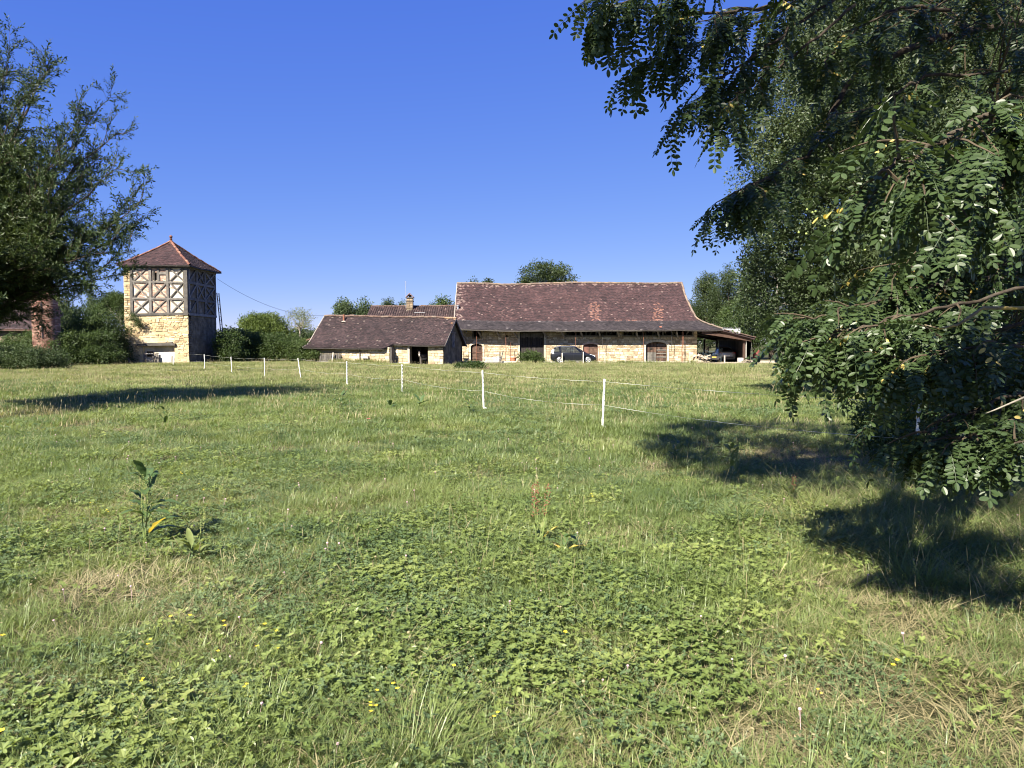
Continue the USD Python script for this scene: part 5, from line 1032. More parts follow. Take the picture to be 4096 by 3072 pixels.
br = thing('red_barrel', 'dull red metal barrel beyond the carport pier', 'barrel'); o = P(3024, 1445, 71.0); o[2] = .02
v, f = tube([o + [0, 0, z] for z in (0, .02, .5, .52, .56, .58, 1.0, 1.02, 1.2)], [.30, .31, .31, .33, .33, .31, .31, .33, .32], 20); emit(br, 'drum', v, f, 'red_paint', .5, smooth=35); m = MB(); m.tube([o + [0, 0, 1.2], o + [0, 0, 1.21]], .29, 20); m.build(br, 'lid', 'rust')

# ------------------------------------------------------------------ along the barn front: planters, pots, rail, posts
pt = thing('stone_planter', 'long pale trough planter with green plants below the barn\'s left windows', 'planter'); o = P(1959, 1441, 68.9); o[2] = .16
m = MB(); hw = .46
m.add([(-hw, -.17, 0), (hw, -.17, 0), (hw, .17, 0), (-hw, .17, 0), (-hw - .05, -.2, .38), (hw + .05, -.2, .38), (hw + .05, .2, .38), (-hw - .05, .2, .38), (-hw, -.15, .38), (hw, -.15, .38), (hw, .15, .38), (-hw, .15, .38), (-hw, -.15, .28), (hw, -.15, .28), (hw, .15, .28), (-hw, .15, .28)], [[3, 2, 1, 0], [0, 1, 5, 4], [1, 2, 6, 5], [2, 3, 7, 6], [3, 0, 4, 7], [4, 5, 9, 8], [5, 6, 10, 9], [6, 7, 11, 10], [7, 4, 8, 11], [12, 13, 14, 15], [8, 9, 13, 12], [9, 10, 14, 13], [10, 11, 15, 14], [11, 8, 12, 15]])
v, f, t = m.arrays(); emit(pt, 'trough', v + o, f, 'pale_stone', .5)
def pot(name, label, o, r0, r1, h, mt, cat='plant pot'):
    p = thing(name, label, cat, tuple(o)); v, f = tube([(0, 0, z) for z in (0, .02, h * .85, h * .86, h, h - .03)], [r0, r0 + .01, r1, r1 + .03, r1 + .03, r1 - .03], 20); emit(p, 'pot', v, f, mt, .5, smooth=40)
    m = MB(); m.tube([(0, 0, h - .05), (0, 0, h - .045)], r1 - .02, 16); m.build(p, 'soil', 'straw_heap'); return p
pot('white_pot', 'left of two white pots beside the trough planter', np.r_[P(1980, 1441, 68.9)[:2], .17], .16, .22, .42, 'white_pot'); pot('white_pot', 'right of two white pots beside the trough planter', np.r_[P(1994, 1441, 68.9)[:2], .17], .18, .25, .46, 'white_pot')
pot('terracotta_pot', 'terracotta bowl pot left of the tall black barn door', np.r_[P(2053, 1441, 69.0)[:2], .17], .24, .33, .36, 'terracotta')
sp2 = pot('grey_bowl', 'small grey bowl at the left end of the metal railing', np.r_[P(1864, 1441, 68.6)[:2], .17], .2, .27, .26, 'concrete')
rl = thing('metal_railing', 'low rusty pipe railing in front of the small arched door', 'railing')
for a in (1855, 1874, 1952, 1998, 2002): D = 67.9; x = fu(a, D); m = MB(); m.tube([(x, D, 0), (x, D, 1.06)], .025 if a in (1855, 1998, 2002) else .014, 6); m.build(rl, 'post', 'iron')
for z in (.35, .62, 1.02): m = MB(); m.tube([(fu(1855, 67.9), 67.9, z), (fu(1930, 67.9), 67.9, z - .02), (fu(2000, 67.9), 67.9, z)], .016, 6); m.build(rl, 'rail', 'rust')
m = MB(); m.bar((fu(2002, 67.9), 67.85, .03), (fu(2013, 67.9), 67.95, 1.2), .09, .05, up=NF); m.build(rl, 'leaning_bar', 'iron')
for a, top, lab, nm in [(2249, .98, 'pale wooden post before the dark car\'s rear door', 'wooden_post'), (2333, 1.08, 'pale wooden post before the dark car\'s front wheel', 'wooden_post'), (2503, 1.05, 'thin grey wooden post left of the wide arched barn door', 'wooden_post'), (2420, .95, 'thin grey wooden post right of the brick-framed door', 'wooden_post'), (2759, 1.0, 'thin grey wooden post before the barn\'s right corner', 'wooden_post'), (2898, .75, 'pale short wooden post before the silver saloon', 'wooden_post')]:
    D = 66.2; x = fu(a, D); o = thing(nm, lab, 'post', (x, D, 0), group='wooden posts along the yard'); m = MB(); th = .12 if a in (2249, 2333, 2898) else .07
    m.bar((0, 0, -.1), (rng.uniform(-.04, .04), 0, top), th, th * .8, tone=.9, jit=.008, rng=rng); m.build(o, 'stake', 'pale_timber')
    m = MB(); m.tube([(-.0, -.05, top - .12), (.0, .05, top - .12)], .015, 5); m.build(o, 'staple', 'galvanised')
# ------------------------------------------------------------------ white electric fence
spots = [(5.02, 8.75, .0, 'nearest white fence post, among the robinia leaves'), (1.74, 13.6, .035, 'tall white fence post right of the centre, second nearest'), (-.69, 17.3, -.03, 'white fence post below the barn\'s tall black door, third nearest'), (-3.66, 23.6, .0, 'white fence post below the stable\'s dark gable, fourth nearest'), (-6.68, 28.7, .005, 'white fence post below the stable\'s left half, fifth nearest'), (-9.85, 33.1, -.13, 'white fence post that leans to the left, before the stable\'s left end'), (-12.42, 35.6, .0, 'white fence post below the hedge, just left of the leaning one'), (-16.75, 42.4, -.02, 'white fence post below the hedge, third from the tower'), (-20.1, 46.4, .0, 'white fence post just right of the tower'), (-25.3, 53.0, .06, 'farthest white fence post, before the tower front')]
fp0 = None
for k, (x, y, lean, lab) in enumerate(spots):
    g = float(gz(x, y)); hh = .98
    if fp0 is None:
        fp0 = thing('fence_post', lab, 'post', (x, y, g), group='white electric-fence posts across the meadow'); m = MB()
        ang = np.arange(8) * PI / 4; prof_ = np.array([(.016 * math.cos(a) * (1 if i % 2 else 1.2), .013 * math.sin(a)) for i, a in enumerate(ang)])
        zz = np.linspace(-.15, hh, 14); vv_ = np.concatenate([np.c_[prof_ * (1 if i % 2 else 1.08), np.full(8, z)] for i, z in enumerate(zz)]); m.add(vv_, [[i * 8 + j, i * 8 + (j + 1) % 8, (i + 1) * 8 + (j + 1) % 8, (i + 1) * 8 + j] for i in range(13) for j in range(8)])
        m.add(np.c_[prof_, np.full(8, hh)], [[0, j, j + 1] for j in range(1, 7)]); m.build(fp0, 'shaft', 'white_plastic', smooth=40)
        for z in np.arange(.25, .97, .115): m = MB(); m.box((0, -.022, z), (.026, .02, .03)); m.build(fp0, 'clip', 'white_plastic')
        m = MB(); m.box((.03, 0, .06), (.07, .03, .03)); m.build(fp0, 'foot_step', 'white_plastic')
    else: dup(fp0, 'fence_post', lab, (x, y, g), group='white electric-fence posts across the meadow', rz=.4 * k, cat='post', rx=None or 0.0) if not lean else dup(fp0, 'fence_post', lab, (x, y, g), rz=0.0, rx=lean, group='white electric-fence posts across the meadow', cat='post')
for nm, h, sg, lab in (('fence_tape', .93, .03, 'upper white electric tape running from post to post'), ('fence_tape', .48, .07, 'lower white electric tape sagging between the posts')):
    tp = thing(nm, lab, 'fence tape'); ex = [(10.5, 2.8)] + [(s[0], s[1]) for s in spots]; lean = [0] + [s[2] for s in spots]
    for (a, la), (b, lb) in zip(zip(ex[:-1], lean[:-1]), zip(ex[1:], lean[1:])):
        t = np.linspace(0, 1, 15); x, y = a[0] + (b[0] - a[0]) * t + h * (la * (1 - t) + lb * t), a[1] + (b[1] - a[1]) * t; z = gz(a[0], a[1]) * (1 - t) + gz(b[0], b[1]) * t + h - sg * 4 * t * (1 - t)
        m = MB(); p = np.stack([x, y - .03, z], -1); w_ = .0036; tw = t * 9.0 + a[0]; off = np.stack([.3 * np.sin(tw), np.sin(tw) * .9, np.cos(tw)], -1) * w_ 
        n = len(p); m.add(np.vstack([p + off, p - off]), [[i, i + 1, n + i + 1, n + i] for i in range(n - 1)]); m.tube(p, .0016, 4); m.build(tp, 'span', 'white_tape')
# pale fence far right behind the field
ff = thing('pale_rail_fence', 'far pale rail fence behind the right end of the field', 'fence'); a, b = P(3080, 1440, 92), P(3420, 1438, 92)
for k in range(12): p = a + (b - a) * k / 11; m = MB(); m.bar([p[0], p[1], 0], [p[0], p[1], 1.2], .12, .12, tone=.8); m.build(ff, 'post', 'pale_timber')
for z in (.5, 1.05): m = MB(); m.bar([a[0], a[1] - .08, z], [b[0], b[1] - .08, z], .04, .14, tone=.9); m.build(ff, 'rail', 'pale_timber')
# gravel yard by the carport
xs, ys = np.linspace(17, 46, 40), np.linspace(60, 79, 24); XX, YY = np.meshgrid(xs, ys, indexing='ij'); cl = 65.5 + 3.5 * (fbm2(XX[:, 0], 0 * XX[:, 0], .2, 3) - .5)
YY = cl[:, None] + (YY - 60) / 19 * (79 - cl[:, None]); i, j = np.meshgrid(np.arange(39), np.arange(23), indexing='ij'); k = i * 24 + j
tag(emit('/World', 'yard', np.stack([XX, YY, gz(XX, YY) + .012], -1).reshape(-1, 3), np.stack([k, k + 24, k + 25, k + 1], -1).reshape(-1, 4), 'gravel', smooth=True), kind='structure')
# ------------------------------------------------------------------ leaves and trees
def leaf_mesh(rng, pos, d, L, ratio=.45, fold=.25, fine=False, roll=None):
    """Folded leaves at pos pointing along d: two triangles each, or six when fine."""
    n = len(pos); d = d / np.maximum(np.linalg.norm(d, axis=1, keepdims=True), 1e-9); L = np.broadcast_to(L, (n,))[:, None]
    ref = np.where(np.abs(d[:, 2:]) > .9, [[1.0, 0, 0]], [[0, 0, 1.0]]); s = np.cross(d, ref); s /= np.linalg.norm(s, axis=1, keepdims=True); u = np.cross(s, d)
    r = rng.uniform(-PI, PI, n) if roll is None else np.broadcast_to(roll, (n,)); c, q = np.cos(r)[:, None], np.sin(r)[:, None]; s, u = c * s + q * u, c * u - q * s
    w = L * ratio / 2
    if not fine:
        v = np.stack([pos, pos + d * L * .5 + s * w + u * w * fold, pos + d * L, pos + d * L * .5 - s * w + u * w * fold], 1); f = np.array([[0, 1, 2], [0, 2, 3]])
    else:
        k = lambda t, q: pos + d * L * t + s * w * q + u * w * fold * abs(q); v = np.stack([pos, k(.16, .62), k(.45, 1.0), k(.78, .8), k(.94, .38), k(1.0, 0), k(.94, -.38), k(.78, -.8), k(.45, -1.0), k(.16, -.62)], 1)
        f = np.array([[0, 1, 2], [0, 2, 3], [0, 3, 4], [0, 4, 5], [0, 5, 6], [0, 6, 7], [0, 7, 8], [0, 8, 9]])
    return v.reshape(-1, 3), (np.arange(n)[:, None, None] * v.shape[1] + f[None]).reshape(-1, 3)
def ball(rng, n, rad):
    p = rng.normal(size=(n, 3)); p /= np.linalg.norm(p, axis=1, keepdims=True); return p * rad * rng.random((n, 1)) ** .5
def cluster(rng, n, rad, L, ratio=.5, flat=.7):
    p = ball(rng, n, rad) * [1, 1, flat]; d = p / rad + rng.normal(size=(n, 3)) * .6 + [0, 0, -.15]; return leaf_mesh(rng, p, d, L * rng.uniform(.7, 1.25, n), ratio)
def bezier(a, b, c, n=8): t = np.linspace(0, 1, n)[:, None]; return (1 - t) ** 2 * a + 2 * t * (1 - t) * b + t * t * c
def crown_points(rng, blobs, n, inner=.45):
    """Points through the outer part of a set of ellipsoid clumps with an uneven surface."""
    vol = np.array([np.prod(b[1]) ** (2 / 3) for b in blobs]); pick = rng.choice(len(blobs), n, p=vol / vol.sum())
    c = np.array([b[0] for b in blobs])[pick]; r = np.array([b[1] for b in blobs])[pick]
    d = rng.normal(size=(n, 3)); d /= np.linalg.norm(d, axis=1, keepdims=True)
    k = (inner ** 3 + (1 - inner ** 3) * rng.random((n, 1))) ** (1 / 3) * (.72 + .56 * meshkit.fbm(d * 1.9 + c * .37, 3, 5)[:, None])
    return c + d * r * k, d
def crown(rng, parent, name, blobs, n, L, rad, matname, per=36, ratio=.5, inner=.45, ground=True, kinds=4, flat=.7):
    p, d = crown_points(rng, blobs, n, inner)
    if ground: g = p[:, 2] > gz(p[:, 0], p[:, 1]) + rad * .3; p, d = p[g], d[g]
    pr = [cluster(rng, per, rad, L, ratio, flat) + (matname,) for _ in range(kinds)]
    return instancer(parent, name, pr, p, quat_mul(quat_z(rng.uniform(0, 2 * PI, len(p))), quat_axis(rng.normal(size=(len(p), 3)), rng.uniform(0, .7, len(p)))), rng.uniform(.75, 1.3, len(p)), rng.integers(0, kinds, len(p)))
def lobes(rng, c, r, n, size=(.26, .42), low=-.5):
    """Clumps over the surface of a big ellipsoid."""
    out = []; c, r = np.array(c, float), np.array(r, float)
    while len(out) < n:
        d = rng.normal(size=3); d /= np.linalg.norm(d)
        if d[2] < low: continue
        s = rng.uniform(*size); out.append((c + d * r * (1 - s * .75) * rng.uniform(.75, 1.05), r * s * rng.uniform(.85, 1.15, 3)))
    return out
def tree(rng, name, label, base, c, r, n, L, rad, matname, bark='bark', tr=.22, nl=26, per=36, size=(.26, .42), low=-.5, group=None, cat='tree', ratio=.5, limbs=9, inner=.45, extra=None):
    t = thing(name, label, cat, group=group); base = np.array([base[0], base[1], float(gz(base[0], base[1])) - .15]); bl = lobes(rng, c, r, nl, size, low) + (extra or []); c = np.array(c, float)
    fork = base + (c - base) * .55 + [0, 0, 0]; fork[2] = base[2] + max((c[2] - r[2] * .5 - base[2]), .4 * (c[2] - base[2]))
    v, f = tube(bezier(base, (base + fork) / 2 + rng.normal(0, .02, 3) * (c[2]), fork, 8), np.linspace(1.15, .7, 8) * tr, 9); emit(t, 'trunk', v, f, bark, .5, smooth=True)
    m = MB()
    for b in [bl[i] for i in rng.permutation(len(bl))[:limbs]]:
        mid = (fork + b[0]) / 2 + [0, 0, .12 * r[2]]; m.tube(bezier(fork - [0, 0, rng.uniform(0, .2) * r[2]], mid, b[0] + rng.normal(0, .1, 3), 7), np.linspace(.5, .06, 7) * tr, 5)
    m.build(t, 'branches', bark, smooth=True)
    crown(rng, t, 'crown', bl, n, L, rad, matname, per, ratio, inner); return t
# ---- beyond the farm
rng = np.random.default_rng(41)
def TP(px, py, D): return P(px, py, D)
def back_tree(name, label, px0, px1, ytop, D, n, L, rad, m, ybot=1440, depth=None, **k):
    """A tree whose crown spans columns px0..px1 and rises to row ytop at depth D."""
    zt, zb = P(CX, ytop, D)[2], max(P(CX, ybot, D)[2], .2); x0, x1 = (px0 - CX) / FPX * D, (px1 - CX) / FPX * D
    w = (x1 - x0) / 2; h = (zt - zb) / 2
    return tree(rng, name, label, ((x0 + x1) / 2, D), ((x0 + x1) / 2, D, zb + h), (w, depth or w, h), n, L, rad, m, **k)
G1 = 'trees behind the farm buildings'
back_tree('broadleaf_tree', 'big dark round-topped tree rising behind the barn ridge', 2045, 2322, 1030, 108, 900, .26, .8, 'leaf_wood', ybot=1330, tr=.4, group=G1)
back_tree('broadleaf_tree', 'treetop just showing above the left third of the barn ridge', 1925, 1980, 1112, 104, 220, .24, .7, 'leaf_wood', ybot=1300, tr=.25, group=G1)
back_tree('broadleaf_tree', 'small treetop at the left end of the barn ridge', 1868, 1918, 1120, 104, 200, .24, .7, 'leaf_wood', ybot=1300, tr=.25, group=G1)
back_tree('broadleaf_tree', 'green treetop between the farmhouse ridge and the barn verge', 1708, 1818, 1180, 96, 300, .24, .7, 'leaf_hedge', ybot=1400, tr=.25, group=G1)
back_tree('broadleaf_tree', 'grey-green treetop left of the farmhouse chimney', 1522, 1590, 1190, 98, 220, .22, .65, 'leaf_poplar', ybot=1400, tr=.25, group=G1)
back_tree('broadleaf_tree', 'smaller treetop just behind the farmhouse chimney', 1580, 1635, 1200, 99, 160, .22, .6, 'leaf_poplar', ybot=1400, tr=.22, group=G1)
back_tree('broadleaf_tree', 'wide grey-green tree behind the stable\'s left ridge end', 1338, 1432, 1200, 92, 380, .22, .65, 'leaf_poplar', ybot=1420, tr=.25, group=G1)
back_tree('broadleaf_tree', 'narrow grey-green tree touching the farmhouse\'s left verge', 1420, 1492, 1198, 93, 260, .22, .65, 'leaf_poplar', ybot=1420, tr=.25, group=G1)
back_tree('apple_tree', 'sunlit yellow-green round tree behind the hedge right of the tower', 935, 1165, 1242, 76, 900, .16, .5, 'leaf_bright', ybot=1440, tr=.22)
st = back_tree('sparse_tree', 'thin airy pale tree before the distant woods', 1140, 1265, 1228, 80, 130, .13, .45, 'leaf_sparse', ybot=1345, tr=.12, per=16, bark='pale_bark', limbs=16, inner=.6)
back_tree('shrub', 'pale green shrub at the stable\'s left verge', 1165, 1262, 1355, 74, 260, .14, .4, 'leaf_sparse', ybot=1445, tr=.06, cat='shrub', low=-.9)
back_tree('shrub', 'bright leafy shrub tip left of the stable roof', 1205, 1250, 1372, 69, 90, .13, .3, 'leaf_bright', ybot=1445, tr=.05, cat='shrub', low=-.9)
back_tree('poplar', 'tall narrow poplar standing far off left of the tower', 347, 405, 1162, 130, 420, .26, .7, 'leaf_poplar', ybot=1420, tr=.3, nl=22, size=(.35, .55), low=-1)
back_tree('broadleaf_tree', 'dark green tree right behind the round brick tower', 215, 330, 1205, 62, 420, .15, .45, 'leaf_hedge', ybot=1430, tr=.2, low=-.9)
back_tree('ivy_shrub', 'leafy green growth between the stable end and the hedge', 1215, 1300, 1392, 64.2, 220, .11, .28, 'leaf_hedge', ybot=1450, tr=.05, cat='shrub', low=-1)
# distant woods: one mass
wood = []
for a, top in ((880, 1340), (930, 1335), (985, 1310), (1030, 1312), (1085, 1330), (1140, 1318), (1190, 1322), (1240, 1325), (1290, 1336), (780, 1330), (700, 1330), (620, 1330), (540, 1335), (460, 1330), (380, 1330), (300, 1325), (200, 1325), (80, 1330), (-100, 1330), (1400, 1335), (1550, 1330), (1700, 1330), (2900, 1310), (3100, 1300), (3350, 1310), (3600, 1300), (3900, 1310), (4200, 1310)):
    D = 230 + rng.uniform(-25, 30); p = P(a, top, D); zz = float(gz(p[0], D)); h = max((p[2] - zz), 3); wood.append((np.array([p[0], D, zz + h * .5]), np.array([9.5, 7, h * .55])))
tag(crown(rng, '/World', 'distant_woods', wood, 2600, .7, 2.0, 'leaf_wood', per=30, ground=False), 'low line of distant woods on the horizon', 'woods', kind='stuff')
# hedges
def hedge(name, label, spans, D, n, m, L=.13, rad=.34, cat='hedge', w=1.3, per=34, sun=None):
    t = thing(name, label, cat); bl = []
    for (a, top, dd) in spans: p = P(a, top, D + dd); g = float(gz(p[0], D + dd)); h = p[2] - g; bl += [(np.array([p[0], D + dd, g + h * .62]), np.array([w, w, h * .42])), (np.array([p[0] + .2, D + dd, g + h * .25]), np.array([w * 1.1, w * 1.1, h * .32]))]
    sm = MB()
    for b in bl[::2]: q = b[0].copy(); q[2] = -.1; sm.tube(bezier(q, (q + b[0]) / 2 + [.1, 0, 0], b[0], 5), [.07, .06, .05, .04, .02], 5)
    sm.build(t, 'stems', 'bark'); crown(rng, t, 'foliage', bl, n, L, rad, m, per, inner=.35); return t
hedge('laurel_hedge', 'dense dark green hedge between the tower and the stable', [(908, 1318, -3.6), (940, 1325, -1.5), (985, 1318, -.2), (1030, 1332, .3), (1075, 1338, 0), (1120, 1335, .2), (1165, 1342, 0), (1200, 1356, -.2), (1222, 1392, -.3)], 65, 2100, 'leaf_hedge', w=1.25)
hedge('mixed_hedge', 'tall bushy hedge between the left tree and the tower', [(40, 1350, -1), (120, 1330, -1.5), (200, 1310, -1), (270, 1260, .3), (330, 1240, 0), (380, 1225, .5), (440, 1250, 3.5), (455, 1290, 3.2), (300, 1330, -1.5), (400, 1320, -1), (240, 1330, -2), (160, 1340, -2)], 54.5, 3200, 'leaf_hedge', w=1.5)
hedge('bramble_bank', 'pale grey-green bramble bank below the left tree', [(-60, 1380, -4), (30, 1400, -4), (110, 1385, -4), (180, 1392, -4.2)], 50, 900, 'leaf_left', L=.10, rad=.28, w=1.2, cat='bramble')
pt_ = tree(rng, 'plum_tree', 'small leaning green tree before the tower\'s left corner', (P(520, 1440, 57.7)[0], 57.7), P(458, 1245, 59.2), (1.5, 1.2, 1.75), 600, .10, .26, 'leaf_hedge', tr=.10, nl=22, bark='pale_bark', low=-.7, extra=[(P(545, 1290, 57.5), np.array([.45, .3, .38])), (P(520, 1265, 57.6), np.array([.4, .3, .4]))])
# woods behind the carport and along the right side, each tree its own thing
G2 = 'woodland trees right of the barn'
for a, b, top, D, m, lab in [(2745, 2905, 1088, 100, 'leaf_wood', 'dark rounded tree right behind the barn\'s hip'), (2830, 3010, 1040, 94, 'leaf_wood', 'leafy tree second from the barn behind the carport'), (2700, 2850, 1180, 108, 'leaf_wood', 'low dark tree tucked against the barn\'s right hip'), (2960, 3210, 960, 88, 'leaf_fruit', 'tall pale-leaved tree behind the carport pier'), (2880, 3080, 1180, 86, 'leaf_hedge', 'olive-green lower tree directly above the carport roof'), (3150, 3420, 900, 84, 'leaf_wood', 'dark woodland tree over the far yard'), (3380, 3700, 800, 80, 'leaf_wood', 'woodland tree behind the fruit tree\'s left half'), (3620, 3950, 760, 74, 'leaf_wood', 'woodland tree behind the fruit tree\'s right half'), (3880, 4250, 700, 66, 'leaf_wood', 'woodland tree at the right edge of the picture')]:
    back_tree('woodland_tree', lab, a, b, top, D, 950 if top < 1150 else 650, .19, .6, m, ybot=1420, tr=.32, group=G2, nl=34, low=-.85, size=(.24, .36))
dt = thing('dead_branches', 'pale bare dead branches sticking out of the woodland behind the carport', 'dead branch')
def rec(rng, m, p, d, L, r, lev, droop=0.0, sites=None, spread=.6, nseg=6, kids=(3, 5), up=0.0, keep=1):
    pts = [p]; q = unit(d)
    for _ in range(nseg): q = unit(q + rng.normal(0, .16, 3) + [0, 0, up - droop]); pts.append(pts[-1] + q * L / nseg)
    pts = np.array(pts); m.tube(pts, np.linspace(r, r * .35, len(pts)), 6 if r > .03 else (4 if r > .008 else 3), cap=False)
    if sites is not None and lev <= 1: sites.append(pts)
    if lev > 0:
        for _ in range(rng.integers(*kids)):
            k = rng.uniform(.25, 1.0) * nseg; i = min(int(k), nseg - 1); t = unit(pts[i + 1] - pts[i]); s = unit(np.cross(t, rng.normal(size=3))); a = rng.uniform(.5, 1.0) * spread * 1.4
            rec(rng, m, pts[i] + (pts[i + 1] - pts[i]) * (k - i), t * math.cos(a) + s * math.sin(a), L * rng.uniform(.42, .66), r * .5, lev - 1, droop, sites, spread, max(nseg - 1, 3), kids, up)
for (a, y, D, dx, dz) in [(3260, 1180, 83.5, -1, .25), (3200, 1215, 83, -1, -.1), (3230, 1140, 83, -.4, .9), (3100, 1200, 84, .4, .8)]:
    m = MB(); rec(rng, m, P(a, y, D), (dx, -.2, dz), 4.2, .07, 2, kids=(4, 6), nseg=6); m.build(dt, 'branch', 'pale_bark')
# ---- the fruit tree on the right, in the middle distance
rng = np.random.default_rng(42)
fb = []
for a, y, D, r in [(3420, 120, 23, 2.0), (3250, 330, 22, 1.6), (3130, 480, 22, 1.35), (3120, 640, 21.5, 1.2), (3160, 800, 21.5, 1.4), (3070, 930, 21.5, 1.0), (3150, 1040, 22, 1.5), (3120, 1200, 22.5, 1.3), (3300, 560, 21, 1.8), (3480, 380, 21.5, 2.0), (3700, 150, 23, 2.3), (3950, 200, 24, 2.4), (3650, 650, 21, 2.0), (3900, 600, 22, 2.2), (3450, 900, 20.5, 1.8), (3750, 950, 21, 2.0), (4050, 900, 22, 2.2), (3350, 1150, 21.5, 1.7), (3650, 1200, 21, 1.8), (3950, 1230, 22, 1.9), (3300, 1300, 22.5, 1.2), (3550, 1380, 22, 1.3), (3850, 1400, 22, 1.4), (4200, 1300, 22, 2), (4200, 500, 24, 2.4), (3500, -150, 23, 2.0), (3800, -200, 24, 2.4), (4200, -50, 25, 2.6), (3350, 0, 23.5, 1.3), (3060, 1080, 23, .9), (3010, 1240, 24, .8), (3080, 760, 22, 1.2), (3050, 860, 22.5, 1.0), (3200, 200, 23, 1.2), (3330, -60, 24, 1.4), (3240, 640, 23, 1.6), (3380, 760, 23, 1.8), (3560, 520, 23.5, 2.0), (3330, 440, 23.5, 1.7), (3600, 60, 25, 2.2), (3420, 1020, 23, 1.8), (3800, 420, 24, 2.2)]:
    fb.append((P(a, y, D), np.array([r, r, r]) * rng.uniform(.9, 1.1, 3)))
ft = thing('fruit_tree', 'huge leafy fruit tree with small grey-green leaves filling the right of the picture', 'tree')
b0 = np.array([13.2, 23.5, -.1]); fk = np.array([12.8, 23.2, 3.2]); v, f = tube(bezier(b0, (b0 + fk) / 2 + [.2, 0, 0], fk, 8), np.linspace(.38, .26, 8), 10); emit(ft, 'trunk', v, f, 'bark', .5, smooth=True)
for b in fb: m = MB(); m.tube(bezier(fk - [0, 0, rng.uniform(0, .8)], (fk + b[0]) / 2 + [0, 0, .8], b[0], 8), np.linspace(.13, .02, 8), 6); m.build(ft, 'branch', 'bark', smooth=True)
crown(rng, ft, 'crown', fb, 10500, .088, .30, 'leaf_fruit', per=38, ratio=.52, inner=.5, kinds=6)
for a, y in [(3228, 838), (3250, 850), (3262, 846), (3195, 930), (3225, 935), (3330, 960), (3350, 890), (3318, 1015), (3360, 1020), (3410, 985), (3270, 1010), (3385, 870), (3460, 1000), (3300, 905)]:
    s = trimesh.creation.icosphere(1, .034); s.apply_translation(P(a, y, 19.6 + rng.uniform(-.2, .2))); emit(ft, 'fruit', s.vertices, s.faces, 'green_fruit', .5, smooth=True)
tree(rng, 'broadleaf_tree', 'tall dense tree standing behind the fruit tree at the right', (16.5, 34), P(3760, 330, 34), (8.2, 5.0, 8.5), 2600, .16, .5, 'leaf_wood', tr=.42, nl=44, low=-.9, size=(.22, .36))
hedge('bramble_bush', 'dark low bramble bush by the nearest fence post', [(3560, 1560, .4), (3620, 1545, 0), (3700, 1530, .6), (3640, 1640, -.8), (3800, 1520, 1.2), (3950, 1500, 1.5)], 10.2, 900, 'leaf_hedge', L=.055, rad=.16, w=.55, cat='bramble')
hedge('laurel_shrub', 'light green low shrub by the far yard under the trees', [(3360, 1415, 0), (3395, 1412, .3)], 62, 160, 'leaf_bright', L=.13, rad=.3, w=1.0, cat='shrub')
hedge('yard_shrub', 'round green shrub before the tall black barn door', [(2095, 1412, 0), (2120, 1402, .1), (2145, 1410, 0)], 67.4, 260, 'leaf_hedge', L=.10, rad=.2, w=.62, cat='shrub')
# ---- the left tree: spreading limbs with long upright shoots
rng = np.random.default_rng(43)
lt = thing('left_cherry_tree', 'big spreading tree with narrow leaves at the left edge', 'tree'); lb = np.array([-15.3, 18.6, -.1]); m = MB(); v, f = tube([lb, lb + [.1, 0, 1.2], lb + [.05, .1, 2.4]], [.36, .28, .26], 10); emit(lt, 'trunk', v, f, 'bark', .5, smooth=True)
sites = []; TW = MB()
ends = [(575, 810, 18.2), (555, 900, 18.8), (520, 1010, 18.5), (460, 520, 18.8), (400, 420, 19.2), (490, 660, 18.0), (330, 470, 18.0), (190, 270, 18.4), (130, 330, 17.6), (40, 280, 18.8), (-80, 260, 18), (490, 1100, 19.2), (380, 1130, 18), (420, 1010, 17.4), (250, 620, 17.5), (150, 560, 18.5), (320, 760, 19.4), (60, 420, 17.4), (20, 600, 17.2), (150, 760, 17.2), (60, 850, 18.8), (220, 900, 17.5), (130, 1000, 17.4), (300, 1060, 19.4), (0, 1000, 17), (-60, 1120, 18), (-150, 300, 18), (-250, 500, 18.5), (-200, 800, 17.5), (100, 700, 19.6), (0, 300, 19.6), (-40, 1240, 17.6), (10, 1240, 18.4), (180, 1040, 17), (440, 880, 18.8), (380, 640, 19), (-350, 200, 19), (-450, 600, 19), (-500, 900, 18), (-300, 1050, 17), (-150, 1150, 15), (-260, 950, 15.5), (-350, 1120, 14.6), (-90, 1020, 16), (-420, 820, 15), (-140, 880, 15.6), (-220, 1200, 16), (-500, 1000, 14.5)]
for e in ends:
    E = P(*e); s0 = lb + [.05, .1, rng.uniform(1.3, 2.4)]; dist = np.linalg.norm(E - s0); mid = s0 + (E - s0) * .45 + [0, 0, .10 * dist * (.6 if e[1] > 900 else -.1)] + rng.normal(0, .2, 3); pts = bezier(s0, mid, E, 14) + np.r_[np.zeros((1, 3)), rng.normal(0, .05, (13, 3))]
    r = np.linspace(.035 + .008 * dist, .006, 14); mm = MB(); mm.tube(pts, r, 6); mm.build(lt, 'limb', 'bark', smooth=True); sites.append(pts[9:])
    for k in np.linspace(4.2, 12.8, int(5 + dist * 1.35)):
        i = int(k); t = unit(pts[i + 1] - pts[i]); s = unit(np.cross(t, rng.normal(size=3))); a = rng.uniform(.4, .85)
        rec(rng, TW, pts[i] + (pts[i + 1] - pts[i]) * (k - i), t * math.cos(a) + s * math.sin(a) + [0, 0, .25], rng.uniform(.7, 1.5) * (.55 if i > 8 else 1.1), .012, 1, sites=sites, nseg=5, kids=(2, 4), up=.05, spread=.5)
TW.build(lt, 'twigs', 'twig', kind='stuff')
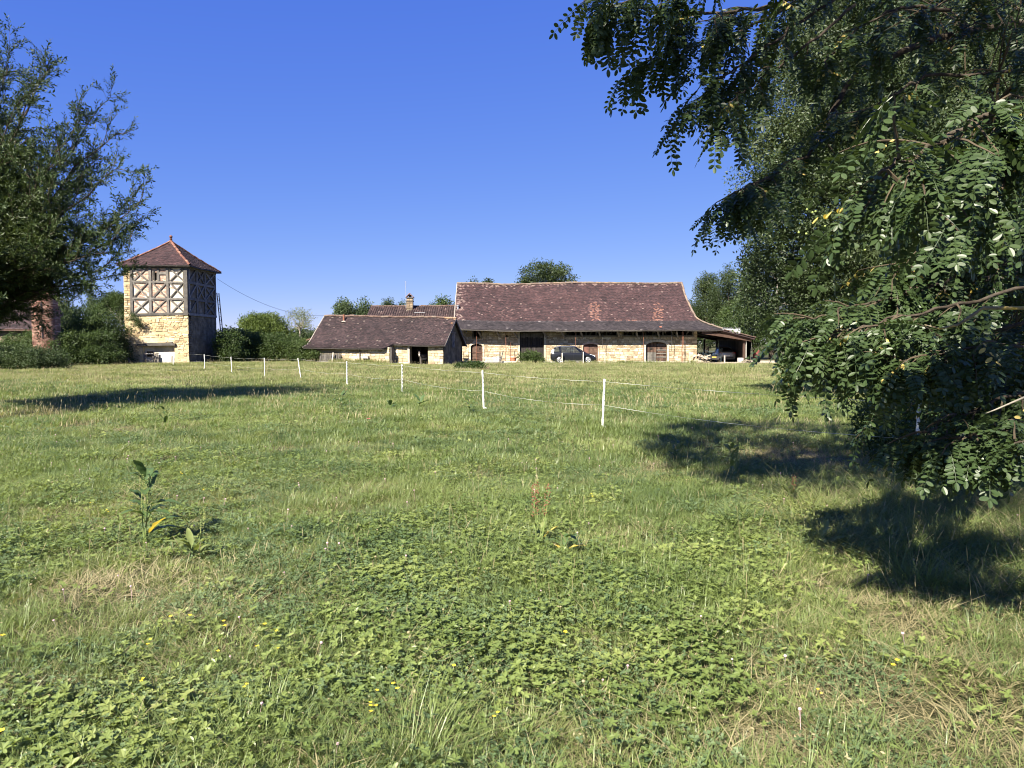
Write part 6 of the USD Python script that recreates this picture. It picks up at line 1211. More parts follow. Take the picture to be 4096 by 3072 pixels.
def shoot(rng, n, L0, L, ratio):
    t = np.linspace(.1, 1, n); pos = np.stack([t * L0, .02 * np.sin(t * 5), .03 * np.sin(t * 3)], -1); a = np.arange(n) * 2.4; d = np.stack([np.full(n, .75), np.cos(a) * .7, np.sin(a) * .7], -1) + rng.normal(0, .15, (n, 3))
    v, f = leaf_mesh(rng, pos, d, L * rng.uniform(.75, 1.2, n), ratio); tv, tf = tube([(0, 0, 0), (L0 * .5, 0, .01), (L0, 0, .02)], [.005, .004, .002], 3, False); return np.vstack([v, tv]), np.vstack([f, tf + len(v)])
pr = [shoot(rng, 14, .36, .088, .36) + ('leaf_left',) for _ in range(5)]; pp, dd = [], []
for s in sites:
    L = np.linalg.norm(np.diff(s, axis=0), axis=1).sum(); n = max(int(L / (.125 if s[0][0] > -12.4 else .08)), 2)
    for k in rng.uniform(0, len(s) - 1.001, n): i = int(k); pp.append(s[i] + (s[i + 1] - s[i]) * (k - i)); t = unit(s[i + 1] - s[i]); dd.append(t + rng.normal(0, .55, 3))
pp, dd = np.array(pp), np.array(dd); n = len(pp)
instancer(lt, 'foliage', pr, pp, quat_from_x(dd, rng.uniform(-PI, PI, n)), rng.uniform(.7, 1.25, n), rng.integers(0, 5, n))
print('left tree shoots', n)
# ---- the robinia overhead and at the right, close to the camera
rng = np.random.default_rng(44)
rb = thing('robinia_tree', 'robinia with feathery leaves and yellowing leaflets hanging over the right side close by', 'tree'); R0 = np.array([7.2, 4.6, -.1])
v, f = tube([R0, R0 + [-.1, 0, 1.2], R0 + [-.2, .1, 2.6], R0 + [-.3, .2, 5.4]], [.30, .25, .22, .15], 10); emit(rb, 'trunk', v, f, 'bark', .5, smooth=True)
def frond(rng, pairs, L0, LL, droop):
    t = np.linspace(.16, .97, pairs); x = t * L0; z = -droop * t ** 2 * L0; pos, d, ro = [], [], []
    for i in range(pairs):
        sl_ = -2 * droop * t[i]
        for s in (-1, 1): pos.append((x[i], .002 * s, z[i])); d.append((.28 + rng.normal(0, .08), s, sl_ * .3 - .12 + rng.normal(0, .12))); ro.append(rng.normal(0, .3))
    pos.append((L0, 0, -droop * L0)); d.append((1, 0, -1.6 * droop)); ro.append(0.0)
    v, f = leaf_mesh(rng, np.array(pos), np.array(d), LL * rng.uniform(.85, 1.12, len(pos)), .52, .14, True, np.array(ro)); tt = np.linspace(0, 1, 6); tv, tf = tube(np.stack([tt * L0, 0 * tt, -droop * tt ** 2 * L0], -1), np.linspace(.0022, .001, 6), 3, False); return np.vstack([v, tv]), np.vstack([f, tf + len(v)])
FR = [frond(rng, int(rng.integers(6, 10)), rng.uniform(.20, .30), .047, rng.uniform(.15, .75)) for _ in range(9)]
fpos, fdir = [], []
def spray(p, d, L, n, droop=.22, TWm=None):
    q = unit(d); pts = [p]
    for _ in range(6): q = unit(q + rng.normal(0, .12, 3) - [0, 0, droop * .5]); pts.append(pts[-1] + q * L / 6)
    pts = np.array(pts); TWm.tube(pts, np.linspace(.007, .002, 7), 4, cap=False)
    for k in np.linspace(.3, 5.99, n):
        i = int(k); t = unit(pts[i + 1] - pts[i]); s = unit(np.cross(t, [0, 0, 1.0]) * (1 if int(k * 7) % 2 else -1) + rng.normal(0, .35, 3)); fpos.append(pts[i] + (pts[i + 1] - pts[i]) * (k - i)); fdir.append(unit(t * .55 + s * .8 + [0, 0, -.35 - .3 * rng.random()]))
RTW = MB(); BP = []
def attach(p, r=.006):
    """A thin twig from the nearest branch to where a spray starts."""
    q = np.vstack(BP); b = q[np.argmin(((q - p) ** 2).sum(1) + .3 * np.maximum(p[0] - q[:, 0], 0))]; L = np.linalg.norm(p - b)
    RTW.tube(bezier(b, (b + p) / 2 + [0, 0, .18 * L] + rng.normal(0, .06, 3) * L, p, 6), np.linspace(r + .004 * L, .003, 6), 4, cap=False)
strokes = [([(3650, -160, 7.0), (3350, -60, 6.6), (3000, 40, 6.1), (2750, 60, 5.7), (2560, 30, 5.3), (2440, 0, 5.0)], .020, 14, .42), ([(3400, -40, 6.6), (3180, 100, 6.2), (3000, 240, 5.9), (2880, 320, 5.7), (2780, 360, 5.6)], .016, 9, .36),
    ([(3300, -60, 6.4), (2950, 130, 6.0), (2760, 190, 5.7), (2640, 230, 5.5)], .014, 8, .40), ([(3420, 20, 6.4), (3200, 200, 6.1), (3060, 300, 5.9), (2960, 390, 5.7), (2880, 420, 5.5)], .014, 8, .36), ([(3000, -140, 5.6), (2760, -70, 5.3), (2560, -50, 5.0), (2430, -30, 4.8)], .012, 7, .34), ([(3350, -90, 5.9), (3150, 0, 5.8), (2900, 60, 5.7), (2700, 120, 5.6)], .012, 7, .36),
    ([(4500, 40, 8.2), (3800, 130, 7.4), (3550, 235, 7.1), (3440, 270, 7.0), (3340, 430, 6.8), (3270, 590, 6.6), (3120, 690, 6.3), (2990, 745, 6.1)], .040, 12, .48), ([(3120, 690, 6.3), (3040, 730, 6.2), (2950, 760, 6.0)], .012, 6, .45), ([(4450, 260, 7), (3700, 300, 6.6), (3560, 390, 6.4), (3420, 470, 6.2)], .02, 9, .5), ([(3800, 40, 6.8), (3620, 20, 6.6), (3480, 80, 6.4), (3300, 240, 6.2)], .018, 9, .45),
    ([(4500, 380, 3.5), (4100, 430, 3.0), (3850, 510, 2.8), (3660, 620, 2.7), (3540, 690, 2.6)], .016, 17, .36), ([(4450, 560, 3.3), (4100, 620, 2.95), (3900, 700, 2.85), (3750, 760, 2.8)], .014, 10, .3), ([(4500, 300, 3.2), (4200, 360, 3.0), (4050, 400, 2.9)], .014, 8, .34),
    ([(4600, 800, 5.2), (4150, 870, 4.9), (3900, 930, 4.7), (3720, 1010, 4.5), (3560, 1090, 4.4)], 0.013, 20, .34), ([(4600, 960, 4.9), (4000, 1060, 4.5), (3650, 1150, 4.3), (3400, 1230, 4.2), (3230, 1290, 4.1)], 0.014, 24, .30), ([(4600, 1080, 4.4), (3950, 1180, 4.1), (3700, 1250, 4.0), (3480, 1300, 3.95), (3340, 1340, 4.0)], 0.013, 20, .30), ([(4600, 1330, 4.1), (4050, 1380, 3.9), (3800, 1400, 3.8), (3600, 1440, 3.8)], 0.012, 18, .30), ([(4500, 1060, 5.6), (3900, 1120, 5.2), (3500, 1220, 5.0), (3320, 1290, 4.9), (3200, 1330, 4.8)], 0.016, 20, .36),
    ([(4600, 1500, 3.9), (4100, 1560, 3.8), (3900, 1640, 3.75), (3760, 1700, 3.7), (3690, 1730, 3.65)], .012, 17, .20), ([(4600, 1620, 3.6), (4100, 1690, 3.5), (3930, 1750, 3.5), (3830, 1750, 3.5)], .010, 13, .18), ([(4600, 1440, 4.4), (4200, 1460, 4.2), (4000, 1490, 4.1)], .012, 9, .28), ([(4500, 1700, 3.4), (4180, 1760, 3.35), (4050, 1770, 3.3)], .009, 8, .16), ([(4500, 640, 4.6), (4150, 760, 4.4), (3950, 860, 4.3), (3800, 900, 4.3)], .02, 14, .34), ([(4500, 700, 5.6), (4100, 780, 5.3), (3900, 820, 5.2)], .02, 10, .4), ([(4500, 1250, 5.4), (3800, 1330, 5.0), (3500, 1380, 4.8)], .02, 14, .36)]
for k, (pts, r, n, L) in enumerate(strokes):
    w = np.array([P(*p) for p in pts]); t = np.linspace(0, len(w) - 1, 5 * len(w)); s = np.arange(len(w)); from_ = np.stack([np.interp(t, s, w[:, j]) for j in range(3)], -1); from_[1:-1] = (from_[:-2] + 2 * from_[1:-1] + from_[2:]) / 4; from_ += np.r_[np.zeros((1, 3)), rng.normal(0, .012, (len(t) - 1, 3))]
    BP.append(from_[2:]); m = MB(); m.tube(from_, np.linspace(r, r * .22, len(t)), 7); m.build(rb, 'branch', 'bark', smooth=True)
    for q in np.linspace(.22, 1, n):
        i = q * (len(t) - 1.01); j = int(i); p = from_[j] + (from_[j + 1] - from_[j]) * (i - j); tt = unit(from_[j + 1] - from_[j]); sd_ = rng.normal(size=3) * [1, 1, .5]
        spray(p, tt * .8 + unit(sd_) * .7 + [-.1, 0, -.1], L * rng.uniform(.55, 1.1), int(10 * L / .4) + 3, TWm=RTW)
# the branch with orange lichen
m = MB(); w = np.array([P(*p) for p in [(4500, 1225, 3.4), (4096, 1232, 3.4), (3930, 1232, 3.4), (3885, 1265, 3.4), (3830, 1300, 3.42), (3760, 1315, 3.5), (3700, 1300, 3.6)]]); m.tube(w, [.011, .009, .0085, .008, .007, .005, .003], 8); m.build(rb, 'branch', 'lichen_bark', smooth=True, label='pale branch spotted with orange lichen')
m = MB(); w = np.array([P(*p) for p in [(4500, 1500, 3.3), (4096, 1590, 3.35), (3980, 1640, 3.4), (3940, 1655, 3.45)]]); m.tube(w, [.007, .006, .004, .002], 7); m.build(rb, 'branch', 'pale_bark', smooth=True)
# deeper, denser sprays behind those, and the crown overhead
for _ in range(300):
    a, y = rng.uniform(3560, 4400), rng.uniform(-100, 1560); D = rng.uniform(6.0, 8.6)
    if a < 4500 - .72 * max(y, 0) and 120 < y < 1150 and rng.random() < .9: continue
    attach(P(a, y, D)); spray(P(a, y, D), rng.normal(size=3) + [-.5, 0, -.3], .6, 11, TWm=RTW)
over = tries = 0; ov = []
def shade_edge(y): return np.interp(y, [3, 5.0, 7.5, 8.3, 11, 13, 16], [3.2, 3.25, 3.1, 2.2, 2.0, 2.6, 4.2])
while over < 760 and tries < 20000:
    tries += 1; gy = rng.uniform(3.2, 15.5) if rng.random() < .45 else rng.uniform(7.8, 14.5); gx = shade_edge(gy) + .25 + rng.uniform(0, 1) ** 1.3 * 5.5; z = rng.uniform(3.6, 7.6) if gy < 7.6 else rng.uniform(4.8, 9.4); q = SUN * (z / SUN[2]); p = np.array([gx + q[0], gy + q[1], z])
    if (z - EYE) < .475 * p[1] + .85 and p[1] > -.2: continue
    if meshkit.fbm(p * 1.1, 2, 3) < (.44 if gy > 7.6 else .50): continue
    ov.append(p); over += 1
ov = np.array(ov); s0 = R0 + [-.28, .18, 4.6]; BP = []
for i in np.linspace(0, len(ov) - 1, 16).astype(int):
    q = bezier(s0 + [0, 0, rng.uniform(-.4, .7)], (s0 + ov[i]) / 2 + [0, 0, .9], ov[i], 16); BP.append(q[4:]); m = MB(); m.tube(q, np.linspace(.06, .012, 16), 7); m.build(rb, 'branch', 'bark', smooth=True)
for p in ov: attach(p); spray(p, rng.normal(size=3) + [-.3, -.2, -.2], .45, 11, TWm=RTW)
RTW.build(rb, 'twigs', 'twig', kind='stuff')
fpos, fdir = np.array(fpos), np.array(fdir); uu_ = CX + FPX * fpos[:, 0] / np.maximum(fpos[:, 1], .1); ww_ = 1385 - FPX * (fpos[:, 2] - EYE) / np.maximum(fpos[:, 1], .1)
gap = (fpos[:, 1] > 1) & (fpos[:, 1] < 8.9) & (uu_ > 3590) & (uu_ < 3790) & (ww_ > 1535) & (ww_ < 1720); fpos, fdir = fpos[~gap], fdir[~gap]      # the gap in which the nearest fence post shows
n = len(fpos); qx = quat_from_x(fdir, rng.normal(0, .35, n)); sc = rng.uniform(.75, 1.2, n) * np.clip(.45 + fpos[:, 1] * .10, .66, 1.0); ix = rng.integers(0, 9, n)
yel = rng.random(n) < .04
# the 300 leaves that show largest are parts of their own
u_ = fpos[:, 0] / np.maximum(fpos[:, 1], .1); w_ = (fpos[:, 2] - EYE) / np.maximum(fpos[:, 1], .1); vis = (fpos[:, 1] > 1.5) & (u_ > -.72) & (u_ < .71) & (w_ < .46) & ~yel
big = np.argsort(np.where(vis, -sc / np.maximum(fpos[:, 1], .1), 0))[:300]; single = np.zeros(n, bool); single[big] = True
from scipy.spatial.transform import Rotation
for i in big: emit(rb, 'leaf', Rotation.from_quat(qx[i][[1, 2, 3, 0]]).apply(FR[ix[i]][0] * sc[i]) + fpos[i], FR[ix[i]][1], 'leaf_robinia')
k = ~single & ~yel; instancer(rb, 'foliage', [x + ('leaf_robinia',) for x in FR], fpos[k], qx[k], sc[k], ix[k])
yl = [leaf_mesh(rng, np.array([[x * .03, 0, -.002 * x] for x in range(5)]), np.array([[.4, (-1) ** x, -.6] for x in range(5)], float), .042, .5, .14, True, np.zeros(5)) + ('leaf_yellow',) for _ in range(2)]
instancer(rb, 'yellow_leaves', yl, fpos[yel], qx[yel], sc[yel] * 1.1, ix[yel] % 2)
print('robinia leaves', n)
# ------------------------------------------------------------------ the meadow
rng = np.random.default_rng(51)
def scatter(n, d0, d1, side=.80, pad=2.0, p=1.0):
    """n points over the part of the meadow in view between the depths d0 and d1, evenly by area (p = 1) or denser near by (p < 1)."""
    a0, a1 = (side * d0 + pad) ** (2 * p), (side * d1 + pad) ** (2 * p); w = (a0 + (a1 - a0) * rng.random(n)) ** (.5 / p); y = (w - pad) / side; return (rng.random(n) * 2 - 1) * w, y
def free(x, y):
    """Where no building, yard or floor stands."""
    q = (np.stack([x, y], -1) - FC[:2]); s = q @ SU[:2]; t = q @ SN[:2]
    st = (s > -.2) & (s < sL + .1) & (t < .06 + .95 * (s > J))
    tow = (x > TX0 - .05) & (x < TX1 + .05) & (y > YF + .0) & (y < YF + TDEP)
    bn = (y > 68.2) & (x > -16) & (x < 19.5)
    yd = (x > 17) & (y > 66.0)
    return ~(st | tow | bn | yd)
BARE = [(430, 2350, .30), (2620, 1868, .42), (1935, 1900, .22), (30, 1660, 1.5), (3300, 1835, 1.2), (3950, 2950, .5), (3050, 3000, .25), (3520, 2480, .3), (2560, 2160, .28), (3050, 1815, .7), (3600, 1840, .8), (280, 1702, .5), (1150, 2250, .12)]
BARE = [(PZ(a, b)[0], PZ(a, b)[1], r * 1.3) for a, b, r in BARE]
def dryness(x, y):
    d = sstep(.52, .66, fbm2(x, y, .55, 91)) * .75 + sstep(.15, .62, (x / np.maximum(y, 1) - .0)) * sstep(9, 3.0, y) * 1.0
    d = d + .35 * sstep(26, 45, y)
    for a, b, r in BARE: d = np.maximum(d, 1.15 * np.exp(-((x - a) ** 2 + ((y - b) * .75) ** 2) / r ** 2))
    return d
def bare(x, y):
    d = 0 * x
    for a, b, r in BARE: d = np.maximum(d, np.exp(-((x - a) ** 2 + ((y - b) * .75) ** 2) / (r * .8) ** 2))
    return d
def blades(n, rad, h, w, lean=.35, curl=.5, up=1.0):
    """A tuft of grass: each blade a narrow bent strip."""
    a = rng.uniform(0, 2 * PI, n); r = rad * np.sqrt(rng.random(n)); b = np.stack([r * np.cos(a), r * np.sin(a), np.zeros(n)], -1); H = h * rng.uniform(.45, 1.15, n)
    az = a + rng.normal(0, .9, n); d = np.stack([np.cos(az), np.sin(az), 0 * az], -1); ln = lean * rng.uniform(.3, 1.5, n); s = np.stack([-np.sin(az + rng.normal(0, .5, n)), np.cos(az), 0 * az], -1); W = w * rng.uniform(.6, 1.3, n)
    pt = lambda t: b + d * (H * (ln * t + curl * ln * t * t))[:, None] + np.stack([0 * H, 0 * H, H * up * (t - .22 * ln * t * t)], -1)
    p0, p1, p2 = pt(0.0), pt(.5), pt(1.0); v = np.stack([p0 - s * W[:, None] * .4, p0 + s * W[:, None] * .4, p1 - s * W[:, None] * .5, p1 + s * W[:, None] * .5, p2], 1); f = np.array([[0, 1, 3], [0, 3, 2], [2, 3, 4]])
    return v.reshape(-1, 3), (np.arange(n)[:, None, None] * 5 + f[None]).reshape(-1, 3)
def merge(*ms): 
    V_, F_, n = [], [], 0
    for v, f in ms: V_.append(v); F_.append(f + n); n += len(v)
    return np.vstack(V_), np.vstack(F_)
def sow(name, protos, x, y, scale, label, tilt=.12):
    n = len(x); z = gz(x, y); q = quat_mul(quat_axis(np.c_[rng.normal(size=(n, 2)), np.zeros(n)], rng.uniform(0, tilt, n)), quat_z(rng.uniform(0, 2 * PI, n)))
    return tag(instancer('/World', name, protos, np.stack([x, y, z - .005], -1), q, scale, rng.integers(0, len(protos), n)), label, 'grass' if 'grass' in name else 'plants', kind='stuff')
def keep(x, y, prob): k = rng.random(len(x)) < prob; return x[k], y[k]
# near turf
A = [blades(60, .13, .095, .0031, .6, .8) + ('grass_green',) for _ in range(6)]
x, y = scatter(12500, 1.6, 9.5, p=.8); f = free(x, y); x, y = keep(x, y, .95 * (1 - .95 * bare(x, y)) * (1 - .35 * np.clip(dryness(x, y), 0, 1)))
sow('near_grass', A, x, y, rng.uniform(.65, 1.35, len(x)) * (.35 + 1.35 * fbm2(x, y, .9, 15)), 'short green grass of the near meadow')
A = [blades(80, .24, .11, .0062, .5, .7) + ('grass_green',) for _ in range(6)]
x, y = scatter(12500, 9.0, 28, p=.75); x, y = keep(x, y, (1 - .97 * bare(x, y)) * (1 - .3 * np.clip(dryness(x, y), 0, 1)))
sow('middle_grass', A, x, y, rng.uniform(.65, 1.35, len(x)) * (.4 + 1.3 * fbm2(x, y, .5, 15)), 'green grass of the middle of the meadow')
A = [blades(80, .55, .135, .015, .45, .6) + ('grass_far',) for _ in range(6)]
x, y = scatter(17000, 25, 82, p=.8); f = free(x, y); x, y = x[f], y[f]
sow('far_grass', A, x, y, rng.uniform(.7, 1.25, len(x)) * (.75 + .5 * fbm2(x, y, .2, 15)) * np.where(y > 60, .8, 1.0), 'pale green longer grass of the far meadow')
x, y = scatter(6000, 82, 170, p=.9, side=.95); f = free(x, y); x, y = x[f], y[f]
sow('distant_grass', [blades(60, 1.2, .25, .05, .4, .5) + ('grass_far',) for _ in range(3)], x, y, rng.uniform(.8, 1.4, len(x)), 'grass beyond the farm')
# straw and dry grass
A = [blades(34, .16, .075, .0028, 1.0, 1.2, .55) + ('grass_dry',) for _ in range(5)]
x, y = scatter(22000, 2.0, 14, p=.75); x, y = keep(x, y, np.clip(dryness(x, y), .05, 1) * .9)
sow('dry_grass', A, x, y, rng.uniform(.7, 1.4, len(x)), 'straw-coloured dry grass in the near meadow', .3)
A = [blades(38, .5, .155, .010, .4, .6) + ('grass_dry',) for _ in range(5)]
x, y = scatter(9000, 13, 75, p=.7); f = free(x, y); x, y = x[f], y[f]; x, y = keep(x, y, .12 + .6 * np.clip(dryness(x, y), 0, 1))
sow('far_dry_grass', A, x, y, rng.uniform(.7, 1.3, len(x)), 'dry pale grass of the far meadow', .2)
# dead bits and faded flower heads lying in the turf
A = []
for _ in range(4):
    n = 22; p = np.c_[rng.uniform(-.25, .25, (n, 2)), rng.uniform(.02, .10, n)]; A.append(leaf_mesh(rng, p, rng.normal(size=(n, 3)) * [1, 1, .4], .012 * rng.uniform(.6, 1.4, n), .4) + ('grass_dry',))
x, y = scatter(2600, 2.2, 17, p=.75); sow('dead_litter', A, x, y, rng.uniform(.7, 1.4, len(x)), 'dead leaf bits scattered through the near meadow', .1)
# seed stalks
def stalks(n, rad, h, w):
    v, f = blades(n, rad, h, w, .22, .4); a = []
    for k in range(n): tip = v[k * 5 + 4]; prev = (v[k * 5 + 2] + v[k * 5 + 3]) / 2; d = unit(tip - prev); a.append(tube([tip - d * .03, tip + d * h * .06, tip + d * h * .13], [w * .6, w * 1.2, w * .3], 3, False))
    return merge((v, f), *a)
A = [stalks(4, .18, .30, .0022) + ('grass_dry',) for _ in range(4)]
x, y = scatter(420, 4.0, 16, p=.85); sow('seed_grass', A, x, y, rng.uniform(.7, 1.3, len(x)), 'thin seeding grass stalks in the near meadow', .15)
A = [stalks(8, .5, .34, .006) + ('grass_dry',) for _ in range(4)]
x, y = scatter(2400, 16, 66, p=.7); f = free(x, y); x, y = x[f], y[f]; sow('far_seed_grass', A, x, y, rng.uniform(.6, 1.2, len(x)), 'pale seeding grass stalks in the far meadow', .12)
# long grass under the robinia at the right, and tufts
A = [blades(34, .18, .30, .0036, .8, 1.0) + ('grass_green',) for _ in range(4)] + [blades(30, .18, .28, .0034, .9, 1.1) + ('grass_dry',) for _ in range(2)]
x, y = rng.uniform(2.4, 8.5, 1500), rng.uniform(4.2, 9.5, 1500); k = (x > 2.3 + .25 * np.abs(y - 6.2)) & (x < .8 * y + 1.2) & (y < 7.9) & (bare(x, y) < .3); x, y = x[k], y[k]; x, y = keep(x, y, sstep(.35, .55, fbm2(x, y, .9, 33)))
sow('long_grass', A, x, y, rng.uniform(.6, 1.15, len(x)), 'long fine grass under the robinia at the right', .2)
tufts = [(3650, 2330, 1.05), (3720, 2360, .9), (1650, 3060, .9), (1900, 2310, .8), (3300, 2450, .7), (2950, 2100, .9), (2050, 2300, .8)]
tx = np.array([PZ(a, b)[:2] for a, b, s in tufts]); sow('tuft_grass', [blades(110, .10, .34, .0042, .9, .8) + ('grass_green',) for _ in range(3)], tx[:, 0], tx[:, 1], np.array([t[2] for t in tufts]), 'fine arching tufts of long grass', .1)
# creeping cinquefoil: five leaflets on each leaf
def palmate(cnt, rad, L, H, k=5, fine=True, ratio=.52):
    parts = []
    for _ in range(cnt):
        a, r = rng.uniform(0, 2 * PI), rad * math.sqrt(rng.random()); h = H * rng.uniform(.5, 1.2); c = np.array([r * math.cos(a), r * math.sin(a), h]); yaw = rng.uniform(0, 2 * PI); tl = rng.normal(0, .32, 2)
        an = yaw + np.linspace(-1.9, 1.9, k) * (1 if k == 5 else 1.1); d = np.stack([np.cos(an), np.sin(an), np.cos(an) * tl[0] + np.sin(an) * tl[1] + .12], -1); LL = L * rng.uniform(.75, 1.2) * (1 - .18 * np.abs(np.linspace(-1, 1, k)))
        parts.append(leaf_mesh(rng, np.repeat(c[None], k, 0), d, LL, ratio, .3, fine, rng.normal(0, .2, k))); parts.append(tube([(c[0] * .6, c[1] * .6, 0), c], [.0016, .0012], 3, False))
    return merge(*parts)
A = [palmate(9, .13, .027, .072) + ('cinquefoil',) for _ in range(7)]
x, y = scatter(12500, 1.6, 10.5, p=.7); cov = sstep(.38, .60, fbm2(x, y, .55, 23)) * (1 - .8 * sstep(.22, .5, x / y) * sstep(9, 5, y)) * (1 - bare(x, y)); x, y = keep(x, y, np.clip(cov * (1.1 - .55 * sstep(4.5, 10, y)), .08, 1))
sow('cinquefoil_cover', A, x, y, rng.uniform(.7, 1.25, len(x)), 'creeping five-fingered leaves covering the near meadow', .25)
A = [palmate(14, .30, .042, .08, fine=False) + ('cinquefoil',) for _ in range(4)]
x, y = scatter(3800, 9.5, 24, p=.75); x, y = keep(x, y, sstep(.40, .62, fbm2(x, y, .35, 23)) * (1 - bare(x, y))); sow('cinquefoil_cover', A, x, y, rng.uniform(.7, 1.2, len(x)), 'creeping five-fingered leaves in the middle meadow', .25)
A = [palmate(34, .15, .017, .06, 3, False, .85) + ('clover',) for _ in range(5)]
x, y = scatter(6500, 2.3, 13, p=.75); x, y = keep(x, y, sstep(.42, .60, fbm2(x + 40, y, .7, 29)) * (1 - bare(x, y))); sow('clover_cover', A, x, y, rng.uniform(.8, 1.4, len(x)), 'small dark clover leaves between the grass', .25)
A = [palmate(40, .34, .034, .07, 3, False, .85) + ('clover',) for _ in range(4)]
x, y = scatter(4200, 11, 32, p=.75); x, y = keep(x, y, sstep(.42, .60, fbm2(x + 40, y, .3, 29)) * (1 - bare(x, y))); sow('clover_cover', A, x, y, rng.uniform(.8, 1.4, len(x)), 'dark clover leaves in the middle meadow', .25)
# flowers
def flower(n, rad, H, pr_, mt):
    parts = []
    for _ in range(n):
        a, r = rng.uniform(0, 2 * PI), rad * math.sqrt(rng.random()); c = np.array([r * math.cos(a), r * math.sin(a), H * rng.uniform(.7, 1.1)]); an = np.arange(5) * 2 * PI / 5; d = np.stack([np.cos(an), np.sin(an), .35 + 0 * an], -1); parts.append(leaf_mesh(rng, np.repeat(c[None], 5, 0), d, pr_, .9, .1, True, np.zeros(5)))
    return merge(*parts) + (mt,)
pos = [(736, 2448), (670, 2430), (1060, 2468), (1105, 2490), (1050, 2515), (1040, 2565), (905, 2490), (880, 2568), (1110, 2560), (660, 2400), (560, 2700), (1000, 2745), (975, 2730), (95, 2765), (100, 2740), (15, 2895), (20, 2838), (10, 2530), (1505, 2718), (1605, 2745), (1808, 2625), (1490, 2858), (1460, 2818), (330, 2980), (2260, 2500), (1170, 2500), (950, 2550), (610, 2560), (620, 2585), (540, 2010), (440, 2040), (355, 1995), (790, 1925), (820, 1940), (720, 1890), (3585, 2655), (3280, 2740), (3170, 2390), (2400, 1975), (2380, 1970), (1980, 2830), (2720, 3010), (650, 1885), (960, 1815), (930, 1810), (150, 1600), (240, 1495), (270, 1493), (300, 1495)]
fl = np.array([PZ(a + rng.normal(0, 6), b, .13)[:2] for a, b in pos]); fl = fl[rng.random(len(fl)) < .62]; sow('yellow_flowers', [flower(1, .01, .13, .011, 'petal_yellow'), flower(2, .04, .13, .010, 'petal_yellow')], fl[:, 0], fl[:, 1], rng.uniform(.8, 1.2, len(fl)), 'small yellow flowers scattered in the near meadow', .2)
def heads(mt, r): s = trimesh.creation.icosphere(1, r); v = s.vertices * [1, 1, .85] + [0, 0, .10]; tv, tf = tube([(0, 0, 0), (0, 0, .10)], [.001, .001], 3, False); return np.vstack([v, tv]), np.vstack([s.faces, tf + len(v)]), mt
x, y = scatter(420, 2.6, 13, p=.7); sow('clover_heads', [heads('petal_pink', .007), heads('grass_dry', .007)], x, y, rng.uniform(.7, 1.3, len(x)), 'faded pinkish clover heads', .3)
# dock plants, each its own thing
def dock_leaf(L, W_, d, bend, yaw_twist=0.0):
    t = np.linspace(0, 1, 8); w = W_ / 2 * np.sin(PI * np.clip(t * .93 + .07, 0, 1)) ** .7 * (1 - .25 * t); d = unit(d); s = unit(np.cross(d, (0, 0, 1.0)) + 1e-6); u = np.cross(s, d); c = d * (t * L)[:, None] + np.array([0, 0, -1.0]) * (bend * L * t ** 2)[:, None]
    e = u * (.18 * w * np.sin(t * 17))[:, None]; v = np.vstack([c + s * w[:, None] + u * (w * .35)[:, None] + e, c, c - s * w[:, None] + u * (w * .35)[:, None] - e]); f = [[i, i + 1, 9 + i, 8 + i] for i in range(7)] + [[8 + i, 9 + i, 17 + i, 16 + i] for i in range(7)]; return v, np.array(f)
def dock(label, px, py, h, n, leafL=.2, seed=0, stalk=None, mt='dock_leaf', yellow=0, up=.8):
    o = PZ(px, py); o = np.array([o[0], o[1], float(gz(o[0], o[1]))]); t = thing('dock_plant', label, 'weed', tuple(o))
    for k in range(max(seed, 1)):
        a = np.array([rng.uniform(-.05, .05), rng.uniform(-.05, .05), 0]); top = a + [rng.uniform(-.08, .08), rng.uniform(-.08, .08), h * (1 if seed else .75)]; m = MB(); m.tube(bezier(a, (a + top) / 2 + rng.normal(0, .02, 3), top, 6), np.linspace(.006, .002, 6), 5); m.build(t, 'stem', 'green_twig')
        if seed:
            m = MB()
            for q in np.linspace(.5, 1, 46): c = a + (top - a) * q + rng.normal(0, .012, 3); s = trimesh.creation.icosphere(0, .0055); s.apply_translation(c); m.mesh(s)
            m.build(t, 'seed_head', stalk or 'dock_seed_green')
    for k in range(n):
        hh = h * (rng.uniform(.18 * up, up) if k >= yellow else rng.uniform(.1, .3)); a = k * 2.4 + rng.uniform(-.4, .4); el = rng.uniform(.3, 1.1); d = np.array([math.cos(a) * math.cos(el), math.sin(a) * math.cos(el), math.sin(el)]); v, f = dock_leaf(leafL * rng.uniform(.6, 1.2), leafL * .34, d, rng.uniform(.1, .6)); v = v + np.array([0, 0, hh]) + d * .04; emit(t, 'leaf', v, f, mt if k >= yellow else 'leaf_yellow', smooth=True, label='yellowed drooping leaf' if k < yellow else None)
        m = MB(); m.tube([(0, 0, hh * .8), tuple(np.array([0, 0, hh]) + d * .05)], .003, 4); m.build(t, 'leaf_stalk', 'green_twig')
dock('tall dark-leaved dock plant with one yellowed leaf at the left front', 590, 2185, .60, 17, .25, 2, yellow=1, up=.95)
dock('pale green dock rosette with one seed spike right of the tall dark dock', 770, 2240, .40, 9, .17, 1, mt='dock_pale', up=.3)
dock('dock plant with rust-brown seed spikes in the middle of the meadow', 2160, 2190, .52, 7, .15, 3, 'dock_seed', mt='dock_pale', yellow=1, up=.35)
dock('dock with a yellow hanging leaf just in front of the rust-brown spikes', 2255, 2235, .26, 6, .15, 0, mt='dock_leaf', yellow=2, up=.8)
dock('leafy dock with a green seed spike in the shade edge at the right', 2925, 1905, .52, 10, .16, 2, mt='dock_pale', up=.7)
dock('bushy dark weed at the edge of the tree shade right of the second post', 2710, 1850, .42, 14, .17, 2, mt='dock_leaf', up=.8)
dock('small reddish-spiked dock near the shade at the right', 3160, 2010, .3, 5, .14, 1, 'dock_seed', mt='dock_pale', up=.4)
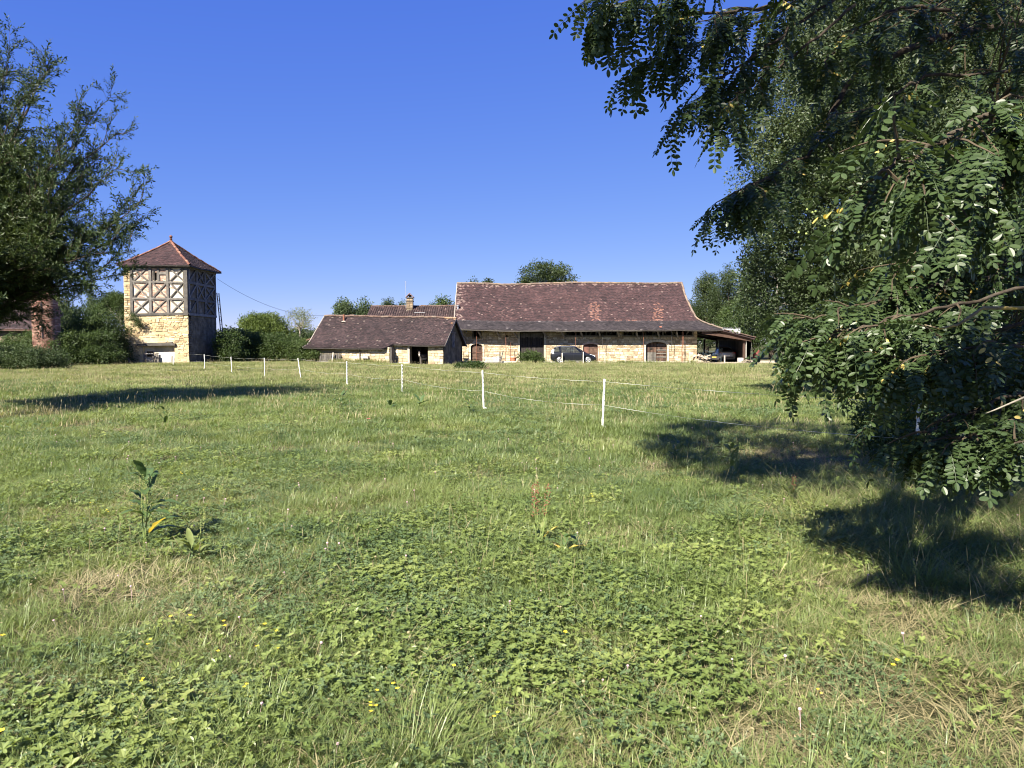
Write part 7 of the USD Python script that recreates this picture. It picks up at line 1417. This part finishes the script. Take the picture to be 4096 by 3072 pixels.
dock('broad pale dock leaves in the dry grass at the right', 3280, 2200, .26, 6, .2, 0, mt='dock_pale', up=.6)
dock('dark dock leaves below the third fence post', 1365, 1640, .38, 9, .3, 1); dock('pair of dark upright dock leaves left of the fourth fence post\'s foot', 1560, 1640, .34, 4, .34, 0, up=.3); dock('single drooping dark dock right of the fourth fence post\'s foot', 1680, 1640, .34, 4, .34, 0, up=.5); dock('small dark weed left of the third-nearest fence post\'s foot', 1880, 1660, .32, 8, .22, 1)
dock('grey-green leafy weed standing in the middle field', 660, 1720, .45, 6, .2, 2)
o = PZ(1475, 1712); pp_ = thing('red_flower', 'single red flower in the middle of the meadow', 'flower', (o[0], o[1], float(gz(o[0], o[1])))); v, f, _ = flower(1, .001, .16, .045, 'petal_red'); emit(pp_, 'petals', v, f, 'petal_red'); m = MB(); m.tube([(0, 0, 0), (0, 0, .16)], .003, 4); m.build(pp_, 'stem', 'green_twig')
# brush pile and tall weeds before the farm
bp = thing('brush_pile', 'low dark green weed clump with brown dead stalks before the barn', 'weeds'); o = PZ(1890, 1480); bl = [(np.array([o[0] + dx, o[1], .22 + dz]), np.array([r, .6, .28])) for dx, dz, r in ((-.5, 0, .7), (.1, .1, .7), (.5, 0, .6))]; crown(rng, bp, 'leaves', bl, 150, .1, .2, 'leaf_hedge', per=26); m = MB()
for k in range(40): a = o + [rng.uniform(.2, 1.2), rng.uniform(-.3, .3), 0]; m.tube([a, a + [rng.uniform(-.3, .3), rng.uniform(-.2, .2), rng.uniform(.15, .4)]], .012, 3)
m.build(bp, 'dead_stalks', 'straw_heap')
tw_ = thing('tall_weeds', 'tall feathery green weeds before the silver saloon', 'weeds'); o = PZ(2850, 1490); n = 46; xx, yy = o[0] + rng.normal(0, 1.0, n) + .4, o[1] + rng.uniform(-2, 2, n); instancer(tw_, 'stalks', [blades(46, .3, .62, .02, .3, .6) + ('grass_far',) for _ in range(3)], np.stack([xx, yy, gz(xx, yy)], -1), quat_z(rng.uniform(0, 6, n)), rng.uniform(.6, 1.15, n), rng.integers(0, 3, n))
sg = thing('stable_weeds', 'green weeds growing along the foot of the stable wall', 'weeds'); n = 60; s = rng.uniform(on_line(1560, LFT), on_line(1330, LFT), n); q = LFT + s[:, None] * SU + (rng.uniform(.15, .8, n))[:, None] * SN; instancer(sg, 'stalks', [blades(40, .22, .42, .018, .3, .6) + ('grass_far',) for _ in range(3)], np.stack([q[:, 0], q[:, 1], gz(q[:, 0], q[:, 1])], -1), quat_z(rng.uniform(0, 6, n)), rng.uniform(.5, 1.1, n), rng.integers(0, 3, n))
bw = thing('barn_weeds', 'thin line of grass and weeds along the barn foot and the dark car', 'weeds'); n = 150; xx, yy = rng.uniform(fu(2060, 67), fu(2800, 67), n), rng.uniform(66.0, 67.2, n); instancer(bw, 'stalks', [blades(40, .25, .34, .018, .3, .6) + ('grass_far',) for _ in range(3)], np.stack([xx, yy, gz(xx, yy)], -1), quat_z(rng.uniform(0, 6, n)), rng.uniform(.5, 1.2, n), rng.integers(0, 3, n))
pg = [palmate(6, .12, .07, .22, fine=False) + ('leaf_bright',)]
instancer(pt, 'plants', pg, np.array([o_ for o_ in (P(1959 + d, 1430, 68.9) + [0, 0, -.1] for d in (-11, -4, 4, 12, 8))]), quat_z(rng.uniform(0, 6, 5)), np.array([.8, .7, 1.0, 1.5, 1.1]), np.zeros(5, int), kind=None)
